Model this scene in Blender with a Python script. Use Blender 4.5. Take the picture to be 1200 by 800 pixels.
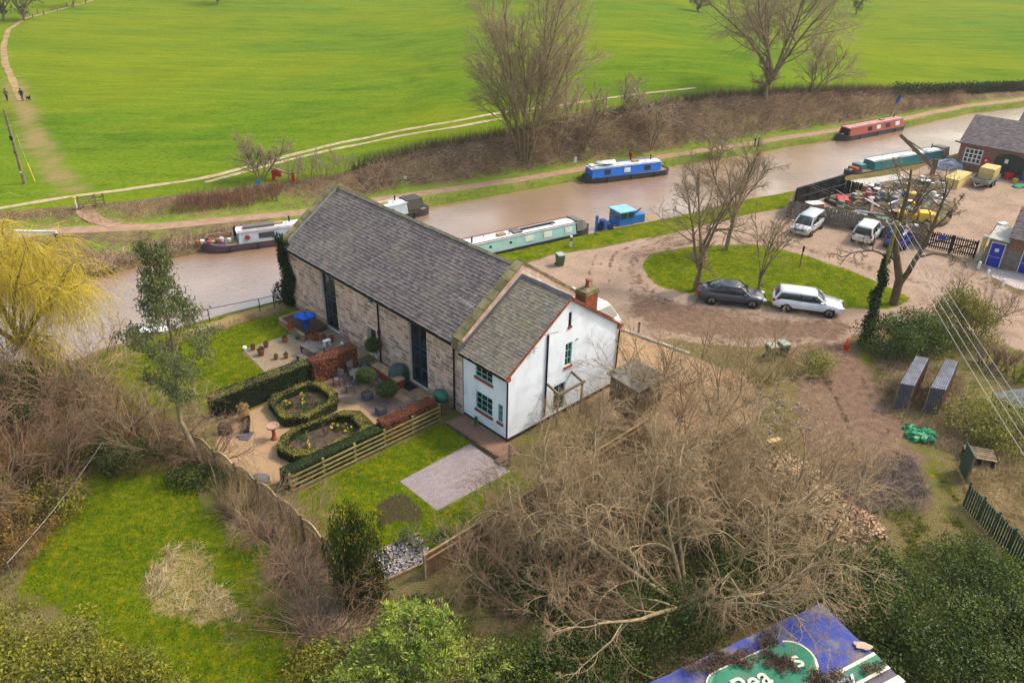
import bpy, math, random
import numpy as np
from mathutils import Matrix, Vector
R_ = math.radians
random.seed(7)
scene = bpy.context.scene
for o in list(bpy.data.objects):
    bpy.data.objects.remove(o)
col = scene.collection

# ------------------------------------------------------------------ camera
FPX, PIT, ROLL, CAMH = 933.0, R_(28.738), R_(1.3575), 26.0
_cp, _sp = math.cos(PIT), math.sin(PIT)
_r, _f, _u = np.array([1, 0, 0.]), np.array([0, _cp, -_sp]), np.array([0, _sp, _cp])
_cr, _sr = math.cos(ROLL), math.sin(ROLL)
_r, _u = _cr * _r + _sr * _u, -_sr * _r + _cr * _u
CAM = np.array([0, 0, CAMH])
cam_d = bpy.data.cameras.new('camera')
cam_d.sensor_width = 36; cam_d.lens = FPX / 1200 * 36
cam_d.clip_start = 0.5; cam_d.clip_end = 3000
cam = bpy.data.objects.new('camera', cam_d); col.objects.link(cam)
M = Matrix.Identity(4)
for i in range(3):
    M[i][0] = _r[i]; M[i][1] = _u[i]; M[i][2] = -_f[i]; M[i][3] = CAM[i]
cam.matrix_world = M
scene.camera = cam

# ------------------------------------------------------------------ sky, sun, exposure
SUN_EL, SUN_AZ = R_(50), R_(72)          # azimuth measured clockwise from +Y
w = bpy.data.worlds.new('World'); scene.world = w; w.use_nodes = True
nt = w.node_tree; nt.nodes.clear()
sky = nt.nodes.new('ShaderNodeTexSky'); sky.sky_type = 'NISHITA'; sky.sun_disc = False
sky.sun_elevation = SUN_EL; sky.sun_rotation = SUN_AZ
sky.air_density = 2.0; sky.dust_density = 3.5; sky.ozone_density = 1.0
bg = nt.nodes.new('ShaderNodeBackground'); bg.inputs[1].default_value = 0.15
out = nt.nodes.new('ShaderNodeOutputWorld')
nt.links.new(sky.outputs[0], bg.inputs[0]); nt.links.new(bg.outputs[0], out.inputs[0])
sd = bpy.data.lights.new('sun', 'SUN'); sd.energy = 1.7; sd.angle = R_(7); sd.color = (1.0, 0.92, 0.82)
sun = bpy.data.objects.new('sun', sd); col.objects.link(sun)
_sd = Vector((math.sin(SUN_AZ) * math.cos(SUN_EL), math.cos(SUN_AZ) * math.cos(SUN_EL), math.sin(SUN_EL)))
sun.rotation_euler = _sd.to_track_quat('Z', 'Y').to_euler()
sun.location = (90, 30, 90)
scene.view_settings.view_transform = 'Standard'; scene.view_settings.look = 'None'
scene.view_settings.exposure = 0.9; scene.view_settings.gamma = 1.0
scene.view_settings.use_curve_mapping = False
scene.render.engine = 'CYCLES'
scene.cycles.use_denoising = True
scene.cycles.max_bounces = 6; scene.cycles.diffuse_bounces = 3; scene.cycles.glossy_bounces = 3
scene.cycles.transparent_max_bounces = 6; scene.cycles.transmission_bounces = 3
scene.cycles.caustics_reflective = False; scene.cycles.caustics_refractive = False

# ------------------------------------------------------------------ image point -> place on the ground
def ray(x, y):
    return _f * FPX + _r * (x - 600) - _u * (y - 400)
def G(x, y, z=0.0):
    d = ray(x, y); t = (z - CAMH) / d[2]
    return CAM + d * t
YAW = R_(44.154)
AX = np.array([-math.sin(YAW), math.cos(YAW), 0.]); BX = np.array([math.cos(YAW), math.sin(YAW), 0.])
ORI = G(594, 518)
def Lp(u, v, z=0.0):                      # house frame: u along the barn, v across it
    return ORI + AX * u + BX * v + np.array([0, 0, z])

# ------------------------------------------------------------------ object helpers
def prop(o, label=None, cat=None, group=None, kind=None):
    if label: o['label'] = label
    if cat: o['category'] = cat
    if group: o['group'] = group
    if kind: o['kind'] = kind
    return o
def thing(name, label, cat, loc=(0, 0, 0), rz=0.0, group=None):
    o = bpy.data.objects.new(name, None); col.objects.link(o)
    o.empty_display_size = 0.2
    o.location = tuple(loc); o.rotation_euler = (0, 0, rz)
    return prop(o, label, cat, group)
def link(name, me, mat=None, parent=None):
    o = bpy.data.objects.new(name, me); col.objects.link(o)
    if mat is not None and len(me.materials) == 0: me.materials.append(mat)
    if parent is not None: o.parent = parent
    return o
def npmesh(name, V, F, var=None, smooth=False):
    """V (n,3); F (m,3) or (m,4) array, or a list of such arrays; var: one value for each face"""
    Fs = [np.ascontiguousarray(f, dtype=np.int32) for f in (F if isinstance(F, (list, tuple)) else [F]) if len(f)]
    V = np.ascontiguousarray(V, dtype=np.float32); me = bpy.data.meshes.new(name)
    me.vertices.add(len(V)); me.vertices.foreach_set('co', V.ravel())
    lv = np.concatenate([f.ravel() for f in Fs]); ln = np.concatenate([np.full(len(f), f.shape[1], np.int32) for f in Fs])
    me.loops.add(len(lv)); me.loops.foreach_set('vertex_index', lv)
    me.polygons.add(len(ln)); me.polygons.foreach_set('loop_start', np.r_[0, np.cumsum(ln)[:-1]].astype(np.int32))
    me.polygons.foreach_set('use_smooth', np.full(len(ln), bool(smooth)))
    me.update(calc_edges=True)
    if var is not None:
        a = me.attributes.new('var', 'FLOAT', 'FACE')
        a.data.foreach_set('value', np.ascontiguousarray(var, dtype=np.float32))
    return me
def npobj(name, V, F, mat, parent=None, var=None, smooth=False):
    return link(name, npmesh(name, V, F, var, smooth), mat, parent)
def clone(o, loc=None, rz=None, label=None, parent=None):
    c = o.copy(); col.objects.link(c); c.parent = parent
    if loc is not None: c.location = tuple(loc)
    if rz is not None: c.rotation_euler = (0, 0, rz)
    if label: c['label'] = label
    for ch in o.children: clone(ch, parent=c)
    return c

class MB:
    """collects boxes, tubes, prisms; build() links them as ONE mesh"""
    def __init__(s): s.v = []; s.f = []; s.m = []
    def add(s, vs, fs, mi=0):
        n = len(s.v); s.v += [tuple(map(float, p)) for p in vs]
        s.f += [tuple(i + n for i in f) for f in fs]; s.m += [mi] * len(fs); return s
    def box(s, c, d, rz=0, mi=0, taper=1.0, rx=0, ry=0):
        vs = []
        for z in (-1, 1):
            t = taper if z > 0 else 1
            for x, y in ((-1, -1), (1, -1), (1, 1), (-1, 1)):
                vs.append(Vector((x * d[0] / 2 * t, y * d[1] / 2 * t, z * d[2] / 2)))
        if rz or rx or ry:
            m = Matrix.Rotation(rz, 3, 'Z') @ Matrix.Rotation(ry, 3, 'Y') @ Matrix.Rotation(rx, 3, 'X'); vs = [m @ v for v in vs]
        vs = [(v.x + c[0], v.y + c[1], v.z + c[2]) for v in vs]
        return s.add(vs, [(3, 2, 1, 0), (4, 5, 6, 7), (0, 1, 5, 4), (1, 2, 6, 5), (2, 3, 7, 6), (3, 0, 4, 7)], mi)
    def bb(s, a, b, mi=0):
        return s.box([(a[i] + b[i]) / 2 for i in range(3)], [abs(b[i] - a[i]) for i in range(3)], mi=mi)
    def bar(s, a, b, w, h=None, mi=0):      # square-section bar between two points
        a = Vector(a); b = Vector(b); h = h or w; d = (b - a).normalized()
        up = Vector((0, 0, 1)) if abs(d.z) < .95 else Vector((1, 0, 0))
        x = d.cross(up).normalized(); y = x.cross(d)
        vs = []
        for p in (a, b):
            for sx, sy in ((-1, -1), (1, -1), (1, 1), (-1, 1)): vs.append(p + x * sx * w / 2 + y * sy * h / 2)
        return s.add(vs, [(3, 2, 1, 0), (4, 5, 6, 7), (0, 1, 5, 4), (1, 2, 6, 5), (2, 3, 7, 6), (3, 0, 4, 7)], mi)
    def tube(s, pts, rads, n=8, mi=0, caps=True):
        pts = [Vector(p) for p in pts]; vs = []; fs = []
        if not hasattr(rads, '__len__'): rads = [rads] * len(pts)
        for i, p in enumerate(pts):
            d = (pts[min(i + 1, len(pts) - 1)] - pts[max(i - 1, 0)]).normalized()
            up = Vector((0, 0, 1)) if abs(d.z) < .9 else Vector((1, 0, 0))
            x = d.cross(up).normalized(); y = x.cross(d)
            for k in range(n):
                a = 2 * math.pi * k / n; vs.append(p + (x * math.cos(a) + y * math.sin(a)) * rads[i])
        for i in range(len(pts) - 1):
            for k in range(n):
                k2 = (k + 1) % n; fs.append((i * n + k, i * n + k2, (i + 1) * n + k2, (i + 1) * n + k))
        if caps: fs.append(tuple(range(n))[::-1]); fs.append(tuple((len(pts) - 1) * n + k for k in range(n)))
        return s.add(vs, fs, mi)
    def lathe(s, prof, c=(0, 0, 0), n=12, mi=0, sx=1, sy=1):
        vs = []; fs = []
        for r, z in prof:
            for k in range(n):
                a = 2 * math.pi * k / n; vs.append((c[0] + r * math.cos(a) * sx, c[1] + r * math.sin(a) * sy, c[2] + z))
        for i in range(len(prof) - 1):
            for k in range(n):
                k2 = (k + 1) % n; fs.append((i * n + k, i * n + k2, (i + 1) * n + k2, (i + 1) * n + k))
        fs.append(tuple(range(n))[::-1]); fs.append(tuple((len(prof) - 1) * n + k for k in range(n)))
        return s.add(vs, fs, mi)
    def prism(s, poly, z0, z1, mi=0):
        n = len(poly); vs = [(p[0], p[1], z0) for p in poly] + [(p[0], p[1], z1) for p in poly]
        fs = [tuple(range(n))[::-1], tuple(range(n, 2 * n))] + [(i, (i + 1) % n, n + (i + 1) % n, n + i) for i in range(n)]
        return s.add(vs, fs, mi)
    def loft(s, rings, mi=0, closed=True, caps=True):
        n = len(rings[0]); vs = [p for r in rings for p in r]; fs = []
        for i in range(len(rings) - 1):
            for k in range(n if closed else n - 1):
                k2 = (k + 1) % n; fs.append((i * n + k, i * n + k2, (i + 1) * n + k2, (i + 1) * n + k))
        if caps and closed: fs.append(tuple(range(n))[::-1]); fs.append(tuple((len(rings) - 1) * n + k for k in range(n)))
        return s.add(vs, fs, mi)
    def mesh(s, name, mats, smooth=False):
        me = bpy.data.meshes.new(name); me.from_pydata(s.v, [], s.f)
        if not isinstance(mats, (list, tuple)): mats = [mats]
        for m in mats:
            if m is not None: me.materials.append(m)
        if len(mats) > 1: me.polygons.foreach_set('material_index', s.m)
        me.polygons.foreach_set('use_smooth', [bool(smooth)] * len(me.polygons))
        me.update(); return me
    def build(s, name, mats, parent=None, smooth=False, recalc=True):
        me = s.mesh(name, mats, smooth)
        if recalc:
            import bmesh
            bm = bmesh.new(); bm.from_mesh(me); bmesh.ops.recalc_face_normals(bm, faces=bm.faces); bm.to_mesh(me); bm.free()
        return link(name, me, None, parent)

def pieces(name, V, F, mats4, material, parent, base=Matrix.Identity(4), keep=300, rest=None, vis=None, tail=None):
    """alike pieces: the ones nearest the camera each an object sharing one mesh, the others joined"""
    me = npmesh(name, V, F); me.materials.append(material)
    def put_tail(m_, n_):
        if tail is not None: m_.attributes.new('tail', 'FLOAT', 'POINT').data.foreach_set('value', np.tile(np.asarray(tail, np.float32), n_))
    put_tail(me, 1)
    pos = [base @ m.translation for m in mats4]
    order = sorted(range(len(mats4)), key=lambda i: ((pos[i] - Vector(CAM)).length if vis is None or vis[i] else 1e6 + i))
    for i in order[:keep]:
        o = bpy.data.objects.new(name, me); col.objects.link(o); o.parent = parent; o.matrix_local = mats4[i]
    r = order[keep:]
    if r:
        V4 = np.c_[np.asarray(V, float), np.ones(len(V))]
        VV = np.concatenate([(V4 @ np.array(mats4[i]).T)[:, :3] for i in r])
        F = np.asarray(F); FF = (F[None] + (np.arange(len(r)) * len(V))[:, None, None]).reshape(-1, F.shape[1])
        o = npobj(rest or name, VV, FF, material, parent, var=np.repeat(np.random.RandomState(3).rand(len(r)), len(F)))
        o['kind'] = 'stuff'; put_tail(o.data, len(r))
BOXV = np.array([(-.5, -.5, -.5), (.5, -.5, -.5), (.5, .5, -.5), (-.5, .5, -.5), (-.5, -.5, .5), (.5, -.5, .5), (.5, .5, .5), (-.5, .5, .5)])
BOXF = np.array([(3, 2, 1, 0), (4, 5, 6, 7), (0, 1, 5, 4), (1, 2, 6, 5), (2, 3, 7, 6), (3, 0, 4, 7)])

# ------------------------------------------------------------------ materials
def c(r, g, b, k=0.85):
    f = lambda x: ((x / 255 + .055) / 1.055) ** 2.4 if x > 10.31 else x / 255 / 12.92
    return (f(r) * k, f(g) * k, f(b) * k, 1)
MATS = {}
def N(nt, t, **kw):
    n = nt.nodes.new(t)
    for k, v in kw.items(): setattr(n, k, v)
    return n
def mixc(nt, fac, a, b, blend='MIX'):
    m = N(nt, 'ShaderNodeMix', data_type='RGBA', blend_type=blend)
    for sock, v in ((m.inputs[0], fac), (m.inputs[6], a), (m.inputs[7], b)):
        if hasattr(v, 'links') or hasattr(v, 'is_linked'): nt.links.new(v, sock)
        else: sock.default_value = v
    return m.outputs[2]
def noise(nt, vec, scale, detail=3, rough=.55, dist=0):
    n = N(nt, 'ShaderNodeTexNoise'); n.inputs['Scale'].default_value = scale; n.inputs['Detail'].default_value = detail
    n.inputs['Roughness'].default_value = rough; n.inputs['Distortion'].default_value = dist
    nt.links.new(vec, n.inputs['Vector']); return n.outputs[0]
def ramp(nt, fac, a, b):
    m = N(nt, 'ShaderNodeMapRange', interpolation_type='SMOOTHSTEP'); m.inputs[1].default_value = a; m.inputs[2].default_value = b
    nt.links.new(fac, m.inputs[0]); return m.outputs[0]
def math_(nt, op, a, b=None):
    m = N(nt, 'ShaderNodeMath', operation=op)
    for i, v in enumerate((a, b)):
        if v is None: continue
        if hasattr(v, 'is_linked'): nt.links.new(v, m.inputs[i])
        else: m.inputs[i].default_value = v
    return m.outputs[0]
def newmat(name):
    m = bpy.data.materials.new(name); m.use_nodes = True; nt = m.node_tree
    return m, nt, nt.nodes['Principled BSDF']
def mat(name, a, b=None, rough=.8, scale=2.0, spec=.3, bump=0.0, bscale=25, vary=0.0, hue=0.0, metal=0.0, coat=0, lo=.3, hi=.7, dirt=None, dirt_amt=.5, dscale=.8, speck=None, speck_amt=.5, sscale=6, tail=None, dlo=.45, dhi=.7):
    """a,b: colours mixed by noise; vary: brightness spread between pieces; dirt: colour of blotchy wear"""
    m, nt, p = newmat(name)
    tc = N(nt, 'ShaderNodeNewGeometry').outputs['Position'] if vary else N(nt, 'ShaderNodeTexCoord').outputs['Object']
    if b is None: b = (a[0] * .8, a[1] * .8, a[2] * .8, 1)
    cc = mixc(nt, ramp(nt, noise(nt, tc, scale, 4), lo, hi), a, b)
    if dirt: cc = mixc(nt, math_(nt, 'MULTIPLY', ramp(nt, noise(nt, tc, dscale, 5, .65), dlo, dhi), dirt_amt), cc, dirt)
    if speck: cc = mixc(nt, math_(nt, 'MULTIPLY', ramp(nt, noise(nt, tc, sscale, 4, .7), .52, .66), speck_amt), cc, speck)
    if tail:
        tl_ = N(nt, 'ShaderNodeAttribute', attribute_name='tail').outputs['Fac']; tn = math_(nt, 'ADD', tl_, math_(nt, 'MULTIPLY', math_(nt, 'SUBTRACT', noise(nt, tc, 9, 3), .5), .12))
        cc = mixc(nt, math_(nt, 'MULTIPLY', ramp(nt, tn, .86, .93), .75), cc, tail)
    if vary or hue:
        at = N(nt, 'ShaderNodeAttribute', attribute_name='var').outputs['Fac']
        oi = N(nt, 'ShaderNodeObjectInfo').outputs['Random']
        fr = math_(nt, 'FRACT', math_(nt, 'ADD', at, oi))
        hs = N(nt, 'ShaderNodeHueSaturation'); nt.links.new(cc, hs.inputs['Color'])
        val = N(nt, 'ShaderNodeMapRange'); val.inputs[3].default_value = 1 - vary; val.inputs[4].default_value = 1 + vary; nt.links.new(fr, val.inputs[0])
        nt.links.new(val.outputs[0], hs.inputs['Value'])
        if hue:
            f2 = math_(nt, 'FRACT', math_(nt, 'MULTIPLY', fr, 7.31))
            hv = N(nt, 'ShaderNodeMapRange'); hv.inputs[3].default_value = .5 - hue; hv.inputs[4].default_value = .5 + hue; nt.links.new(f2, hv.inputs[0])
            nt.links.new(hv.outputs[0], hs.inputs['Hue'])
        cc = hs.outputs[0]
    nt.links.new(cc, p.inputs['Base Color'])
    p.inputs['Roughness'].default_value = rough; p.inputs['Specular IOR Level'].default_value = spec
    p.inputs['Metallic'].default_value = metal; p.inputs['Coat Weight'].default_value = coat
    if bump:
        bn = N(nt, 'ShaderNodeBump'); bn.inputs['Strength'].default_value = bump; bn.inputs['Distance'].default_value = .02
        nt.links.new(noise(nt, tc, bscale, 4), bn.inputs['Height']); nt.links.new(bn.outputs[0], p.inputs['Normal'])
    MATS[name] = m; return m
def leafmat(name, a, b, vary=.3, hue=.02, rough=.55, spec=.3, trans=.25):
    m = mat(name, a, b, rough=rough, scale=.9, spec=spec, vary=vary, hue=hue)
    nt = m.node_tree; p = nt.nodes['Principled BSDF']
    tr = N(nt, 'ShaderNodeBsdfTranslucent'); mx = N(nt, 'ShaderNodeMixShader'); mx.inputs[0].default_value = trans
    nt.links.new(p.inputs['Base Color'].links[0].from_socket, tr.inputs[0])
    nt.links.new(p.outputs[0], mx.inputs[1]); nt.links.new(tr.outputs[0], mx.inputs[2])
    nt.links.new(mx.outputs[0], nt.nodes['Material Output'].inputs[0]); return m
def glassmat(name, col_, rough=.06):
    m = mat(name, col_, rough=rough, spec=.8, vary=.35); return m
# ================================================================== TERRAIN
def vnoise(x, y, s, seed=0):
    """smooth value noise in numpy, 0..1"""
    x = np.asarray(x, float) / s + 1000; y = np.asarray(y, float) / s + 1000
    xi = np.floor(x).astype(np.int64); yi = np.floor(y).astype(np.int64); fx = x - xi; fy = y - yi
    fx = fx * fx * (3 - 2 * fx); fy = fy * fy * (3 - 2 * fy)
    def h(a, b):
        n = (a * 374761393 + b * 668265263 + seed * 974711) & 0x7fffffff
        n = ((n ^ (n >> 13)) * 1274126177) & 0x7fffffff
        return ((n ^ (n >> 16)) & 0xffff) / 65535.0
    return (h(xi, yi) * (1 - fx) + h(xi + 1, yi) * fx) * (1 - fy) + (h(xi, yi + 1) * (1 - fx) + h(xi + 1, yi + 1) * fx) * fy
def fbm(x, y, s, seed=0):
    return (vnoise(x, y, s, seed) * .5 + vnoise(x, y, s / 2.1, seed + 1) * .3 + vnoise(x, y, s / 4.3, seed + 2) * .2)
def curve(px, z, left, right):
    P = np.array([G(p[0], p[1], p[2] if len(p) > 2 else z) for p in px]); P = P[np.argsort(P[:, 0])]
    xs = [-500, P[0, 0] - 30] + list(P[:, 0]) + [P[-1, 0] + 60, 900]
    ys = [P[0, 1] - 30 * left - 40, P[0, 1] - 30 * left] + list(P[:, 1]) + [P[-1, 1] + 60 * right, P[-1, 1] + 60 * right + (900 - P[-1, 0] - 60) * .45]
    zs = [P[0, 2], P[0, 2]] + list(P[:, 2]) + [P[-1, 2], P[-1, 2]]
    return np.array(xs), np.array(ys), np.array(zs)
WATER_Z = -0.5
c0 = curve([(60, 440), (128, 414), (186, 398.5), (270, 373), (329, 358), (600, 301), (697, 278), (790, 260), (870, 240), (932, 229), (1000, 209), (1110, 187), (1200, 165)], -.5, .8, .65)
c1 = curve([(133, 321), (182, 306), (240, 294.6), (340, 272), (506, 242), (562, 233), (616, 223), (680, 211), (800, 192), (884, 179), (986, 162), (1063, 148.5), (1137, 133), (1200, 125)], -.5, .55, .55)
cp_ = curve([(0, 280), (67.5, 270), (189, 265), (361, 248), (444, 233.6), (569, 216), (670, 202), (800, 182), (986, 154), (1063, 139), (1200, 118)], .1, .5, .57)
c5 = curve([(0, 247, .4), (110, 240, .5), (240, 225, .8), (330, 212, 1.2), (400, 203, 1.5), (500, 176, 2.5), (562, 165, 3), (640, 150, 3.5), (720, 135, 4), (830, 116, 4.5), (950, 108, 3.8), (1070, 109, 2), (1200, 107, .8)], 0, .25, .57)
def Y0(x): return np.maximum(np.interp(x, c0[0], c0[1]) + (vnoise(x, 0 * x, 1.7, 5) - .5) * .25, 12)
def Y1(x): return np.interp(x, c1[0], c1[1]) + (vnoise(x, 0 * x, 2.3, 8) - .5) * .5
def YP(x): return np.maximum(np.interp(x, cp_[0], cp_[1]), Y1(x) + 2.2)
def Y5(x): return np.maximum(np.interp(x, c5[0], c5[1]), YP(x) + 3.2)
def Z5(x): return np.interp(x, c5[0], c5[2])
PW = .85                                   # half width of the towpath
def terrain(x, y):
    x = np.asarray(x, float); y = np.asarray(y, float)
    y1, yp, y5, z5 = Y1(x), YP(x), Y5(x), Z5(x)
    t = np.clip((y - (yp + PW)) / (y5 - yp - PW), 0, 1)
    tt = np.clip((t - .18) / .82, 0, 1); tt = tt * tt * (3 - 2 * tt)
    z = .1 + (z5 - .1) * tt
    d = np.clip(y - y5, 0, None)
    z = z + np.clip(d / 60, 0, 1) * ((fbm(x, y, 70, 3) - .5) * 3.0) + np.clip((d - 90) / 200, 0, 1) * 2
    return np.where(y < Y0(x), 0.0, np.where(y < y1, -1.2, np.where(y < yp + PW, .1, z)))
def GT(px, py):
    """image point -> point on the terrain beyond the canal"""
    z = 0.0
    for _ in range(25):
        P = G(px, py, z); z = .5 * z + .5 * float(terrain(P[0], P[1]))
    return np.array([P[0], P[1], float(terrain(P[0], P[1]))])
def sheet(name, X, Y, Z, mat_, smooth=True):
    """X,Y,Z arrays (rows, cols)"""
    r, k = X.shape; V = np.stack([X, Y, Z], -1).reshape(-1, 3)
    i = np.arange(r * k).reshape(r, k)
    F = np.stack([i[:-1, :-1], i[:-1, 1:], i[1:, 1:], i[1:, :-1]], -1).reshape(-1, 4)
    o = npobj(name, V, F, mat_, smooth=smooth); o['kind'] = 'structure'; return o
def color_attr(me, name, arr):
    a = me.attributes.new(name, 'FLOAT_COLOR', 'POINT')
    a.data.foreach_set('color', np.ascontiguousarray(np.c_[arr, np.ones(len(arr))], dtype=np.float32).ravel())

# ---- ground cover material: weights painted per place, colours and relief from noise
def ground_material():
    m, nt, p = newmat('ground_cover')
    pos = N(nt, 'ShaderNodeNewGeometry').outputs['Position']
    n1 = noise(nt, pos, .35, 4); n2 = noise(nt, pos, 2.2, 5, .6); n3 = noise(nt, pos, 14, 4, .7); n4 = noise(nt, pos, 45, 3, .7)
    rough_ = mixc(nt, ramp(nt, n2, .35, .65), c(116, 98, 62), c(84, 88, 38))
    rough_ = mixc(nt, ramp(nt, n3, .42, .66), rough_, c(150, 130, 94)); rough_ = mixc(nt, math_(nt, 'MULTIPLY', ramp(nt, n3, .46, .3), .7), rough_, c(66, 58, 34)); rough_ = mixc(nt, math_(nt, 'MULTIPLY', ramp(nt, n1, .5, .65), .5), rough_, c(104, 112, 34))
    lawn = mixc(nt, ramp(nt, n1, .3, .7), c(114, 132, 24, .7), c(88, 112, 22, .7))
    lawn = mixc(nt, ramp(nt, n2, .4, .75), lawn, c(158, 146, 16, .72))
    lawn = mixc(nt, math_(nt, 'MULTIPLY', ramp(nt, n3, .45, .68), .75), lawn, c(46, 70, 6, .72))
    n9 = noise(nt, pos, .8, 4, .7); lawn = mixc(nt, math_(nt, 'MULTIPLY', ramp(nt, n9, .5, .36), .7), lawn, c(66, 96, 10, .7)); lawn = mixc(nt, math_(nt, 'MULTIPLY', ramp(nt, n9, .56, .7), .5), lawn, c(158, 140, 44, .7))
    n7 = noise(nt, pos, 6, 5, .75); lawn = mixc(nt, math_(nt, 'MULTIPLY', ramp(nt, n7, .52, .72), .6), lawn, c(176, 164, 40, .72)); lawn = mixc(nt, math_(nt, 'MULTIPLY', ramp(nt, n7, .46, .3), .6), lawn, c(52, 92, 8, .72))
    drive = mixc(nt, ramp(nt, n1, .3, .7), c(196, 166, 142, .72), c(170, 144, 122, .72))
    drive = mixc(nt, math_(nt, 'MULTIPLY', ramp(nt, n2, .45, .75), .5), drive, c(150, 124, 104, .72))
    n6 = noise(nt, pos, 7, 5, .75)
    drive = mixc(nt, math_(nt, 'MULTIPLY', ramp(nt, n6, .5, .72), .55), drive, c(222, 200, 182, .72)); drive = mixc(nt, math_(nt, 'MULTIPLY', ramp(nt, n6, .48, .3), .5), drive, c(140, 116, 98, .72))
    straw = mixc(nt, ramp(nt, n3, .3, .7), c(186, 162, 112), c(134, 112, 70))
    gravel = mixc(nt, ramp(nt, n4, .35, .65), c(206, 172, 134), c(164, 132, 100))
    gravel = mixc(nt, math_(nt, 'MULTIPLY', ramp(nt, n2, .4, .8), .4), gravel, c(150, 120, 80))
    mud = mixc(nt, ramp(nt, n2, .3, .7), c(142, 112, 92), c(106, 84, 70))
    mud = mixc(nt, math_(nt, 'MULTIPLY', ramp(nt, n3, .45, .75), .5), mud, c(164, 136, 114))
    soil = mixc(nt, ramp(nt, n3, .3, .7), c(92, 76, 62), c(62, 50, 42))
    a1 = N(nt, 'ShaderNodeAttribute', attribute_name='w1'); s1 = N(nt, 'ShaderNodeSeparateColor'); nt.links.new(a1.outputs['Color'], s1.inputs[0])
    a2 = N(nt, 'ShaderNodeAttribute', attribute_name='w2'); s2 = N(nt, 'ShaderNodeSeparateColor'); nt.links.new(a2.outputs['Color'], s2.inputs[0])
    jit = math_(nt, 'ADD', math_(nt, 'MULTIPLY', math_(nt, 'SUBTRACT', n3, .5), .7), math_(nt, 'MULTIPLY', math_(nt, 'SUBTRACT', n2, .5), .6))
    def wt(s): return ramp(nt, math_(nt, 'ADD', s, jit), .38, .62)
    cc = rough_
    for s, k in ((s1.outputs[0], lawn), (s1.outputs[1], drive), (s2.outputs[1], mud), (s2.outputs[0], gravel), (s2.outputs[2], soil), (s1.outputs[2], straw)):
        cc = mixc(nt, wt(s), cc, k)
    nt.links.new(cc, p.inputs['Base Color']); p.inputs['Roughness'].default_value = 1; p.inputs['Specular IOR Level'].default_value = .0
    bn = N(nt, 'ShaderNodeBump'); bn.inputs['Strength'].default_value = .8; bn.inputs['Distance'].default_value = .06
    nt.links.new(math_(nt, 'ADD', n3, math_(nt, 'MULTIPLY', n4, .6)), bn.inputs['Height']); nt.links.new(bn.outputs[0], p.inputs['Normal'])
    return m
GROUND = ground_material()

def poly_w(X, Y, pts, soft=.35, wob=.5, seed=0):
    """weight ~1 inside the polygon (pixel corners on the ground), soft wobbling edge"""
    P = np.array([G(*q)[:2] if len(q) == 2 else q[:2] for q in pts])
    return poly_xy(X, Y, P, soft, wob, seed)
def poly_xy(X, Y, P, soft=.35, wob=.5, seed=0):
    P = np.asarray(P); W = np.zeros_like(X)
    m = (X > P[:, 0].min() - 2) & (X < P[:, 0].max() + 2) & (Y > P[:, 1].min() - 2) & (Y < P[:, 1].max() + 2)
    x, y = X[m], Y[m]
    ins = np.zeros(len(x), bool); dmin = np.full(len(x), 1e9)
    for i in range(len(P)):
        a, b = P[i], P[(i + 1) % len(P)]
        cond = ((a[1] > y) != (b[1] > y))
        with np.errstate(divide='ignore', invalid='ignore'):
            ins ^= cond & (x < (b[0] - a[0]) * (y - a[1]) / (b[1] - a[1] + 1e-12) + a[0])
        ab = b - a; t = np.clip(((x - a[0]) * ab[0] + (y - a[1]) * ab[1]) / (ab @ ab + 1e-9), 0, 1)
        dmin = np.minimum(dmin, np.hypot(x - a[0] - t * ab[0], y - a[1] - t * ab[1]))
    s = np.where(ins, dmin, -dmin) + (fbm(x, y, 1.6, seed) - .5) * wob * 2
    W[m] = np.clip(.5 + s / (2 * soft), 0, 1)
    return W
def line_w(X, Y, P, half, soft=.4, seed=0, wob=.3):
    P = np.asarray(P)[:, :2]; d = np.full(X.shape, 1e9)
    for i in range(len(P) - 1):
        a, b = P[i], P[i + 1]; ab = b - a
        t = np.clip(((X - a[0]) * ab[0] + (Y - a[1]) * ab[1]) / (ab @ ab + 1e-9), 0, 1)
        d = np.minimum(d, np.hypot(X - a[0] - t * ab[0], Y - a[1] - t * ab[1]))
    return np.clip(.5 + (half - d + (fbm(X, Y, 1.4, seed) - .5) * 2 * wob) / (2 * soft), 0, 1)

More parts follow.
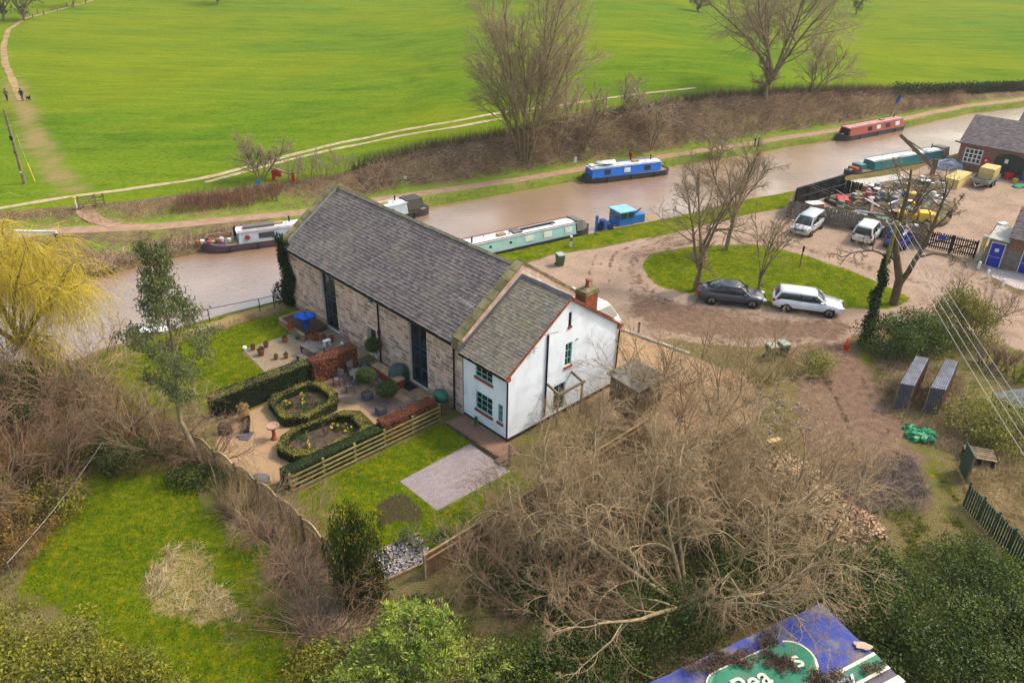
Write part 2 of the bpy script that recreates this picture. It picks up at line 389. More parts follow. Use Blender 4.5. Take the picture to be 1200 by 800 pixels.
xs = np.concatenate([[-420, -250, -150, -100, -75, -60], np.arange(-50, 78, .36), [85, 95, 110, 130, 160, 220, 320, 450]])
tr = np.linspace(0, 1, 165) ** 1.25
XX = np.repeat(xs[None], len(tr) + 4, 0)
y0 = Y0(xs)
YY = np.concatenate([np.repeat(np.array([[-90], [-40], [-10], [3]]), len(xs), 1), 8 + tr[:, None] * (y0 - 8)[None]], 0)
ZZ = np.zeros_like(XX)
H_ = lambda u, v: Lp(u, v)
LAWNS = {
 'canal': [(60, 470), (120, 412), (186, 393), (240, 377), (329, 352), (352, 364), (380, 382), H_(19.0, -2.6), H_(19.0, -6.2), H_(14.7, -6.2), H_(13.2, -5), H_(13.2, -11.2), (165, 490), (110, 480)],
 'parking': [H_(3.8, -10.9), H_(3.8, -1.3), H_(1.3, -1.4), H_(-2.1, -1.6), H_(-4.7, -1.0), H_(-4.7, -9.5), H_(-1, -11.5)],
 'bottom': [(110, 548), (160, 545), (205, 552), (240, 590), (305, 640), (335, 700), (360, 760), (400, 830), (170, 830), (110, 740), (20, 690), (45, 640), (90, 590)],
 'island': [(753, 312), (762, 298), (800, 290), (840, 287), (885, 286), (940, 298), (1000, 318), (1045, 338), (1070, 352), (1040, 362), (990, 362), (940, 362), (870, 356), (815, 346), (775, 336), (757, 324)],
 'strip': [(545, 318), (560, 302), (640, 284), (700, 268), (790, 251), (870, 232), (932, 220), (932, 240), (870, 252), (790, 272), (705, 289), (645, 298), (612, 310)],
 'right': [(1140, 405), (1175, 430), (1200, 455), (1260, 470), (1260, 420), (1190, 428)],
}
DRIVE = [(590, 318), (640, 299), (705, 288), (790, 272), (880, 250), (930, 240), (1000, 212), (1100, 192), (1130, 200), (1260, 215), (1260, 330), (1190, 322), (1168, 312), (1160, 325), (1185, 345), (1260, 362), (1260, 420), (1200, 412), (1150, 392), (1090, 385), (1040, 385), (1005, 395), (985, 405), (930, 408), (890, 405), (760, 398), (728, 384), (700, 372)]
MUD = [(925, 405), (985, 402), (1003, 412), (1028, 450), (1052, 490), (1075, 530), (1090, 570), (1082, 600), (1040, 606), (985, 595), (950, 560), (930, 500), (935, 450)]
GRAVEL_DRIVE = [(728, 388), (800, 414), (870, 440), (905, 470), (880, 500), (800, 520), (700, 500), (690, 470), (715, 440)]
GARDEN_GRAVEL = [H_(12.2, -11), H_(12.2, -4.6), H_(9.3, -4.6), H_(8.6, -3.9), H_(5.2, -3.9), H_(5.2, -11.2), H_(9, -12.5)]
zw = {}
lawn = np.zeros_like(XX)
for i, (k, pts) in enumerate(LAWNS.items()):
    P = np.array([G(*q)[:2] if len(q) == 2 else q[:2] for q in pts])
    zw[k] = poly_xy(XX, YY, P, .3 if k != 'bottom' else .8, .25 if k != 'bottom' else .8, i); lawn = np.maximum(lawn, zw[k])
drive = poly_w(XX, YY, DRIVE, .6, .8, 20); mud = poly_w(XX, YY, MUD, .7, .9, 21)
gdr = poly_w(XX, YY, GRAVEL_DRIVE, .4, .3, 22)
gg = poly_xy(XX, YY, np.array([q[:2] for q in GARDEN_GRAVEL]), .2, .1, 23)
isl = zw['island']; drive = np.clip(drive - isl, 0, 1) * (1 - np.clip(zw['strip'] * 1.5, 0, 1))
straw = np.maximum.reduce([
    poly_w(XX, YY, [(190, 640), (235, 632), (262, 655), (270, 700), (285, 735), (270, 760), (240, 725), (175, 715), (168, 680)], .9, 1.3, 24) * .62,
    poly_w(XX, YY, [(200, 392), (330, 352), (340, 362), (235, 392)], .4, .5, 25) * .9,
    poly_w(XX, YY, [(1120, 560), (1200, 560), (1230, 640), (1150, 600)], .8, 1, 26) * .7,
    poly_w(XX, YY, [(860, 560), (930, 520), (1000, 600), (1030, 660), (940, 640)], .8, 1, 27) * .5])
soil = np.maximum.reduce([
    poly_w(XX, YY, [(440, 590), (470, 575), (505, 596), (490, 612), (450, 612)], .5, .6, 28) * .9,
    poly_w(XX, YY, [(990, 545), (1070, 535), (1088, 575), (1078, 602), (1020, 598), (975, 575)], 1.2, 1.0, 29) * .6,
    poly_w(XX, YY, [(600, 540), (720, 470), (880, 520), (900, 640), (700, 760), (560, 700)], 1.5, 1.5, 30) * .5,
    poly_w(XX, YY, [(0, 400), (110, 430), (230, 500), (240, 560), (90, 560), (30, 680), (-200, 800), (-200, 420)], 1.5, 1.5, 31) * .52])
# wheel tracks on the mud lane and the loop road
tr1 = line_w(XX, YY, [G(*q) for q in ((980, 404), (1003, 430), (1030, 480), (1050, 530))], .22, .2, 33, .25)
tr2 = line_w(XX, YY, [G(*q) for q in ((945, 404), (965, 440), (990, 490), (1005, 540))], .3, .25, 34, .3)
loop = line_w(XX, YY, [G(*q) for q in ((990, 385), (900, 378), (820, 366), (768, 350), (738, 325), (745, 300), (790, 284), (850, 276), (930, 288), (1010, 310), (1090, 335))], .8, .5, 35, .5)
mud = np.maximum(mud, loop * .5); mud = np.maximum(mud, poly_w(XX, YY, [(735, 340), (800, 350), (900, 372), (1000, 380), (990, 404), (900, 402), (780, 392), (735, 372)], 1.2, 1.2, 36) * .75)
soil = np.maximum(soil, np.maximum(tr1, tr2) * .55)
_lp = [(1010, 392), (960, 388), (900, 380), (820, 368), (768, 352), (738, 327), (743, 302), (790, 284), (850, 274), (930, 286), (1010, 306), (1090, 330), (1200, 365)]
for k_, (o_, w_) in enumerate(((-2.2, .14), (-1.3, .1), (-.7, .13), (.2, .12), (1.0, .16), (1.9, .12), (2.7, .1), (3.4, .14))):
    P_ = np.array([G(*q) for q in _lp]); t_ = np.gradient(P_, axis=0); n_ = np.stack([-t_[:, 1], t_[:, 0]], -1); n_ /= np.linalg.norm(n_, axis=1)[:, None]; P_ = P_[:, :2] + n_ * o_
    q_ = np.linspace(0, len(P_) - 1, 60); P_ = np.stack([np.interp(q_, np.arange(len(P_)), P_[:, 0]), np.interp(q_, np.arange(len(P_)), P_[:, 1])], -1)
    mud = np.maximum(mud, line_w(XX, YY, P_, w_, .18, 60 + k_, .22) * (.55 + .1 * (k_ % 3)))
grn = np.maximum(lawn, line_w(XX, YY, [G(*q) for q in ((1012, 412), (1040, 450), (1062, 500), (1090, 540), (1110, 580), (1100, 640))], .6, 1.2, 37, 1.2) * .62)
grn = np.maximum(grn, poly_w(XX, YY, [(1150, 320), (1172, 345), (1200, 355), (1210, 362), (1170, 350), (1148, 335)], .3, .3, 38))
grn = np.maximum(grn, poly_w(XX, YY, [(1170, 640), (1230, 660), (1230, 760), (1160, 700)], .6, .6, 39) * .8)
W1 = np.stack([grn, np.maximum(drive, 0), straw], -1).reshape(-1, 3); W2 = np.stack([np.maximum(gdr, gg), mud, soil], -1).reshape(-1, 3)
V = np.stack([XX, YY, ZZ], -1).reshape(-1, 3)
rr, kk = XX.shape; ii = np.arange(rr * kk).reshape(rr, kk)
FQ = np.stack([ii[:-1, :-1], ii[:-1, 1:], ii[1:, 1:], ii[1:, :-1]], -1).reshape(-1, 4)
zone_names = ['ground'] + list(LAWNS) + ['drive', 'mud', 'gdr', 'gg']
zstack = np.stack([np.full(rr * kk, .5)] + [zw[k].ravel() for k in LAWNS] + [drive.ravel() * .98, np.where(mud > .7, mud, 0).ravel() * .97, gdr.ravel(), gg.ravel()], 0)
zf = zstack[:, FQ].mean(2).argmax(0)
NICE = {'ground': 'ground', 'drive': 'driveway', 'mud': 'track', 'gdr': 'gravel_drive', 'gg': 'gravel_path'}
LBL = {'ground': 'rough scrubby earth around the gardens and hedges', 'drive': 'pale beaten-earth yard and loop road around the green', 'mud': 'muddy brown vehicle track past the steel shelters',
       'gdr': 'golden gravel drive beside the white gable', 'gg': 'golden gravel path around the box parterres', 'canal': 'mown lawn between the canal and the dark hedge', 'parking': 'lawn around the grey block-paved hardstanding',
       'bottom': 'large mossy lawn with a patch of dead stalks', 'island': 'oval green inside the loop road', 'strip': 'grass verge between canal boats and the yard', 'right': 'small lawn behind the clipped shrubs'}
for zi, zn in enumerate(zone_names):
    F = FQ[zf == zi]
    if not len(F): continue
    used, inv = np.unique(F, return_inverse=True)
    o = npobj(NICE.get(zn, 'lawn'), V[used], inv.reshape(F.shape), GROUND); prop(o, LBL[zn], kind='structure')
    color_attr(o.data, 'w1', W1[used]); color_attr(o.data, 'w2', W2[used])

# ---- canal
def water_material():
    m, nt, p = newmat('canal_water')
    pos = N(nt, 'ShaderNodeNewGeometry').outputs['Position']
    cc = mixc(nt, ramp(nt, noise(nt, pos, .12, 3), .3, .7), c(166, 132, 104, .85), c(150, 118, 92, .85))
    nt.links.new(cc, p.inputs['Base Color']); p.inputs['Roughness'].default_value = .03; p.inputs['IOR'].default_value = 3.3; p.inputs['Specular IOR Level'].default_value = .5
    mp = N(nt, 'ShaderNodeMapping'); mp.inputs['Rotation'].default_value = (0, 0, R_(35)); mp.inputs['Scale'].default_value = (1, 2.2, 1); nt.links.new(pos, mp.inputs[0])
    h = math_(nt, 'ADD', noise(nt, mp.outputs[0], 1.3, 4, .7, .4), math_(nt, 'MULTIPLY', noise(nt, mp.outputs[0], 4.2, 3, .7), .5))
    amp = ramp(nt, noise(nt, pos, .06, 2), .35, .65)
    bn = N(nt, 'ShaderNodeBump'); bn.inputs['Distance'].default_value = .1
    nt.links.new(math_(nt, 'ADD', math_(nt, 'MULTIPLY', amp, .45), .15), bn.inputs['Strength'])
    nt.links.new(h, bn.inputs['Height']); nt.links.new(bn.outputs[0], p.inputs['Normal'])
    return m
WATER = water_material()
xc = np.concatenate([[-420, -250, -150, -100, -75], np.arange(-60, 130, 1.0), [140, 170, 220, 320, 450]])
t5 = np.linspace(0, 1, 6)[:, None]
prop(sheet('canal_water', np.repeat(xc[None], 6, 0), (Y0(xc) - .3)[None] + t5 * (Y1(xc) - Y0(xc) + .8)[None], np.full((6, len(xc)), WATER_Z), WATER), 'murky brown canal water with soft ripples')
BANK = mat('bank_earth', c(120, 100, 60), c(84, 92, 40), rough=.95, scale=1.5, bump=.5, bscale=8)
xf = np.concatenate([[-420, -250, -150, -100, -75], np.arange(-60, 130, .4), [140, 170, 220, 320, 450]])
sheet('canal_edge', np.repeat(xf[None], 2, 0), np.stack([Y0(xf), Y0(xf) - .02]), np.stack([0 * xf, 0 * xf - 1.3]), BANK)
def verge_material():
    m, nt, p = newmat('bank_cover')
    pos = N(nt, 'ShaderNodeNewGeometry').outputs['Position']
    at = N(nt, 'ShaderNodeAttribute', attribute_name='t').outputs['Fac']
    n1 = noise(nt, pos, .3, 4); n2 = noise(nt, pos, 1.6, 5, .65); n3 = noise(nt, pos, 9, 4, .7)
    green = mixc(nt, ramp(nt, n2, .35, .65), c(104, 128, 34), c(132, 140, 52)); green = mixc(nt, ramp(nt, n3, .5, .8), green, c(74, 92, 28))
    brown = mixc(nt, ramp(nt, n2, .35, .65), c(112, 88, 66), c(84, 68, 48)); brown = mixc(nt, ramp(nt, n3, .45, .7), brown, c(160, 134, 102))
    straw = mixc(nt, ramp(nt, n3, .35, .65), c(166, 148, 92), c(128, 118, 62))
    f = math_(nt, 'ADD', at, math_(nt, 'MULTIPLY', math_(nt, 'SUBTRACT', math_(nt, 'ADD', n1, n2), 1.0), .8))
    cc = mixc(nt, ramp(nt, f, .2, .42), green, brown)
    cc = mixc(nt, math_(nt, 'MULTIPLY', ramp(nt, n1, .5, .65), .6), cc, straw)
    nt.links.new(cc, p.inputs['Base Color']); p.inputs['Roughness'].default_value = .95; p.inputs['Specular IOR Level'].default_value = .1
    bn = N(nt, 'ShaderNodeBump'); bn.inputs['Strength'].default_value = .9; bn.inputs['Distance'].default_value = .15
    nt.links.new(math_(nt, 'ADD', n2, math_(nt, 'MULTIPLY', n3, .5)), bn.inputs['Height']); nt.links.new(bn.outputs[0], p.inputs['Normal'])
    return m
VERGE = verge_material()
def fattr(o, name, arr):
    a = o.data.attributes.new(name, 'FLOAT', 'POINT'); a.data.foreach_set('value', np.ascontiguousarray(arr, dtype=np.float32).ravel())
# grass verge between the water and the towpath
yA, yB = Y1(xf), YP(xf) - PW
t = np.array([0, 0.02, .3, .6, 1.0])[:, None]; zz = np.array([-1.3, -.1, .03, .08, .1])[:, None] + 0 * xf[None]
yy = yA[None] + t * (yB - yA)[None]; zz[1:4] += (fbm(np.repeat(xf[None], 3, 0), yy[1:4], 1.5, 4) - .5) * .15
o = sheet('canal_verge', np.repeat(xf[None], 5, 0), yy, zz, VERGE); fattr(o, 't', np.full((5, len(xf)), .1) + np.clip((-18 - xf) / 6, 0, 1)[None] * .3); prop(o, 'grassy canal edge below the towpath')
TOW = mat('towpath_earth', c(176, 138, 114), c(150, 118, 96), rough=.95, scale=1.2, bump=.3, bscale=20, dirt=c(138, 124, 78), dirt_amt=.5, dscale=2)
sheet('towpath', np.repeat(xf[None], 4, 0), (YP(xf) - PW)[None] + np.array([0, .33, .67, 1])[:, None] * 2 * PW, np.full((4, len(xf)), .1), TOW)
t = np.linspace(0, 1, 22)[:, None]; yy = (YP(xf) + PW)[None] + t * (Y5(xf) - YP(xf) - PW)[None]; xx = np.repeat(xf[None], 22, 0)
zz = terrain(xx, yy); zz[0] = .1; zz[1:-1] += (fbm(xx, yy, 2.2, 14)[1:-1] - .45) * .5 * np.clip(t[1:-1] * 3, 0, 1) * np.clip((1 - t[1:-1]) * 4, 0, 1)
low = np.clip((-14 - xf) / 8, 0, 1)
o = sheet('embankment', xx, yy, zz, VERGE); fattr(o, 't', t * (1 - .35 * low)[None] + 0 * xx); prop(o, 'scrubby bank rising from the towpath to the field')
# field
def field_material():
    m, nt, p = newmat('field_grass')
    pos = N(nt, 'ShaderNodeNewGeometry').outputs['Position']
    n0 = noise(nt, pos, .018, 3); n1 = noise(nt, pos, .09, 4); n2 = noise(nt, pos, .6, 5, .65); n3 = noise(nt, pos, 2.2, 5, .75)
    mp = N(nt, 'ShaderNodeMapping'); mp.inputs['Scale'].default_value = (.02, .14, 1); mp.inputs['Rotation'].default_value = (0, 0, R_(-4)); nt.links.new(pos, mp.inputs[0])
    n5 = noise(nt, mp.outputs[0], 1, 3)
    g = mixc(nt, ramp(nt, n1, .3, .7), c(104, 136, 30, .7), c(88, 120, 28, .7)); g = mixc(nt, ramp(nt, n5, .4, .7), g, c(120, 142, 32, .7))
    g = mixc(nt, math_(nt, 'MULTIPLY', ramp(nt, n2, .45, .75), .55), g, c(136, 142, 46, .7)); g = mixc(nt, math_(nt, 'MULTIPLY', ramp(nt, n3, .45, .7), .75), g, c(62, 86, 12, .7))
    g = mixc(nt, math_(nt, 'MULTIPLY', ramp(nt, n0, .42, .62), .35), g, c(152, 150, 20, .7))
    mq = N(nt, 'ShaderNodeMapping'); mq.inputs['Scale'].default_value = (.13, .5, 1); mq.inputs['Rotation'].default_value = (0, 0, R_(5)); nt.links.new(pos, mq.inputs[0]); n8 = noise(nt, mq.outputs[0], 1, 5, .75)
    g = mixc(nt, math_(nt, 'MULTIPLY', ramp(nt, n8, .5, .72), .42), g, c(150, 156, 40, .7)); g = mixc(nt, math_(nt, 'MULTIPLY', ramp(nt, n8, .5, .3), .42), g, c(64, 100, 10, .7))
    worn = N(nt, 'ShaderNodeAttribute', attribute_name='worn').outputs['Fac']
    d = mixc(nt, ramp(nt, n3, .3, .7), c(158, 132, 98), c(130, 116, 66))
    f = ramp(nt, math_(nt, 'ADD', worn, math_(nt, 'MULTIPLY', math_(nt, 'SUBTRACT', n3, .5), .6)), .35, .75)
    nt.links.new(mixc(nt, f, g, d), p.inputs['Base Color']); p.inputs['Roughness'].default_value = 1; p.inputs['Specular IOR Level'].default_value = 0
    bn = N(nt, 'ShaderNodeBump'); bn.inputs['Strength'].default_value = .8; bn.inputs['Distance'].default_value = .2
    nt.links.new(math_(nt, 'ADD', n2, math_(nt, 'MULTIPLY', n3, .5)), bn.inputs['Height']); nt.links.new(bn.outputs[0], p.inputs['Normal'])
    return m
xw = np.concatenate([[-600, -450, -350, -260], np.arange(-200, -76, 3.0), np.arange(-76, -36, .8), np.arange(-36, 220, 2.6), [250, 320, 450, 600, 760]])
dy = np.concatenate([np.arange(0, 50, 1.0), np.arange(50, 90, 2.0), np.arange(90, 260, 4.0), [270, 300, 350, 420, 480, 540, 600, 660]])
xx = np.repeat(xw[None], len(dy), 0); yy = Y5(xw)[None] + dy[:, None]; zz = terrain(xx, yy); zz[0] = Z5(xw)
zz[-4:] += np.array([0, 1, 3, 6])[:, None]
o = sheet('field', xx, yy, zz, field_material()); prop(o, 'vast bright green pasture beyond the canal')
FP = [GT(*q) for q in ((84, 222), (60, 195), (40, 165), (32, 140), (25, 118), (15, 95), (6, 75), (4, 55), (10, 35), (30, 22), (60, 14), (95, 5), (120, -4))]
worn = np.maximum(line_w(xx, yy, FP[:6], 2.2, 2.8, 41, 1.8) * .78, line_w(xx, yy, FP[3:8], .9, 1.0, 43, .8) * .8)
fattr(o, 'worn', worn)
RUT = mat('track_stone', c(192, 170, 136), c(166, 146, 104), rough=.95, scale=1.2, bump=.3, dirt=c(138, 134, 70), dirt_amt=.6, dscale=1.2)
def ribbon(name, P, half, mat_, lift=.03, label=None, closed_z=None, step=.8):
    P = np.asarray(P); d = np.r_[0, np.cumsum(np.hypot(*np.diff(P[:, :2], axis=0).T))]
    s = np.arange(0, d[-1], step); X = np.interp(s, d, P[:, 0]); Y = np.interp(s, d, P[:, 1])
    k = 5; ker = np.ones(k) / k; X[k:-k] = np.convolve(X, ker, 'same')[k:-k]; Y[k:-k] = np.convolve(Y, ker, 'same')[k:-k]
    tx, ty = np.gradient(X), np.gradient(Y); n = np.hypot(tx, ty); nx, ny = -ty / n, tx / n
    hw = half * (.8 + .4 * vnoise(s, 0 * s, 2.5, 9))
    XX_ = np.stack([X - nx * hw, X, X + nx * hw]); YY_ = np.stack([Y - ny * hw, Y, Y + ny * hw])
    ZZ_ = (terrain(XX_, YY_) if closed_z is None else np.full(XX_.shape, closed_z)) + lift
    ZZ_ = np.maximum(ZZ_, ZZ_.mean(0)[None])
    o = sheet(name, XX_, YY_, ZZ_, mat_); 
    if label: o['label'] = label
    return o
ribbon('track', [GT(*q) for q in ((-60, 255), (0, 244), (85, 230), (150, 222), (240, 209), (300, 193), (345, 181), (400, 167), (460, 155), (530, 143), (595, 131), (640, 126), (700, 117), (770, 108), (820, 103))], .4, RUT, label='far wheel rut of the stony field track')
ribbon('track', [GT(*q) for q in ((240, 214), (300, 198), (345, 186), (400, 173), (460, 161), (530, 150), (590, 139))], .36, RUT, label='near wheel rut of the stony field track')
ribbon('path', FP[4:], .5, mat('worn_path', c(176, 146, 112), c(146, 124, 84), rough=1, spec=0, scale=.8, dirt=c(120, 124, 50), dirt_amt=.6, dscale=.6), .04, 'narrow worn footpath curving away across the pasture')
ribbon('path', [GT(*q) for q in ((97, 241), (100, 250), (115, 259), (140, 265))], .75, TOW, label='short earth path from the gate down to the towpath')
# ================================================================== BARN AND COTTAGE   (local x = v across, local y = u along)
HB = Matrix.Translation(Vector(ORI)) @ Matrix.Rotation(YAW, 4, 'Z')
MORTAR = mat('lime_mortar', c(240, 222, 200), c(222, 202, 180), rough=.95, scale=3, bump=.3, dirt=c(150, 132, 112), dirt_amt=.5)
STONE = mat('sandstone', c(224, 188, 170), c(188, 152, 138), rough=.92, scale=2.5, vary=.4, hue=.025, bump=.5, bscale=18, dirt=c(158, 134, 118), dirt_amt=.45, dscale=.35)
SLATE = mat('slate', c(102, 87, 82), c(76, 67, 66), rough=.6, scale=3, spec=.35, vary=.24, tail=c(164, 150, 142), speck=c(166, 150, 138), speck_amt=.4, sscale=5, hue=.03, bump=.25, bscale=30, dirt=c(134, 124, 98), dirt_amt=.5, dscale=.3)
SLATE2 = mat('mossy_slate', c(128, 114, 102), c(102, 92, 84), rough=.75, scale=3, vary=.2, hue=.02, tail=c(176, 166, 140), speck=c(184, 174, 144), speck_amt=.35, sscale=5, bump=.25, bscale=30, dirt=c(118, 110, 76), dirt_amt=.5, dscale=.6)
COPING = mat('mossy_coping', c(150, 136, 100), c(116, 106, 72), rough=.95, scale=2, vary=.2, bump=.5, dirt=c(98, 96, 40), dirt_amt=.7)
WHITE = mat('white_paint', c(246, 250, 255, .92), c(238, 243, 252, .9), rough=.7, scale=.6, bump=.15, bscale=12, dirt=c(204, 206, 210), dirt_amt=.5, dscale=.9)
BRICK = mat('red_brick', c(176, 88, 58), c(140, 66, 44), rough=.9, scale=6, vary=.25, bump=.3, dirt=c(90, 66, 54), dirt_amt=.4)
TEAL = mat('teal_paint', c(140, 196, 186), c(124, 180, 170), rough=.5)
PETROL = mat('petrol_paint', c(30, 66, 84), c(22, 54, 72), rough=.45)
PIPE = mat('black_plastic', c(34, 34, 40), c(26, 26, 32), rough=.5)
LEAD = mat('lead', c(96, 98, 104), c(78, 80, 86), rough=.6, scale=4)
GLASS = glassmat('window_glass', c(26, 34, 38))
WOODV = mat('weathered_wood', c(150, 128, 100), c(112, 94, 74), rough=.9, scale=5, vary=.2, bump=.3, bscale=30)

def wall_plane(mb, a0, a1, top, openings, place, depth, thick):
    """flat wall in (a, z): top(a) gives the roof line; openings (a0,a1,z0,z1); place(a, z, d) -> point; reveals 'depth' deep"""
    cuts = sorted(set([a0, a1] + [q for o in openings for q in o[:2]] + ([top.ridge] if hasattr(top, 'ridge') else [])))
    for p, q in zip(cuts[:-1], cuts[1:]):
        ops = sorted([o for o in openings if o[0] <= p + 1e-6 and o[1] >= q - 1e-6], key=lambda o: o[2])
        z = [0, 0]
        for o in ops:
            mb.add([place(p, z[0], 0), place(q, z[1], 0), place(q, o[2], 0), place(p, o[2], 0)], [(0, 1, 2, 3)]); z = [o[3], o[3]]
        mb.add([place(p, z[0], 0), place(q, z[1], 0), place(q, top(q), 0), place(p, top(p), 0)], [(0, 1, 2, 3)])
        mb.add([place(p, 0, thick), place(q, 0, thick), place(q, top(q), thick), place(p, top(p), thick)], [(3, 2, 1, 0)])
    for o in openings:
        P = [(o[0], o[2]), (o[1], o[2]), (o[1], o[3]), (o[0], o[3])]
        for i in range(4):
            (a, z), (b, y) = P[i], P[(i + 1) % 4]
            mb.add([place(a, z, 0), place(b, y, 0), place(b, y, depth), place(a, z, depth)], [(0, 1, 2, 3)])
class Roofline:
    def __init__(s, e0, z0, r, zr, e1, z1): s.p = ([e0, r, e1], [z0, zr, z1]); s.ridge = r
    def __call__(s, a): return float(np.interp(a, *s.p))

def window(parent, a0, a1, z0, z1, place, cols, rows, frame_mat, name='window', fw=.05, inset=.06, sill=None, label=None, heavy=()):
    """frame and bars as one mesh, each pane its own child, sill a child"""
    def bx(mb, p, q, r, s, d0, d1):
        vs = [place(*t) for t in ((p, r, d0), (q, r, d0), (q, s, d0), (p, s, d0), (p, r, d1), (q, r, d1), (q, s, d1), (p, s, d1))]
        mb.add(vs, [(0, 1, 2, 3), (7, 6, 5, 4), (0, 4, 5, 1), (1, 5, 6, 2), (2, 6, 7, 3), (3, 7, 4, 0)])
    mb = MB(); d0, d1 = inset, inset + .06
    bx(mb, a0, a0 + fw, z0, z1, d0, d1); bx(mb, a1 - fw, a1, z0, z1, d0, d1)
    bx(mb, a0 + fw, a1 - fw, z0, z0 + fw, d0, d1); bx(mb, a0 + fw, a1 - fw, z1 - fw, z1, d0, d1)
    ca = [a0 + fw] + [a0 + (a1 - a0) * f for f in cols] + [a1 - fw]; cz = [z0 + fw] + [z0 + (z1 - z0) * f for f in rows] + [z1 - fw]
    b = .022 if not heavy else fw * .7
    for a in ca[1:-1]: bx(mb, a - b, a + b, z0 + fw, z1 - fw, d0 + .004, d1 - .004)
    for z in cz[1:-1]: bx(mb, a0 + fw, a1 - fw, z - b, z + b, d0 + .008, d1 - .008)
    w = mb.build(name, frame_mat, parent)
    if label: w['label'] = label
    for i in range(len(ca) - 1):
        for j in range(len(cz) - 1):
            m2 = MB(); bx(m2, ca[i] - .004, ca[i + 1] + .004, cz[j] - .004, cz[j + 1] + .004, d0 + .03, d0 + .036); m2.build('pane', GLASS, w)
    if sill:
        m2 = MB(); bx(m2, a0 - .06, a1 + .06, z0 - .16, z0 - .004, -.07, .05); m2.build('sill', sill, w)
    return w

SL_V = np.array([(-.5, 0, 0), (.5, 0, 0), (.5, 1, 0), (-.5, 1, 0), (-.5, 0, 1), (.5, 0, 1), (.5, 1, 1), (-.5, 1, 1)], float); SL_F = BOXF
def slate_slope(roof, x0, z0, x1, z1, y0, y1, w, expo, material, keep, base, seed=1, vis=True):
    """slates from eave (x0,z0) to ridge (x1,z1), along y0..y1"""
    rng = random.Random(seed); L = math.hypot(x1 - x0, z1 - z0); s = Vector(((x1 - x0) / L, 0, (z1 - z0) / L))
    yd = Vector((0, -1, 0)) if x1 > x0 else Vector((0, 1, 0)); n = yd.cross(s)
    rows = int(L / expo); mats = []
    for r in range(rows + 1):
        d = r * expo
        if d > L - .03: break
        ln = min(expo * 1.75, L - d); off = (r % 2) * w / 2 + rng.uniform(-.03, .03); y = y0 - off
        while y < y1:
            ww = w * rng.uniform(.86, 1.12); a, b = max(y, y0), min(y + ww, y1); y += ww
            if b - a < .05: continue
            lift = .004 + rng.uniform(0, .014)
            p = Vector((x0, (a + b) / 2, z0)) + s * (d + rng.uniform(-.015, .015)) + n * .035
            til = Matrix.Rotation(R_(-2.2 + rng.uniform(-.6, .3)), 4, 'X') @ Matrix.Rotation(rng.uniform(-.015, .015), 4, 'Z')
            m = Matrix.Identity(4)
            for i in range(3): m[i][0] = yd[i]; m[i][1] = s[i]; m[i][2] = n[i]; m[i][3] = p[i]
            m = m @ til @ Matrix.Diagonal((b - a - .008, ln, .012 + lift, 1)); mats.append(m)
    pieces('slate', SL_V, SL_F, mats, material, roof, base, keep=keep if vis else 0, rest='slate_courses', tail=1 - SL_V[:, 1])
def roof_deck(name, parent, xe0, ze0, xr, zr, xe1, ze1, y0, y1, material, th=.12):
    mb = MB(); prof = [(xe0, ze0), (xr, zr), (xe1, ze1), (xe1, ze1 - th), (xr, zr - th * 1.2), (xe0, ze0 - th)]
    mb.loft([[(p[0], y, p[1]) for p in prof] for y in (y0, y1)]); return mb.build(name, material, parent)

# ---------------- stone barn
BU0, BU1, BW = 3.75, 23.35, 9.3
barn = thing('stone_barn', 'long brown sandstone barn with grey slate roof and tall petrol glazing', 'barn', ORI, YAW)
ZE, ZR, XR = 4.62, 7.92, 4.62
line = Roofline(0, 4.6, XR, 7.75, BW, 4.6)
b_open = [(16.75, 18.5, 0.02, 4.5), (6.98, 8.7, 0.02, 4.48), (12.35, 12.95, 3.85, 4.5), (12.25, 13.25, .02, 2.05)]
fr = lambda a, z, d: (d, a, z)
mb = MB()
wall_plane(mb, BU0, BU1, lambda a: 4.58, b_open, fr, .35, .5)
wall_plane(mb, BU0, BU1, lambda a: 4.58, [], lambda a, z, d: (BW - d, a, z), .3, .5)
wall_plane(mb, 0, BW, line, [], lambda a, z, d: (a, BU1 - d, z), .3, .5)
wall_plane(mb, 0, BW, line, [], lambda a, z, d: (a, BU0 + d, z), .3, .5)
wall = mb.build('wall', MORTAR, barn, recalc=False)
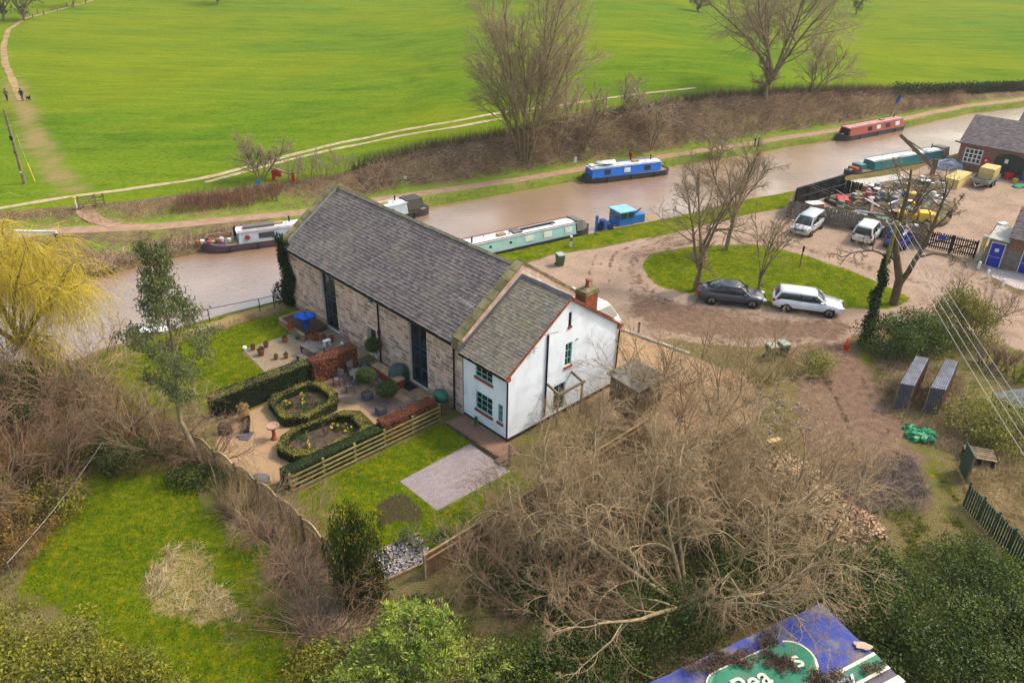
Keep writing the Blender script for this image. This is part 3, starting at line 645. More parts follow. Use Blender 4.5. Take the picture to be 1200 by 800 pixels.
# coursed blocks, each proud of the mortar
def stone_course_wall(wall, a0, a1, ztop, openings, place_m, keep, seed, zfun=None, hlo=.24, hhi=.36):
    rng = random.Random(seed); mats = []; z = .02
    while z < ztop - .06:
        h = min(rng.uniform(hlo, hhi), ztop - z); a = a0 - rng.uniform(0, .3)
        while a < a1:
            w_ = rng.uniform(.36, .85); p, q = max(a, a0), min(a + w_, a1); a += w_
            segs = [(p, q)]
            for o in openings:
                if z + h > o[2] + .03 and z < o[3] - .03:
                    segs = [s for (m_, n_) in segs for s in ((m_, min(n_, o[0])), (max(m_, o[1]), n_)) if s[1] - s[0] > .05]
            for (m_, n_) in segs:
                if n_ - m_ < .08 or (zfun and z + h > min(zfun(m_), zfun(n_))): continue
                mats.append(place_m((m_ + n_) / 2, z + h / 2) @ Matrix.Rotation(rng.uniform(-.012, .012), 4, 'X') @ Matrix.Diagonal((rng.uniform(.03, .075), n_ - m_ - rng.uniform(.05, .08), h - rng.uniform(.05, .075), 1)))
        z += h
    b = .42
    SV = np.array([(-.5 * 1, -.5, -.5), (-.5, .5, -.5), (-.5, .5, .5), (-.5, -.5, .5), (.5, -.5, -.5), (.5, .5, -.5), (.5, .5, .5), (.5, -.5, .5), (-.15, -.5, -.5), (-.15, .5, -.5), (-.15, .5, .5), (-.15, -.5, .5)])
    SV[:4, 1] *= .9; SV[:4, 2] *= .84
    SF = np.array([(0, 3, 2, 1), (0, 1, 9, 8), (1, 2, 10, 9), (2, 3, 11, 10), (3, 0, 8, 11), (8, 9, 5, 4), (9, 10, 6, 5), (10, 11, 7, 6), (11, 8, 4, 7)])
    pieces('stone', SV, SF, mats, STONE, wall, HB, keep=keep, rest='stonework')
stone_course_wall(wall, BU0 + .02, 22.9, 4.55, b_open, lambda a, z: Matrix.Translation((0, a, z)), 300, 5)
stone_course_wall(wall, .05, BW - .05, 8.0, [], lambda a, z: Matrix.Translation((a, BU0, z)) @ Matrix.Rotation(R_(90), 4, 'Z'), 0, 6, zfun=lambda a: line(a))
stone_course_wall(wall, .05, BW - .05, 8.0, [], lambda a, z: Matrix.Translation((a, BU1, z)) @ Matrix.Rotation(R_(-90), 4, 'Z'), 0, 8, zfun=lambda a: line(a))
stone_course_wall(wall, BU0 + .02, BU1 - .02, 4.55, [], lambda a, z: Matrix.Translation((BW, a, z)) @ Matrix.Rotation(R_(180), 4, 'Z'), 0, 9)
roof = roof_deck('roof', barn, -.2, 4.55, XR, ZR - .08, BW + .2, 4.55, BU0 + .6, BU1 - .42, LEAD)
slate_slope(roof, -.26, 4.56, XR, ZR - .06, BU0 + .62, BU1 - .44, .36, .235, SLATE, 300, HB, 1)
slate_slope(roof, BW + .26, 4.56, XR, ZR - .06, BU0 + .62, BU1 - .44, .4, .3, SLATE, 0, HB, 2, vis=False)
RIDGE = mat('ridge_tile', c(142, 128, 100), c(112, 104, 88), rough=.85, vary=.18, bump=.3)
rv = np.array([(-.17, -.5, -.1), (0, -.5, .03), (.17, -.5, -.1), (-.17, .5, -.1), (0, .5, .03), (.17, .5, -.1), (0, -.5, -.06), (0, .5, -.06)], float); rf = np.array([(0, 1, 4, 3), (1, 2, 5, 4), (0, 6, 1, 1), (6, 2, 1, 1), (3, 4, 7, 7), (7, 4, 5, 5), (0, 3, 7, 6), (6, 7, 5, 2)])
def ridge_tiles(roof, x, z, y0, y1, ln, material):
    n = int((y1 - y0) / ln); me = bpy.data.meshes.new('ridge_tile'); me.from_pydata([tuple(v) for v in rv * [1, ln, 1]], [], [tuple(dict.fromkeys(f)) for f in rf.tolist()]); me.materials.append(material)
    for i in range(n):
        o = link('ridge_tile', me, None, roof); o.location = (x, y0 + (i + .5) * (y1 - y0) / n, z + random.uniform(-.012, .012)); o.rotation_euler = (0, random.uniform(-.03, .03), random.uniform(-.02, .02))
ridge_tiles(roof, XR, ZR + .06, BU0 + .65, BU1 - .45, .46, RIDGE)
# parapet copings on both gables
def coping(parent, yc, width, x0, z0, xr, zr, x1, z1, n, drop=.16):
    for (xa, za, xb, zb) in ((x0, z0, xr, zr), (x1, z1, xr, zr)):
        for i in range(n):
            p = Vector((xa + (xb - xa) * (i + .02) / n, yc, za + (zb - za) * (i + .02) / n)); q = Vector((xa + (xb - xa) * (i + .98) / n, yc, za + (zb - za) * (i + .98) / n))
            mb = MB(); mb.bar(p, q, width * random.uniform(.94, 1.04), drop * random.uniform(.9, 1.2)); mb.build('coping_stone', COPING, parent)
for yy_, t_ in ((BU0 + .02, .5), (BU1 - .42, .4)):
    prof = [(0, 4.4), (0, 4.9), (XR, 8.12), (BW, 4.9), (BW, 4.4), (XR, 7.6)]
    MB().loft([[(p[0], y, p[1]) for p in prof] for y in (yy_, yy_ + t_)]).build('gable_parapet', STONE, barn)
coping(barn, BU0 + .3, .62, -.18, 4.88, XR + .02, 8.2, BW + .18, 4.88, 8)
coping(barn, BU1 - .22, .5, -.15, 4.88, XR + .02, 8.2, BW + .15, 4.88, 8)
MB().bar((-.1, BU1 - .5, 4.72), (XR, BU1 - .5, 7.98), .1, .05).bar((XR, BU1 - .5, 7.98), (BW, BU1 - .5, 4.72), .1, .05).build('flashing', mat('pale_lead', c(150, 164, 180), rough=.5), barn)
# kneeler at the near eave corner
MB().box((-.1, BU0 + .3, 4.62), (.4, .6, .42)).box((-.02, BU0 + .3, 4.3), (.3, .55, .25)).build('kneeler_stone', COPING, barn)
for a0, a1 in ((16.75, 18.5), (6.98, 8.7)):
    w_ = window(barn, a0, a1, .03, 4.47, fr, (.5,), (.26, .5, .58), PETROL, fw=.11, inset=.16, heavy=(1,), label='tall petrol blue glazed opening from ground to eaves')
window(barn, 12.35, 12.95, 3.85, 4.47, fr, (), (), PETROL, fw=.07, inset=.2)
mb = MB(); mb.bb((.3, 12.26, .02), (.36, 13.24, 2.04)); dr = mb.build('door', PETROL, barn)
MB().bb((.285, 12.5, 1.1), (.299, 13.0, 1.85)).build('pane', GLASS, dr); MB().box((.27, 12.4, 1.0), (.05, .03, .15)).build('handle', LEAD, dr)
mb = MB().tube([(-.1, 11.73, 4.5), (-.1, 11.6, 4.4), (-.1, 11.73, 4.2), (-.1, 11.75, .05)], .055, 8); mb.box((-.1, 11.74, 2.2), (.16, .2, .2)); mb.build('downpipe', PIPE, barn)
MB().tube([(-.12, 4.42, 4.5), (-.1, 4.38, 4.2), (-.1, 4.38, .05)], .055, 8).build('downpipe', PIPE, barn)
mb = MB(); mb.bar((-.3, BU0 + .6, 4.46), (-.3, BU1 - .1, 4.46), .1, .09); mb.build('gutter', PIPE, barn)
for u_, z_ in ((14.2, 2.25), (9.75, 2.2)):
    l = MB().tube([(-.02, u_, z_), (-.22, u_, z_ + .1), (-.28, u_, z_)], .02, 6); l.lathe([(.02, .0), (.1, -.1), (.12, -.16)], (-.28, u_, z_), 8); l.build('wall_lamp', mat('galvanised', c(150, 152, 154), rough=.4, metal=.6), barn)
# aerial by the parapet
ALU = mat('aluminium', c(190, 186, 182), rough=.4, metal=.5)
mb = MB().bar((1.0, BU0 + .15, 5.9), (1.0, BU0 + .15, 6.6), .04).bar((1.0, BU0 + .1, 6.5), (1.0, BU0 + 1.5, 6.62), .03)
for i in range(6): mb.bar((.8, BU0 + .3 + i * .22, 6.52 + i * .018), (1.2, BU0 + .3 + i * .22, 6.52 + i * .018), .015)
mb.build('aerial', ALU, barn)

# ---------------- white cottage
cot = thing('white_cottage', 'white painted brick cottage with teal windows joined to the stone barn', 'house', ORI, YAW)
CW, CZR, CXR = 9.0, 7.45, 4.5
cline = Roofline(0, 4.32, CXR, CZR - .12, CW, 4.32)
f_open = [(1.22, 2.62, 3.14, 4.12), (1.2, 2.58, 1.03, 2.2), (.37, .75, 1.05, 2.2)]
g_open = [(4.5, 4.76, 5.62, 6.5), (4.4, 4.95, 3.1, 4.56), (3.6, 4.55, .3, 2.1)]
gb = lambda a, z, d: (a, d, z)
mb = MB()
wall_plane(mb, 0, 3.64, lambda a: 4.3, f_open, lambda a, z, d: (d, a, z), .18, .3)
wall_plane(mb, 0, CW, cline, g_open, gb, .18, .3)
wall_plane(mb, 0, 3.74, lambda a: 4.3, [], lambda a, z, d: (CW - d, a, z), .18, .3)
cw = mb.build('wall', WHITE, cot, recalc=False)
MB().bb((-.03, -.03, 0), (-.002, 3.64, .22)).bb((-.03, -.03, 0), (CW, -.002, .22)).build('plinth', mat('dark_plinth', c(60, 48, 56), rough=.8), cot)
for o_, (cc_, rr_) in zip(f_open, (((1 / 3, 2 / 3), (1 / 3, 2 / 3)), ((1 / 3, 2 / 3), (1 / 3, 2 / 3)), ((.5,), (.33, .66)))):
    window(cot, *o_, lambda a, z, d: (d, a, z), cc_, rr_, TEAL, sill=BRICK, fw=.07, inset=.03)
window(cot, *g_open[1], gb, (.5,), (.33, .66), TEAL, sill=BRICK, fw=.06, inset=.05)
window(cot, *g_open[2], gb, (.5,), (.3, .65), TEAL, fw=.08, inset=.05, label='teal glazed garden door under the porch canopy')
mb = MB(); ar = [(4.63 + .13 * math.cos(t), 6.38 + .14 * math.sin(t)) for t in np.linspace(0, math.pi, 7)]
at_ = mb.add([gb(4.5, 5.62, .05), gb(4.76, 5.62, .05)] + [gb(a, z, .05) for a, z in ar], [tuple(range(9))]).build('window', GLASS, cot, recalc=False); at_['label'] = 'tiny arched attic opening'
MB().bb((4.46, -.06, 5.5), (4.8, .05, 5.62)).build('sill', BRICK, at_)
croof = roof_deck('roof', cot, -.22, 4.22, CXR, CZR - .02, CW + .22, 4.22, -.1, 3.74, LEAD)
slate_slope(croof, -.3, 4.21, CXR, CZR, -.14, 3.72, .3, .2, SLATE2, 300, HB, 11)
slate_slope(croof, CW + .3, 4.21, CXR, CZR, -.14, 3.72, .3, .25, SLATE2, 0, HB, 12, vis=False)
ridge_tiles(croof, CXR, CZR + .1, -.1, 3.7, .42, mat('blue_ridge', c(92, 92, 100), c(76, 76, 84), rough=.7, vary=.1))
mb = MB().bar((-.3, 3.68, 4.36), (CXR, 3.68, CZR + .1), .16, .07).bar((CXR, 3.68, CZR + .1), (CW + .3, 3.68, 4.36), .16, .07); mb.build('flashing', LEAD, cot)
# brick verge course along the gable
for (xa, xb) in ((-.28, CXR), (CW + .28, CXR)):
    L = math.hypot(xb - xa, CZR - 4.2); n = 24
    me = MB().box((0, 0, 0), (L / n - .012, .15, .1)).mesh('verge_brick', BRICK)
    for i in range(n):
        f_ = (i + .5) / n; o = link('verge_brick', me, None, croof); s_ = 1 if xb > xa else -1
        o.location = (xa + (xb - xa) * f_, -.1, 4.2 + (CZR - 4.2) * f_ - .06); o.rotation_euler = (0, -math.atan2(CZR - 4.2, abs(xb - xa)) * s_, 0)
for x_ in (-.06, CW + .06): MB().box((x_, -.06, 4.12), (.26, .16, .3)).build('verge_corbel', BRICK, cot)
MB().tube([(-.24, -.02, 4.2), (-.1, -.06, 3.95), (-.08, -.06, .05)], .05, 8).build('downpipe', PIPE, cot)
MB().tube([(2.88, -.06, 5.7), (2.88, -.06, .4)], .055, 8).build('downpipe', PIPE, cot)
MB().tube([(CW + .3, -.12, 4.22), (CW + .1, -.06, 3.95), (CW + .02, -.06, .05)], .05, 8).build('downpipe', PIPE, cot)
for x_ in (-.3, CW + .3): MB().bar((x_, -.1, 4.14), (x_, 3.7, 4.14), .1, .08).build('gutter', PIPE, cot)
mb = MB().bar((1.75, -.12, 5.0), (1.75, -.12, 5.5), .03).bar((1.5, -.12, 5.35), (2.0, -.12, 5.3), .02).bar((1.55, -.12, 5.15), (1.95, -.12, 5.12), .02).bar((2.2, -.1, 5.9), (3.1, -.6, 6.05), .03); mb.build('aerial', ALU, cot)
MB().lathe([(.05, 0), (.09, .03), (.09, .05)], (5.3, -.01, 4.55), 8).build('vent', LEAD, cot)
# chimney on the rear slope
cx, cy, cz = 6.55, .55, 4.72
ch = MB().box((cx, cy, cz + .9), (1.05, .8, 2.6)).build('chimney', mat('chimney_brick', c(176, 96, 64), c(146, 74, 48), rough=.9, scale=8, bump=.4, bscale=22, dirt=c(150, 120, 70), dirt_amt=.5), cot)
bk = MB().box((0, 0, 0), (.215, .1, .062)).mesh('brick', BRICK)
for r_ in range(20):
    for k in range(4):
        o = link('brick', bk, None, ch); o.location = (cx - .36 + k * .228 + (r_ % 2) * .05 - .02, cy - .355, cz + .75 + r_ * .073)
    for k in range(3):
        o = link('brick', bk, None, ch); o.location = (cx - .48, cy - .2 + k * .228 + (r_ % 2) * .03 - .01, cz + .75 + r_ * .073); o.rotation_euler = (0, 0, R_(90))
MB().box((cx, cy, cz + 2.24), (1.16, .9, .12)).box((cx, cy, cz + 2.36), (1.08, .82, .12)).box((cx, cy, cz + 2.47), (.8, .6, .1), taper=.6).build('cap', COPING, ch)
MB().lathe([(.13, 0), (.15, .1), (.12, .2), (.11, .42), (.15, .46), (.15, .52), (.11, .53)], (cx, cy, cz + 2.48), 10).build('pot', mat('terracotta', c(170, 84, 70), c(120, 60, 56), rough=.8), ch)
# porch canopy posts and rafters on the gable
mb = MB()
for v_ in (3.0, 5.0): mb.bar((v_, -.02, 2.55), (v_, -.9, 2.3), .09, .14)
mb.bar((2.9, -.9, 2.2), (5.2, -.9, 2.25), .1, .14)
for v_ in (3.0, 5.0): mb.bar((v_, -.9, 0), (v_, -.9, 2.2), .1)
mb.build('porch_frame', WOODV, cot)
# ================================================================== VEGETATION LIBRARY
def tubes(P, Rr, K=3, tip=False):
    """P (B,S,3) polylines, Rr (B,S) radii -> verts, [quads, triangles]; tip: each strand ends in a point"""
    B, S, _ = P.shape
    T = np.empty_like(P); T[:, 1:-1] = P[:, 2:] - P[:, :-2]; T[:, 0] = P[:, 1] - P[:, 0]; T[:, -1] = P[:, -1] - P[:, -2]
    T /= np.linalg.norm(T, axis=2, keepdims=True) + 1e-9
    ref = np.where(np.abs(T[..., 2:3]) < .9, np.array([0, 0, 1.]), np.array([1., 0, 0]))
    X = np.cross(T, ref); X /= np.linalg.norm(X, axis=2, keepdims=True) + 1e-9; Yv = np.cross(X, T)
    a = np.arange(K) * 2 * np.pi / K; Q = S - 1 if tip else S
    V = P[:, :Q, None] + Rr[:, :Q, None, None] * (np.cos(a)[None, None, :, None] * X[:, :Q, None] + np.sin(a)[None, None, :, None] * Yv[:, :Q, None])
    idx = np.arange(B * Q * K).reshape(B, Q, K); n = np.roll(idx, -1, 2)
    F4 = np.stack([idx[:, :-1], n[:, :-1], n[:, 1:], idx[:, 1:]], -1).reshape(-1, 4); V = V.reshape(-1, 3); F3 = np.zeros((0, 3), int)
    if tip:
        e = (len(V) + np.arange(B))[:, None] + np.zeros((1, K), int); F3 = np.stack([idx[:, -1], n[:, -1], e], -1).reshape(-1, 3); V = np.concatenate([V, P[:, -1]])
    return V, [F4, F3]
def strand_var(r, S, K, tip): return np.concatenate([np.repeat(r, (S - 2 if tip else S - 1) * K), np.repeat(r, K) if tip else []])
def unit(a): return a / (np.linalg.norm(a, axis=-1, keepdims=True) + 1e-9)
def grow(P, D, L, Rd, nseg, wander, trop, rng, taper=.3):
    B = len(P); pts = np.empty((B, nseg + 1, 3)); dirs = np.empty((B, nseg + 1, 3)); pts[:, 0] = P; dirs[:, 0] = D; d = D.copy()
    w0 = rng.normal(0, 1, (B, 3))
    for i in range(nseg):
        w0 = .6 * w0 + .8 * rng.normal(0, 1, (B, 3))
        d = unit(d + wander * w0 + np.array([0, 0, trop])); pts[:, i + 1] = pts[:, i] + d * (L / nseg)[:, None]; dirs[:, i + 1] = d
    t = np.linspace(0, 1, nseg + 1)[None]; rad = Rd[:, None] * (1 - (1 - taper) * t)
    return pts, dirs, rad
def branch_system(stems, levels, seed):
    """stems: list of (point, dir, length, radius). levels: dicts n,wander,trop,kids,t0,ang,lr,rr,K,minr"""
    rng = np.random.RandomState(seed)
    P = np.array([s[0] for s in stems], float); D = unit(np.array([s[1] for s in stems], float)); L = np.array([s[2] for s in stems], float); Rd = np.array([s[3] for s in stems], float)
    out = []
    for li, lv in enumerate(levels):
        pts, dirs, rad = grow(P, D, L, Rd, lv['n'], lv['wander'], lv['trop'], rng, lv.get('taper', .35))
        if li == 0 and len(stems[0]) > 4:          # stems given as drawn polylines: (..., points)
            for i, s_ in enumerate(stems):
                q = np.array(s_[4], float); d_ = np.r_[0, np.cumsum(np.linalg.norm(np.diff(q, axis=0), axis=1))]; tt_ = np.linspace(0, d_[-1], lv['n'] + 1)
                pts[i] = np.stack([np.interp(tt_, d_, q[:, j]) for j in range(3)], -1) + rng.normal(0, .025, (lv['n'] + 1, 3)) * (np.arange(lv['n'] + 1) > 0)[:, None]; dirs[i] = unit(np.gradient(pts[i], axis=0)); L[i] = d_[-1]
        out.append((pts, rad, lv.get('K', 3), dirs, lv.get('tip', li == len(levels) - 1)))
        k = lv.get('kids', 0)
        if not k or li == len(levels) - 1: break
        B = len(P); t = lv['t0'] + (1 - lv['t0']) * (np.arange(k)[None] + rng.rand(B, k)) / k; t = np.minimum(t, .995)
        fi = t * lv['n']; i0 = fi.astype(int); fr = (fi - i0)[..., None]; bi = np.arange(B)[:, None]
        p = pts[bi, i0] * (1 - fr) + pts[bi, i0 + 1] * fr; d0 = dirs[bi, i0]; r0 = rad[bi, i0]
        perp = rng.normal(0, 1, d0.shape); perp -= (perp * d0).sum(-1, keepdims=True) * d0; perp = unit(perp + np.array([0, 0, lv.get('up', .0)]))
        a = np.radians(lv['ang'] + rng.normal(0, lv.get('angv', 10), t.shape))[..., None]
        D = unit(np.cos(a) * d0 + np.sin(a) * perp).reshape(-1, 3); P = p.reshape(-1, 3)
        L = (L[:, None] * lv['lr'] * (1.15 - lv.get('fall', .6) * t) * rng.uniform(.7, 1.3, t.shape)).reshape(-1)
        Rd = np.maximum(r0 * lv['rr'] * rng.uniform(.8, 1.1, t.shape), lv.get('minr', .004)).reshape(-1)
    return out
def join_tubes(lst):
    Vs, F4, F3, n = [], [], [], 0
    for pts, rad, K, _, tip in lst:
        v, (q, t3) = tubes(pts, rad, K, tip); Vs.append(v); F4.append(q + n); F3.append(t3 + n); n += len(v)
    return np.concatenate(Vs), [np.concatenate(F4), np.concatenate(F3)]
def leaves(P, Nrm, size, rng, aspect=.5, droop=0.0, szvar=.35, fold=.15):
    """one small folded leaf at each point; Nrm roughly the outward direction"""
    n = len(P); nn = unit(Nrm + rng.normal(0, .6, (n, 3))); t = unit(np.cross(nn, rng.normal(0, 1, (n, 3)))); t = unit(t + np.array([0, 0, -droop])); b = np.cross(nn, t)
    s = (size * rng.uniform(1 - szvar, 1 + szvar, n))[:, None]
    v = np.stack([P, P + t * s * .5 + b * s * aspect * .5 + nn * s * fold, P + t * s, P + t * s * .5 - b * s * aspect * .5 + nn * s * fold], 1).reshape(-1, 3)
    f = np.arange(4 * n).reshape(n, 4); return v, f, rng.rand(n)
def clump_points(blobs, n, rng, shell=.35):
    """blobs (k,7): centre xyz, radii xyz, weight; points in the outer shell"""
    blobs = np.asarray(blobs, float); wgt = blobs[:, 6] / blobs[:, 6].sum(); k = rng.choice(len(blobs), n, p=wgt)
    d = unit(rng.normal(0, 1, (n, 3))); r = 1 - shell * rng.rand(n) ** 1.5
    return blobs[k, :3] + d * blobs[k, 3:6] * r[:, None], unit(d / blobs[k, 3:6])
BARK = mat('pale_bark', c(178, 158, 120), c(140, 122, 90), rough=.9, scale=3, bump=.3)
TWIG = mat('tan_twig', c(188, 160, 122), c(150, 124, 90), rough=.9, scale=.7, vary=.0)
BARK2 = mat('grey_bark', c(146, 128, 100), c(112, 98, 76), rough=.9, scale=3, bump=.3, dirt=c(104, 104, 50), dirt_amt=.5)
TWIG2 = mat('brown_twig', c(158, 136, 106), c(128, 108, 80), rough=.9, scale=.5)
TWIG3 = mat('reddish_twig', c(162, 126, 100), c(126, 96, 76), rough=.9, scale=.5)
def bare_tree(name, label, base, stems, levels, seed, split=2, bark=BARK2, twig=TWIG2, group=None, cat='tree'):
    t = thing(name, label, cat, base, 0, group); lst = branch_system(stems, levels, seed)
    v, f = join_tubes(lst[:split]); npobj('trunk', v, f, bark, t, smooth=True)
    if len(lst) > split:
        v, f = join_tubes(lst[split:]); npobj('crown', v, f, twig, t, smooth=True)
    return t, lst
def shrub(name, label, base, blobs, n, size, lmat, seed, aspect=.5, shell=.4, group=None, cat='shrub', stems=5, droop=0., bark=BARK2):
    t = thing(name, label, cat, base, 0, group); rng = np.random.RandomState(seed)
    P, Nn = clump_points(blobs, n, rng, shell); v, f, va = leaves(P, Nn, size, rng, aspect, droop)
    k = v.reshape(-1, 4, 3)[:, :, 2].min(1) > .02; f = f[k]; va = va[k]
    npobj('foliage', v, f, lmat, t, var=va)
    b = np.asarray(blobs); tg = [b[rng.randint(len(b)), :3] for _ in range(stems)]
    st = [((q[0] * .25, q[1] * .25, 0), (q[0] * .75, q[1] * .75, max(q[2], .2)), np.linalg.norm([q[0] * .75, q[1] * .75, q[2]]), .05) for q in tg]
    lst = branch_system(st, [dict(n=4, wander=.12, trop=.03, kids=5, t0=.3, ang=35, lr=.5, rr=.6, K=4), dict(n=3, wander=.15, trop=.02, K=3)], seed)
    v, f = join_tubes(lst); npobj('branches', v, f, bark, t, smooth=True); return t

# ---- clipped hedges: woody core, leaf skin; lighter top leaf colour paints light from above
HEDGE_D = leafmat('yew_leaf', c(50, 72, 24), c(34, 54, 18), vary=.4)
HEDGE_LIT = leafmat('hedge_lit_top', c(160, 152, 76), c(124, 126, 56), vary=.25)  # lighter leaf for hedge tops, painting the light they catch
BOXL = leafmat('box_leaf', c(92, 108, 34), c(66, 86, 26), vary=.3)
BOX_LIT = leafmat('box_lit_top', c(214, 194, 84), c(180, 168, 66), vary=.2)  # lighter box leaf, light on the clipped tops put into the colour
COPPER = leafmat('copper_beech_leaf', c(178, 112, 74), c(140, 82, 52), vary=.35, hue=.015)
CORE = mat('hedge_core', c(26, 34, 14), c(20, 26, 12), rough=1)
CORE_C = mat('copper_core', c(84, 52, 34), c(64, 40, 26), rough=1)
def poly_hedge(name, label, ring_out, ring_in, h, lmat, tmat, core, dens=420, size=.06, group=None, z0=0., ztop_var=.03, seed=0):
    """ring_out / ring_in: matching closed loops (house frame u,v) of a hedge wall"""
    rng = np.random.RandomState(seed); o = np.array([Lp(*q)[:2] for q in ring_out]); cc = o.mean(0)
    t = thing(name, label, 'hedge', (cc[0], cc[1], 0), 0, group); o = o - cc
    i_ = None if ring_in is None else np.array([Lp(*q)[:2] for q in ring_in]) - cc
    quads = []; n = len(o)
    if i_ is None:
        for k in range(n): a, b = o[k], o[(k + 1) % n]; quads.append(((*a, z0), (*b, z0), (*b, h), (*a, h), 0))
        quads.append(((*o[0], h), (*o[1], h), (*o[2], h), (*o[3], h), 1))
    else:
        for k in range(n):
            a, b, p, q = o[k], o[(k + 1) % n], i_[k], i_[(k + 1) % n]
            quads += [((*a, z0), (*b, z0), (*b, h), (*a, h), 0), ((*q, z0), (*p, z0), (*p, h), (*q, h), 0), ((*a, h), (*b, h), (*q, h), (*p, h), 1)]
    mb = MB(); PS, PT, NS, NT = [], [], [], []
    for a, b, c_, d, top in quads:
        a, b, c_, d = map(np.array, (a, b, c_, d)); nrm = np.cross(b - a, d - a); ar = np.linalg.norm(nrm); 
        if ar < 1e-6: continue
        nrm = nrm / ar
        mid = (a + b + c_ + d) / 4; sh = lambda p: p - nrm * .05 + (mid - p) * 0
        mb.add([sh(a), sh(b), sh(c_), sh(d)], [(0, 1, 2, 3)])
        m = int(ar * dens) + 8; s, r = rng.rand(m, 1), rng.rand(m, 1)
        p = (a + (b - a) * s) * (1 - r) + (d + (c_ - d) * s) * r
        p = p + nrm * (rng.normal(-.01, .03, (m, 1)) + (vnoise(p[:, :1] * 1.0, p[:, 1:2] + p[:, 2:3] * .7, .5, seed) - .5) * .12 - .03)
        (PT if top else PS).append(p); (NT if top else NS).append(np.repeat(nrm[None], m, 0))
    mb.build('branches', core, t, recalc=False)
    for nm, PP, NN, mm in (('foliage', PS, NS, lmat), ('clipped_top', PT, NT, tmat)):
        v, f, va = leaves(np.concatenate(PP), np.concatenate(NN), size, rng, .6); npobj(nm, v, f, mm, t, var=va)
    return t

# ================================================================== GARDEN
def rect(u0, u1, v0, v1): return [(u0, v0), (u1, v0), (u1, v1), (u0, v1)][::-1]
poly_hedge('clipped_hedge', 'tall dark green clipped hedge between lawn and gravel parterre', rect(12.35, 13.25, -10.9, -4.75), None, 1.45, HEDGE_D, HEDGE_LIT, CORE, 500, .075, seed=1)
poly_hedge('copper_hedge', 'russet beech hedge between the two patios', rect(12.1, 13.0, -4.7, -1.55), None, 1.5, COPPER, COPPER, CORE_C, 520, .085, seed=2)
poly_hedge('clipped_hedge', 'low dark green hedge behind the rail fence', rect(4.25, 5.0, -11.0, -5.1), None, 1.05, HEDGE_D, BOXL, CORE, 520, .07, seed=3)  # lighter box leaf on top paints the light there
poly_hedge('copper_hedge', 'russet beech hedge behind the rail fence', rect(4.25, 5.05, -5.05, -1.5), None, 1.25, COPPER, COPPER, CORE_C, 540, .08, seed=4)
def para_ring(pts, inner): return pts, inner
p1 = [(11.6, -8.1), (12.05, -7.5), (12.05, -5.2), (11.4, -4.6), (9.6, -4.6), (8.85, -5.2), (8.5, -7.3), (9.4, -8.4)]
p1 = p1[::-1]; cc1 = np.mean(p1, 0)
poly_hedge('box_parterre', 'clipped box hedge ring around daffodils beside the bird bath', p1, [tuple(cc1 + (np.array(q) - cc1) * .72) for q in p1], .62, BOXL, BOX_LIT, CORE, 700, .05, seed=5)
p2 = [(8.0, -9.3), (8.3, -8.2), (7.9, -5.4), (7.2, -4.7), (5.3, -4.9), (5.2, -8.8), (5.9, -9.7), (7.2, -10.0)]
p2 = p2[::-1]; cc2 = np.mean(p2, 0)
poly_hedge('box_parterre', 'clipped box hedge ring against the rail fence hedge', p2, [tuple(cc2 + (np.array(q) - cc2) * .74) for q in p2], .62, BOXL, BOX_LIT, CORE, 700, .05, seed=6)
SOIL = mat('garden_soil', c(98, 80, 64), c(66, 52, 42), rough=1, scale=5, bump=.6)
for pp, cc_ in ((p1, cc1), (p2, cc2)):
    P = [Lp(*(cc_ + (np.array(q) - cc_) * .76)) for q in pp]; mb = MB(); mb.add([(p[0], p[1], .12) for p in P], [tuple(range(len(P)))])
    prop(mb.build('soil', SOIL, None, recalc=False), 'dark planting soil inside the box ring', kind='structure')
SPEAR = leafmat('daffodil_leaf', c(96, 132, 60), c(70, 108, 44), vary=.3); YEL = mat('daffodil_yellow', c(240, 208, 40), rough=.6, vary=.15)
def daffodils(loc, n, seed, r, label, flowers=True):
    rng = np.random.RandomState(seed); t = thing('daffodil_clump', label, 'daffodils', loc, 0, 'spring bulbs in the garden beds')
    a = rng.rand(n) * 6.28; rr_ = r * np.sqrt(rng.rand(n)); P = np.stack([rr_ * np.cos(a), rr_ * np.sin(a), 0 * a], -1); d = np.stack([rng.normal(0, .3, n), rng.normal(0, .3, n), np.ones(n)], -1)
    pts, dirs, rad = grow(P, unit(d), rng.uniform(.22, .42, n), np.full(n, .016), 3, .15, -.05, rng, .3); v, f = tubes(pts, rad, 3); npobj('blades', v, f, SPEAR, t, smooth=True)
    if flowers:
        k = rng.choice(n, max(3, n // 14)); q = pts[k, -1] + [0, 0, .05]; v, f, va = leaves(np.repeat(q, 4, 0), rng.normal(0, 1, (len(q) * 4, 3)), .11, rng, .8); npobj('flowers', v, f, YEL, t, var=va)
for i, (u, v, n, fl) in enumerate(((10.9, -7.2, 70, 1), (10.4, -6.6, 60, 1), (10.9, -6.0, 50, 1), (9.8, -6.6, 40, 0), (9.9, -5.7, 60, 0), (7.5, -8.3, 50, 1), (6.4, -8.6, 60, 1), (7.1, -6.3, 70, 1), (6.5, -6.0, 60, 1))):
    daffodils(Lp(u, v, .1), n, i, .35, ('yellow daffodil clump inside the box ring beside the tall dark hedge' if i < 5 else 'yellow daffodil clump inside the box ring against the rail fence hedge') if fl else ('leafy green clump at the canal-lawn side of the ring by the dark hedge', 'leafy green clump at the patio end of the ring by the dark hedge')[i == 4], fl)
RUST = mat('dry_stems', c(120, 84, 62), c(90, 62, 46), rough=.9)
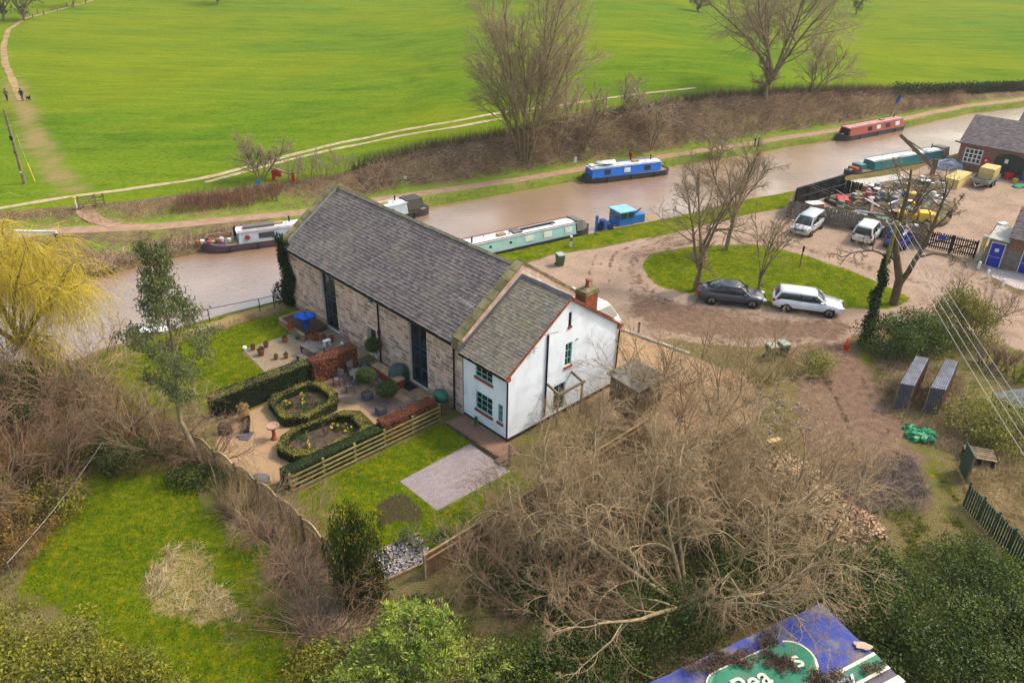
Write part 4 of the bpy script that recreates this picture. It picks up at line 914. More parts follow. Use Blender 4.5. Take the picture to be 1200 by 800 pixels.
for i, (u, v) in enumerate(((10.2, -6.1), (7.0, -7.2))):
    bare_tree('rose_bush', ('twiggy bare rose bush amid daffodils by the bird bath', 'twiggy bare rose bush in the ring against the fence hedge')[i], Lp(u, v, .1), [((0, 0, 0), (random.uniform(-.5, .5), random.uniform(-.5, .5), 1), .8, .02) for _ in range(6)],
              [dict(n=4, wander=.15, trop=.02, kids=5, t0=.3, ang=35, lr=.5, rr=.6, minr=.006), dict(n=3, wander=.2, trop=.05)], 50 + i, 1, RUST, RUST, cat='rose bush')
# patios (hard sheets)
def paved(name, label, poly, z, material):
    mb = MB(); mb.add([(*Lp(u, v)[:2], z) for u, v in poly], [tuple(range(len(poly)))]); o = mb.build(name, material, None, recalc=False)
    if o.data.polygons[0].normal.z < 0: o.data.flip_normals()
    return prop(o, label, kind='structure')
def block_material(name, a, b, joint, bw, bh, ang=0.0):
    m, nt, p = newmat(name); pos = N(nt, 'ShaderNodeNewGeometry').outputs['Position']
    mp = N(nt, 'ShaderNodeMapping'); mp.inputs['Rotation'].default_value = (0, 0, -(YAW + ang)); nt.links.new(pos, mp.inputs[0])
    br = N(nt, 'ShaderNodeTexBrick'); br.inputs['Scale'].default_value = 1; br.inputs['Brick Width'].default_value = bw; br.inputs['Row Height'].default_value = bh; br.inputs['Mortar Size'].default_value = bh * .07
    br.inputs['Color1'].default_value = a; br.inputs['Color2'].default_value = b; br.inputs['Mortar'].default_value = joint; br.inputs['Mortar Smooth'].default_value = .3
    nt.links.new(mp.outputs[0], br.inputs[0])
    cc_ = mixc(nt, math_(nt, 'MULTIPLY', ramp(nt, noise(nt, pos, .9, 5, .65), .4, .75), .45), br.outputs[0], (a[0] * .55, a[1] * .55, a[2] * .5, 1))
    nt.links.new(cc_, p.inputs['Base Color']); p.inputs['Roughness'].default_value = .9
    bn = N(nt, 'ShaderNodeBump'); bn.inputs['Strength'].default_value = .4; bn.inputs['Distance'].default_value = .01; bn.invert = True; nt.links.new(br.outputs['Fac'], bn.inputs['Height']); nt.links.new(bn.outputs[0], p.inputs['Normal']); return m
PAVE1 = block_material('grey_block_paving', c(164, 148, 146), c(142, 128, 128), c(96, 84, 82), .2, .1)
PAVE2 = block_material('buff_setts', c(164, 142, 112), c(140, 122, 98), c(100, 88, 66), .22, .11)
PAVE3 = block_material('brown_setts', c(150, 122, 104), c(128, 106, 92), c(90, 74, 62), .22, .11)
SLABM = mat('sandstone_slab', c(172, 142, 104), c(140, 116, 90), rough=.85, scale=1.5, vary=.2, bump=.2)
paved('parking_pad', 'rectangular grey block-paved hardstanding on the lawn', [(1.2, -6.4), (1.25, -1.6), (-2.0, -1.65), (-1.85, -6.4)], .012, PAVE1)
paved('patio', 'buff sett patio with terracotta pots beside the canal lawn', [(19.0, -5.9), (19.0, -.05), (13.1, -.05), (13.1, -4.7), (14.9, -6.3)], .012, PAVE2)
paved('patio', 'brown sett patio with round table beside the barn', [(12.2, -4.55), (12.2, -.05), (5.1, -.05), (5.1, -3.95), (8.6, -3.95), (9.2, -4.55)], .012, PAVE3)
sl = MB().box((0, 0, 0), (1, 1, .03)).mesh('slab', SLABM)
door_slabs = prop(paved('terrace', 'row of sandstone slabs outside the glazed door', [(9.0, -1.9), (9.0, -.06), (5.6, -.06), (5.6, -1.9)], .016, PAVE3))
for i in range(5):
    for j in range(3):
        o = link('slab', sl, None, door_slabs); q = Lp(5.95 + i * .66, -.36 - j * .62, .03); o.location = tuple(q); o.rotation_euler = (0, 0, YAW); o.scale = (.58, .63, 1)
# retaining kerb, sleeper bed in front of the cottage
SLEEP = mat('sleeper', c(128, 98, 80), c(96, 74, 60), rough=.9, scale=4, vary=.15, bump=.3)
bed = thing('gravel_bed', 'narrow pinkish gravel bed edged with sleepers below the cottage windows', 'flower bed', Lp(1.5, -.6), YAW)
PINKG = mat('pink_gravel', c(156, 118, 94), c(120, 92, 74), rough=1, scale=14, bump=.6, bscale=40)
MB().bb((-.72, -2.3, 0), (.56, 2.1, .1)).build('gravel', PINKG, bed)
for k in range(4): MB().bb((-.86, -2.3 + k * 1.12, 0), (-.74, -1.2 + k * 1.12, .2)).build('sleeper', SLEEP, bed)
MB().bb((-1.1, -2.75, 0), (.5, -2.34, .14)).build('step', SLEEP, bed)
post = thing('gate_post', 'slim weathered post at the corner of the gravel bed', 'post', Lp(-1.6, -1.3), YAW); MB().box((0, 0, .65), (.14, .14, 1.3)).build('shaft', WOODV, post); MB().box((0, 0, 1.33), (.18, .18, .06), taper=.5).build('cap', WOODV, post)
sprig = shrub('young_conifer', 'small upright green conifer under the cottage window', Lp(2.2, -.35, .1), [(0, 0, .35, .1, .1, .35, 1)], 400, .07, SPEAR, 90, cat='conifer', stems=1)
# ---- rail fence with four rails
RAIL = mat('mossy_rail', c(150, 136, 84), c(118, 108, 62), rough=.95, scale=3, vary=.18, bump=.3)
rf_ = thing('rail_fence', 'mossy four-rail timber fence along the parking lawn', 'fence', Lp(3.95, -6.2), YAW)
pv = np.linspace(-4.75, 4.7, 6)
for i, x in enumerate(pv): MB().box((x, .06, .62), (.12, .1, 1.24)).build('post', RAIL, rf_)
for a, b in zip(pv[:-1], pv[1:]):
    for z in (.22, .5, .78, 1.06): MB().box(((a + b) / 2, -.02 + random.uniform(-.005, .005), z + random.uniform(-.015, .015)), (b - a - .01, .045, .1), ry=random.uniform(-.008, .008)).build('rail', RAIL, rf_)
# ---- close-boarded fence towards the big bare tree
BOARD = mat('tan_board', c(186, 152, 112), c(156, 122, 84), rough=.9, scale=4, vary=.18, bump=.3)
FPOST = mat('fence_post', c(176, 156, 124), c(140, 120, 92), rough=.9)
CONC = mat('concrete', c(190, 184, 172), c(164, 158, 146), rough=.9, scale=3, vary=.1)
BOARD2 = mat('dull_board', c(138, 108, 78), c(108, 84, 60), rough=.9, scale=4, vary=.2, bump=.3)
bf = thing('board_fence', 'brown close-boarded fence with pale capping rail', 'fence', Lp(-5.0, -9.6), YAW)
n = 0
for k in range(8):
    MB().box((k * 1.95, 0, .72), (.1, .1, 1.44)).build('post', FPOST, bf)
    MB().bb((k * 1.95 + .06, -.05, 1.36), (k * 1.95 + 1.89, .05, 1.42)).build('cap_rail', BOARD, bf)
    MB().bb((k * 1.95 + .06, -.07, 1.05), (k * 1.95 + 1.89, -.03, 1.13)).build('rail', BOARD, bf)
    me = MB().box((0, 0, .68), (.155, .02, 1.3)).mesh('board', BOARD2)
    for j in range(11): o = link('board', me, None, bf); o.location = (k * 1.95 + .145 + j * .166, random.uniform(-.006, .006), random.uniform(-.02, .01))
# ---- wavy topped woven fence
WATTLE = mat('wattle', c(202, 176, 128), c(160, 134, 92), rough=.9, scale=5, vary=.25)
WP = [G(*q) for q in ((232, 540), (262, 562), (294, 585), (328, 612), (356, 636), (400, 682), (425, 705))]
wf = thing('woven_fence', 'curving fence of pale upright slats with scalloped rail', 'fence', WP[0])
d = np.r_[0, np.cumsum([np.linalg.norm(WP[i + 1] - WP[i]) for i in range(len(WP) - 1)])]
def wpt(s, z): return [float(np.interp(s, d, [p[k] - WP[0][k] for p in WP])) for k in (0, 1)] + [z]
pan = 1.85; npan = int(d[-1] / pan)
WSLAT = mat('dull_slat', c(148, 122, 88), c(104, 84, 60), rough=.9, scale=4, vary=.3)
slat = MB().box((0, 0, .5), (.05, .02, 1.0)).mesh('slat', WSLAT)
for k in range(npan + 1): MB().box(wpt(k * pan, .88), (.12, .12, 1.76)).build('post', WOODV, wf)
for k in range(npan):
    zt = lambda s: 1.5 + .32 * math.sin(math.pi * (s - k * pan) / pan)
    ss = np.linspace(k * pan + .06, (k + 1) * pan - .06, 10)
    MB().tube([wpt(s, zt(s)) for s in ss], .035, 6).build('top_rail', WATTLE, wf); MB().tube([wpt(s, zt(s) - .4) for s in ss], .025, 5).build('rail', WATTLE, wf)
    for j in range(16):
        s = k * pan + .12 + j * (pan - .24) / 15; o = link('slat', slat, None, wf); p = wpt(s, 0); q = wpt(s + .05, 0)
        o.location = (p[0], p[1], .02); o.rotation_euler = (0, 0, math.atan2(q[1] - p[1], q[0] - p[0])); o.scale = (1, 1, zt(s) - .05)
# ---- furniture on the sett patio
DARKM = mat('dark_metal', c(64, 62, 64), c(48, 46, 50), rough=.5, metal=.4); RATTAN = mat('grey_slatting', c(120, 112, 106), c(92, 86, 82), rough=.7)
def garden_chair(loc, rz, label):
    t = thing('garden_chair', label, 'chair', loc, rz, 'metal chairs round the patio table')
    for sx in (-1, 1):
        for sy in (-1, 1): MB().bar((sx * .24, sy * .23, 0), (sx * .23, sy * .22, .44 if sy > 0 else .66), .03).build('leg', DARKM, t)
        MB().box((sx * .25, 0, .66), (.05, .5, .03)).build('armrest', DARKM, t)
    MB().box((0, 0, .44), (.48, .46, .035)).build('seat', RATTAN, t)
    MB().box((0, .25, .72), (.48, .03, .5), rx=R_(-12)).build('backrest', RATTAN, t)
tb = Lp(10.6, -2.5)
t = thing('patio_table', 'round grey patio table among metal chairs', 'table', tb, YAW); MB().lathe([(.55, 0), (.58, .02), (.55, .04)], (0, 0, .7), 20).build('table_top', RATTAN, t)
for k in range(4): MB().bar((.36 * math.cos(k * 1.57 + .8), .36 * math.sin(k * 1.57 + .8), 0), (.2 * math.cos(k * 1.57 + .8), .2 * math.sin(k * 1.57 + .8), .7), .04).build('leg', DARKM, t)
for k, (u, v, a) in enumerate(((11.2, -3.6, 200), (10.1, -3.5, 150), (11.5, -2.4, 270), (9.7, -2.0, 60))):
    garden_chair(Lp(u, v, .014), YAW + R_(a + 90), ('metal armchair beside the copper hedge and table', 'metal armchair beside the taller topiary ball', 'metal armchair with its back to the copper hedge', 'metal armchair on the barn side of the table')[k])
LEADP = mat('grey_planter', c(96, 98, 108), c(78, 80, 90), rough=.7, vary=.1); TERRA = mat('terracotta_pot', c(176, 98, 66), c(140, 76, 50), rough=.85, vary=.15)
def planter(loc, s=.5, h=.5, label=None, plant=None):
    t = thing('square_planter', label, 'planter', loc, YAW)
    mb = MB()
    for sx in (-1, 1): mb.box((sx * (s / 2 - .02), 0, h / 2), (.04, s, h)); mb.box((0, sx * (s / 2 - .02), h / 2), (s - .09, .04, h - .004))
    mb.build('box', LEADP, t); MB().box((0, 0, h - .08), (s - .09, s - .09, .04)).build('soil', SOIL, t); return t
def topiary(loc, r, rs, trunk, label, seed, flat=1.0):
    t = thing('topiary_ball', label, 'topiary', loc); rng = np.random.RandomState(seed)
    if trunk > .1: MB().tube([(0, 0, 0), (.01, 0, trunk)], .03, 6).build('trunk', BARK2, t)
    zc = trunk + r * flat * .85; mb = MB(); mb.lathe([(r * .86 * math.sin(a), zc - r * flat * .86 * math.cos(a)) for a in np.linspace(.05, math.pi - .05, 9)], n=14); mb.build('branches', CORE, t)
    P, Nn = clump_points([(0, 0, zc, r, r, r * flat, 1)], rs, rng, .12); v, f, va = leaves(P, Nn, .055, rng, .6); npobj('foliage', v, f, BOXL, t, var=va)
planter(Lp(8.75, -3.2, .014), .52, .45, 'square grey planter under the taller topiary ball'); topiary(Lp(8.75, -3.2, .45), .62, 2600, .75, 'round box ball on a stem in a grey planter', 1, .8)
planter(Lp(6.9, -3.5, .014), .5, .45, 'square grey planter beside the raised bed wall'); topiary(Lp(7.75, -2.45, .3), .68, 3000, .1, 'wide low box ball beside the brick planter', 2, .72)
topiary(Lp(11.6, -.7, .1), .55, 2200, 1.05, 'dark green standard bay tree against the barn', 3, .9)
MB2 = MB().box((0, 0, .3), (.55, 2.6, .6)); rb = thing('raised_bed', 'low brick raised bed running to the barn door', 'raised bed', Lp(9.6, -1.05, 0), YAW); MB2.build('wall', BRICK, rb); MB().box((0, 0, .62), (.62, 2.7, .05)).build('coping', SLABM, rb)
sp = thing('stone_bench', 'slate topped bench seat beside the glazed door', 'bench', Lp(5.9, -2.1, 0), YAW); MB().box((0, .0, .46), (1.2, .7, .06)).build('seat', LEAD, sp)
for sx in (-1, 1): MB().box((sx * .5, 0, .22), (.1, .6, .44)).build('leg', LEADP, sp)
# covered barbecue and other covers
COVER = mat('green_cover', c(66, 88, 78), c(48, 66, 58), rough=.5, scale=2, bump=.6, bscale=6, spec=.4)
def drape(name, label, loc, rx, ry, h, material, seed, cat='cover', rz=0, sag=.12, crumple=0.):
    rng = np.random.RandomState(seed); n, m = 28, 9; rings = []; ph = rng.rand(5) * 6
    for j in range(m):
        tz = j / (m - 1); ring = []
        for k in range(n):
            a = 2 * math.pi * k / n; pr = (1 - tz ** 3.0) ** .5 if tz < 1 else .02
            f = 1 + sag * (1 - tz) * (math.sin(5 * a + ph[0]) * .5 + math.sin(9 * a + ph[1]) * .35) + .06 * math.sin(3 * a + ph[2] + 4 * tz)
            ring.append((rx * pr * f * math.cos(a), ry * pr * f * math.sin(a), h * tz * (1 + .05 * math.sin(2 * a + ph[3]))))
        rings.append(ring)
    t = thing(name, label, cat, loc, rz); 
    if crumple: rings = [[(p[0] + rng.normal(0, crumple), p[1] + rng.normal(0, crumple), max(0, p[2] + rng.normal(0, crumple * .8) * (j > 0))) for p in r] for j, r in enumerate(rings)]
    MB().loft(rings).build('cover', material, t, smooth=not crumple); return t
drape('covered_barbecue', 'bulky barbecue under a dark green cover by the glazed door', Lp(9.15, -.62, .02), .75, .55, 1.25, COVER, 3, rz=YAW, cat='barbecue')
drape('covered_barbecue', 'small kettle shape under a dark teal cover by the bay tree', Lp(11.3, -1.6, .02), .4, .4, .85, mat('teal_cover', c(40, 66, 70), rough=.5), 4, cat='barbecue')
GREENP = mat('green_plastic', c(44, 110, 84), c(34, 90, 70), rough=.35)
t = thing('water_butt', 'rounded green plastic tank against the barn corner', 'tank', Lp(4.8, -.75, 0), YAW); MB().box((0, 0, .4), (.6, .9, .8)).build('stand', SLEEP, t); MB().lathe([(.4, 0), (.5, .1), (.52, .3), (.42, .52), (.15, .6)], (0, 0, .8), 14, sx=.8).build('body', GREENP, t, smooth=True)
t = thing('doormat', 'black doormat outside the tall glazed door', 'doormat', Lp(8.2, -.55, .05), YAW); MB().box((0, 0, .01), (.7, 1.0, .02)).build('mat', PIPE, t)
# bird bath, trough, urn
t = thing('bird_bath', 'terracotta pedestal bird bath on the golden gravel', 'bird bath', Lp(8.75, -9.3, 0)); MB().lathe([(.2, 0), (.2, .06), (.12, .12), (.1, .4), (.1, .6), (.16, .72)], n=12).build('pedestal', TERRA, t, smooth=True); MB().lathe([(.14, .72), (.34, .8), (.36, .9), (.31, .9), (.2, .83), (.02, .82)], n=16).build('bowl', mat('stone_bowl', c(178, 140, 116), rough=.85), t)
t = thing('urn', 'tall terracotta urn of dried leaves at the dark hedge end', 'urn', Lp(11.6, -9.6, 0)); MB().lathe([(.2, 0), (.22, .05), (.32, .4), (.3, .6), (.24, .64), (.28, .7), (.22, .7)], n=14).build('pot', mat('yellow_pot', c(160, 124, 60), c(126, 96, 46), rough=.8), t)
rng = np.random.RandomState(3); P, Nn = clump_points([(0, 0, .85, .3, .3, .2, 1)], 260, rng, .9); v, f, va = leaves(P, Nn, .12, rng); npobj('leaves', v, f, mat('dry_leaf', c(190, 160, 96), c(150, 116, 66), vary=.25), t, var=va)
t = thing('trough', 'long black planting trough on the gravel', 'trough', Lp(10.75, -9.9, 0), YAW + R_(60))
mb = MB(); mb.box((0, 0, .04), (1.3, .3, .06))
for s in (-1, 1): mb.box((0, s * .15, .18), (1.34, .03, .34)); mb.box((s * .66, 0, .18), (.03, .27, .335))
mb.build('body', PIPE, t); MB().box((0, 0, .2), (1.26, .26, .04)).build('soil', SOIL, t)
t = thing('slate_slabs', 'pair of loose blue slate sheets lying by the trough', 'slates', Lp(10.0, -10.3, .02), YAW + .6); MB().box((0, 0, .02), (.8, .55, .03)).build('slab', LEADP, t); MB().box((.1, .3, .055), (.7, .5, .03), rz=.2).build('slab', LEADP, t)
drape('covered_pot', 'lumpy black plastic sack by the gravel corner', Lp(11.1, -11.0, 0), .4, .35, .75, PIPE, 9, cat='sack'); drape('covered_pot', 'grey upturned cover beside the rail fence end', Lp(6.0, -11.6, 0), .5, .35, .35, LEADP, 10, cat='cover')
# ---- upper patio: slatted table, pots, parasol, wall bed
t = thing('slatted_table', 'weathered grey slatted rectangular garden table', 'table', Lp(15.3, -2.9, .014), YAW + .12)
for k in range(8): MB().box((0, -.7 + k * .2, .72), (.95, .185, .03)).build('slat', RATTAN, t)
for sx in (-1, 1):
    for sy in (-1, 1): MB().box((sx * .4, sy * .68, .35), (.07, .07, .7)).build('leg', RATTAN, t)
t = thing('slatted_bench', 'weathered slatted bench tucked beside the garden table', 'bench', Lp(14.85, -3.8, .014), YAW + .12); 
for k in range(3): MB().box((-.13 + k * .13, 0, .43), (.11, 1.4, .03)).build('slat', RATTAN, t)
for sy in (-1, 1): MB().box((0, sy * .6, .2), (.3, .06, .42)).build('leg', RATTAN, t)
wb = thing('wall_bed', 'low stone-edged planting bed beside the left barn window', 'raised bed', Lp(19.2, -1.3), YAW)
mb = MB().box((-1.0, -.2, .25), (.2, 3.2, .5)).box((.1, 1.5, .25), (2.2, .2, .5)).box((1.1, .1, .25), (.2, 2.6, .5)); mb.build('wall', SLABM, wb); MB().box((.05, 0, .2), (1.9, 2.8, .36)).build('soil', SOIL, wb)
BLUE = mat('blue_cloth', c(24, 104, 216), c(14, 78, 180), rough=.6, scale=3, bump=.5, bscale=7)
t = thing('blue_parasol', 'bright blue parasol tied over its pole beside the low bed', 'parasol', Lp(18.4, -1.55, .02))
mb = MB(); rings = []
for z, r in ((0.1, .22), (.35, .14), (.7, .13), (.95, .2), (1.15, .5), (1.25, .62), (1.35, .52), (1.5, .2), (1.55, .05)):
    rings.append([(r * (1 + .28 * math.sin(4 * a + z)) * math.cos(a), r * (1 + .28 * math.sin(4 * a + z)) * math.sin(a), z + .07 * math.sin(3 * a)) for a in np.linspace(0, 6.283, 17)[:-1]])
mb.loft(rings).build('cloth', BLUE, t, smooth=True); MB().lathe([(.03, 0), (.03, 1.7)], n=6).build('pole', ALU, t); MB().lathe([(.28, 0), (.26, .08), (.06, .1)], n=12).build('base', PIPE, t)
POTG = leafmat('pot_plant_leaf', c(92, 110, 60), c(70, 86, 44)); FLW = leafmat('orange_plant', c(190, 104, 60), c(150, 76, 44))
def pot(loc, r, label, plant, seed):
    t = thing('plant_pot', label, 'plant pot', loc, 0, 'terracotta pots on the canal patio'); rng = np.random.RandomState(seed)
    MB().lathe([(r * .7, 0), (r, r * 1.5), (r * 1.08, r * 1.5), (r * 1.08, r * 1.75), (r * .9, r * 1.75), (r * .85, r * 1.5)], n=12).build('pot', TERRA, t)
    P, Nn = clump_points([(0, 0, r * 1.9, r * .9, r * .9, r * .7, 1)], 120, rng, .8); v, f, va = leaves(P, Nn, r * .5, rng); npobj('plant', v, f, plant, t, var=va)
pots = [(18.6, -5.4), (17.6, -5.35), (18.35, -4.6), (16.5, -4.9), (16.2, -4.35), (16.6, -2.9), (18.2, -3.3)]
for i, (u, v) in enumerate(pots): pot(Lp(u, v, .014), (.17, .24, .18, .15, .16, .13, .2)[i], ('pot with a dark shrub near the patio corner', 'large ridged pot with a rounded plant', 'pot with clipped plant at the lawn edge', 'small pot alone on the setts', 'small pot beside another small pot', 'tiny pot near the slatted table', 'pot with seedlings below the wall bed')[i], POTG, i)
for i, (u, v) in enumerate(((17.2, -2.0), (17.0, -1.6), (16.6, -1.3), (16.2, -1.0), (18.7, -2.6), (18.9, -2.3))): pot(Lp(u, v, .014 if i < 4 else .5), .2, ('shallow terracotta pot of russet plants near the blue parasol', 'terracotta pot of russet plants on the low bed edge')[i > 3], FLW, 20 + i)
for i, (u, v) in enumerate(((18.0, -2.5), (17.6, -1.95))):
    t = thing('watering_can', ('green watering can below the low wall', 'green watering can beside the parasol base')[i], 'watering can', Lp(u, v, .014), .5 * i); MB().lathe([(.12, 0), (.12, .22), (.08, .26)], n=10).build('body', GREENP, t); MB().tube([(.1, 0, .06), (.24, 0, .2), (.32, 0, .3)], .02, 5).build('spout', GREENP, t); MB().tube([(-.1, 0, .08), (-.2, 0, .2), (-.05, 0, .34), (.06, 0, .26)], .014, 5).build('handle', GREENP, t)
t = thing('white_stool', 'small white stool beside the slatted table', 'stool', Lp(15.9, -1.5, .014), YAW); MB().box((0, 0, .4), (.5, .3, .04)).build('seat', WHITE, t)
for sx in (-1, 1): MB().box((sx * .2, 0, .19), (.04, .26, .38)).build('leg', WHITE, t)
t = thing('white_pot', 'small white ceramic jar standing on the patio corner', 'jar', Lp(19.0, -5.8, .014)); MB().lathe([(.1, 0), (.15, .1), (.12, .22), (.08, .24)], n=10).build('jar', WHITE, t); MB().lathe([(.09, .24), (.03, .28)], n=10).build('lid', WHITE, t)
t = thing('steel_trolley', 'low pale tray and jug on the paving by the barn wall', 'tray', Lp(14.9, -1.0, .014), YAW); MB().box((0, 0, .12), (.6, .5, .05)).build('tray', SLABM, t); MB().lathe([(.09, .15), (.1, .35), (.05, .45)], (.1, .1, 0), 8).build('jug', WHITE, t)
# ---- ivy on the barn corner
IVY = leafmat('ivy_leaf', c(34, 62, 26), c(24, 46, 18), vary=.4, trans=.1, spec=.15)
ivy = thing('ivy', 'dense dark green ivy climbing the canal-side barn corner', 'ivy', Lp(22.6, -.1), YAW); rng = np.random.RandomState(8)
bl = [(-.08, .3 + .35 * math.sin(z * 2.1), z, .3, .85 - .06 * z, .5, 1) for z in np.arange(.2, 5.0, .3)] + [(.3, .95, z, .6, .35, .5, .8) for z in np.arange(.2, 4.9, .35)] + [(-.35, 1.15, .8, .65, .6, 1.0, 2), (-.1, .9, 5.1, .35, .45, .3, .6)]
P, Nn = clump_points(bl, 9000, rng, .5); v, f, va = leaves(P, Nn, .13, rng, .8, .4); npobj('leaves', v, f, IVY, ivy, var=va)
MB().tube([(-.1, .3, 0), (-.08, .5, 1.5), (-.08, .3, 3), (-.05, .5, 4.6)], [.07, .06, .04, .02], 6).build('stem', BARK2, ivy)
# canal railing
rl = thing('canal_railing', 'thin metal railing along the canal edge of the lawn', 'railing', G(228, 386)); 
q = [G(228, 383) + [0, 0, 0], G(246, 377), G(305, 365), G(322, 361)]
for p in (q[0], q[1], q[2], q[3]): MB().bar(p - G(228, 386), p - G(228, 386) + [0, 0, 1.0], .05).build('post', PIPE, rl)
MB().tube([tuple(p - G(228, 386) + [0, 0, 1.0]) for p in q], .025, 5).build('rail', PIPE, rl); 
# ================================================================== TREES, SHRUBS, SCRUB
def ring_stems(n, tilt, L, r, seed, spread=.15, tv=.35, lv=.25):
    rg = random.Random(seed); out = []
    for k in range(n):
        a = 2 * math.pi * (k + rg.uniform(-.3, .3)) / n; t = tilt * rg.uniform(1 - tv, 1 + tv)
        out.append(((spread * math.cos(a), spread * math.sin(a), -.05), (math.sin(t) * math.cos(a), math.sin(t) * math.sin(a), math.cos(t)), L * rg.uniform(1 - lv, 1 + lv), r * rg.uniform(.8, 1.15)))
    return out
LV_WIDE = [dict(n=10, wander=.09, trop=.01, kids=8, t0=.2, ang=44, lr=.62, rr=.56, K=6, taper=.3, minr=.03),
           dict(n=8, wander=.17, trop=-.005, kids=7, t0=.2, ang=44, lr=.55, rr=.6, K=5, taper=.3, minr=.014, up=.15),
           dict(n=6, wander=.19, trop=-.05, kids=6, t0=.15, ang=42, lr=.55, rr=.62, K=4, minr=.008),
           dict(n=3, wander=.2, trop=-.08, kids=3, t0=.12, ang=38, lr=.6, rr=.66, K=3, minr=.0055),
           dict(n=2, wander=.18, trop=-.06, K=3, taper=.6)]
bare_tree('bare_tree', 'huge bare spreading tree with arching tan branches over the blue tarpaulin', G(805, 705), ring_stems(9, R_(52), 6.6, .12, 4, .3), LV_WIDE, 21, 2, BARK, TWIG)
LV_MED = [dict(n=7, wander=.10, trop=.03, kids=9, t0=.25, ang=36, lr=.55, rr=.6, K=5, minr=.012), dict(n=4, wander=.15, trop=.01, kids=7, t0=.15, ang=38, lr=.55, rr=.65, K=3, minr=.007),
          dict(n=3, wander=.17, trop=0, kids=3, t0=.15, ang=36, lr=.62, rr=.75, K=3, minr=.0065), dict(n=2, wander=.16, trop=.0, K=3, taper=.6)]
POOL = {}
def pooled(key, make, i):
    """trees of one habit share a few branch meshes, turned and scaled"""
    if (key, i) not in POOL: POOL[key, i] = make(i)
    return POOL[key, i]
def put_tree(name, label, base, key, make, npool, k, scale, bark, twig, group=None, cat='shrub'):
    me1, me2 = pooled(key, make, k % npool); t = thing(name, label, cat, base, (k * 2.399) % 6.283, group); t.scale = (scale * (1 + .12 * math.sin(k * 3.1)), scale * (1 + .12 * math.cos(k * 2.3)), scale)
    for nm, me, m in (('trunk', me1, bark), ('crown', me2, twig)):
        o = bpy.data.objects.new(nm, me); col.objects.link(o); o.parent = t; o.material_slots[0].link = 'OBJECT'; o.material_slots[0].material = m
    return t
def tree_meshes(stems, levels, seed, split):
    lst = branch_system(stems, levels, seed); v, f = join_tubes(lst[:split]); a = npmesh('trunk', v, f, smooth=True); a.materials.append(BARK); v, f = join_tubes(lst[split:]); b = npmesh('crown', v, f, smooth=True); b.materials.append(TWIG); return a, b
def bare_shrub(label, px, n, tilt, L, r, seed, twig=TWIG, bark=BARK, lv=LV_MED, group=None, name='bare_shrub', cat='shrub'):
    wide = tilt > R_(42); key = ('wide' if wide else 'up') if lv is LV_MED else 'goblet'
    mk = lambda i: tree_meshes(ring_stems(9 if key != 'goblet' else n, R_(48) if wide else (R_(37) if key == 'up' else tilt), 3.8 if key != 'goblet' else L, .055, 400 + i, .35), lv, 400 + i * 7 + wide, 1)
    return put_tree(name, label, px if len(px) == 3 else G(*px), key, mk, 2 if key != 'goblet' else 1, seed, L / 3.8 if key != 'goblet' else 1, bark, twig, group, cat)
for lab, px, k_ in (('bare spreading tree with dense fine twigs behind the board fence', (715, 640), 1), ('bare spreading tree leaning over the pale rubble', (890, 630), 4), ('bare spreading tree rising behind the huge one', (805, 595), 6), ('bare spreading tree over the low end of the board fence', (640, 665), 11)):
    put_tree('bare_tree', lab, G(*px), 'spread', lambda j: tree_meshes(ring_stems(7, R_(47), 5.1, .11, 14, .3), LV_WIDE, 22, 2), 1, k_, {6: .9, 9: .72, 11: .8}.get(k_, 1.0), BARK, TWIG, None, 'tree')
bare_shrub('wide tangle of bare tan stems between the gravel drive and board fence', (800, 540), 9, R_(40), 4.2, .06, 31)
bare_shrub('fine-twigged bare shrub beside the golden gravel drive', (840, 490), 9, R_(38), 4.2, .05, 32)
bare_shrub('feathery bare shrub rising beside the kerb', (765, 470), 9, R_(34), 4.0, .045, 331)
bare_shrub('bare tan twigs crowding the board fence', (655, 600), 8, R_(42), 3.4, .04, 332)
bare_shrub('bare tan twigs at the low end of the board fence', (560, 665), 6, R_(45), 2.4, .035, 333)
bare_shrub('feathery bare shrub behind the wheelie bins', (885, 450), 9, R_(38), 3.6, .045, 334)
bare_shrub('bare tan shrub growing against the foot of the white gable', (690, 520), 7, R_(34), 3.0, .04, 33)
bare_shrub('pale twiggy shrub overhanging the board fence end', (620, 625), 7, R_(45), 3.2, .04, 34)
bare_shrub('tangled bare shrub over the rubble heap', (905, 545), 8, R_(48), 3.6, .05, 35)
bare_shrub('low reddish bare thicket between the big tree and the yellow cypress', (640, 720), 9, R_(50), 3.4, .04, 36, TWIG3, BARK2)
bare_shrub('bare tan branches drooping toward the laurel bank', (960, 640), 7, R_(55), 4.2, .06, 37)
# thicket at the canal end of the lawn
for i, (px, py, L, n, lab) in enumerate(((20, 500, 4.6, 9, 'bare grey thicket beneath the yellow willow'), (95, 470, 4.0, 8, 'tangled bare shrub at the corner of the canal lawn'), (60, 580, 4.2, 9, 'dense bare shrub with rusty stems beside the lower lawn'),
                                         (150, 505, 3.6, 8, 'bare arching shrub beside the eucalyptus trunk'), (190, 530, 3.2, 7, 'bare silvery shrub at the woven fence end'), (-30, 620, 4.4, 8, 'rusty bare shrub against the clothes line'), (10, 410, 4.2, 7, 'bare thorn bush rooted on the canal bank'), (245, 540, 2.6, 6, 'low bare twigs behind the woven fence'))):
    bare_shrub(lab, (px, py), n, R_(46), L, .06, 40 + i, (TWIG3, TWIG, TWIG3, TWIG2, TWIG, TWIG3, TWIG2, TWIG3)[i], BARK2)
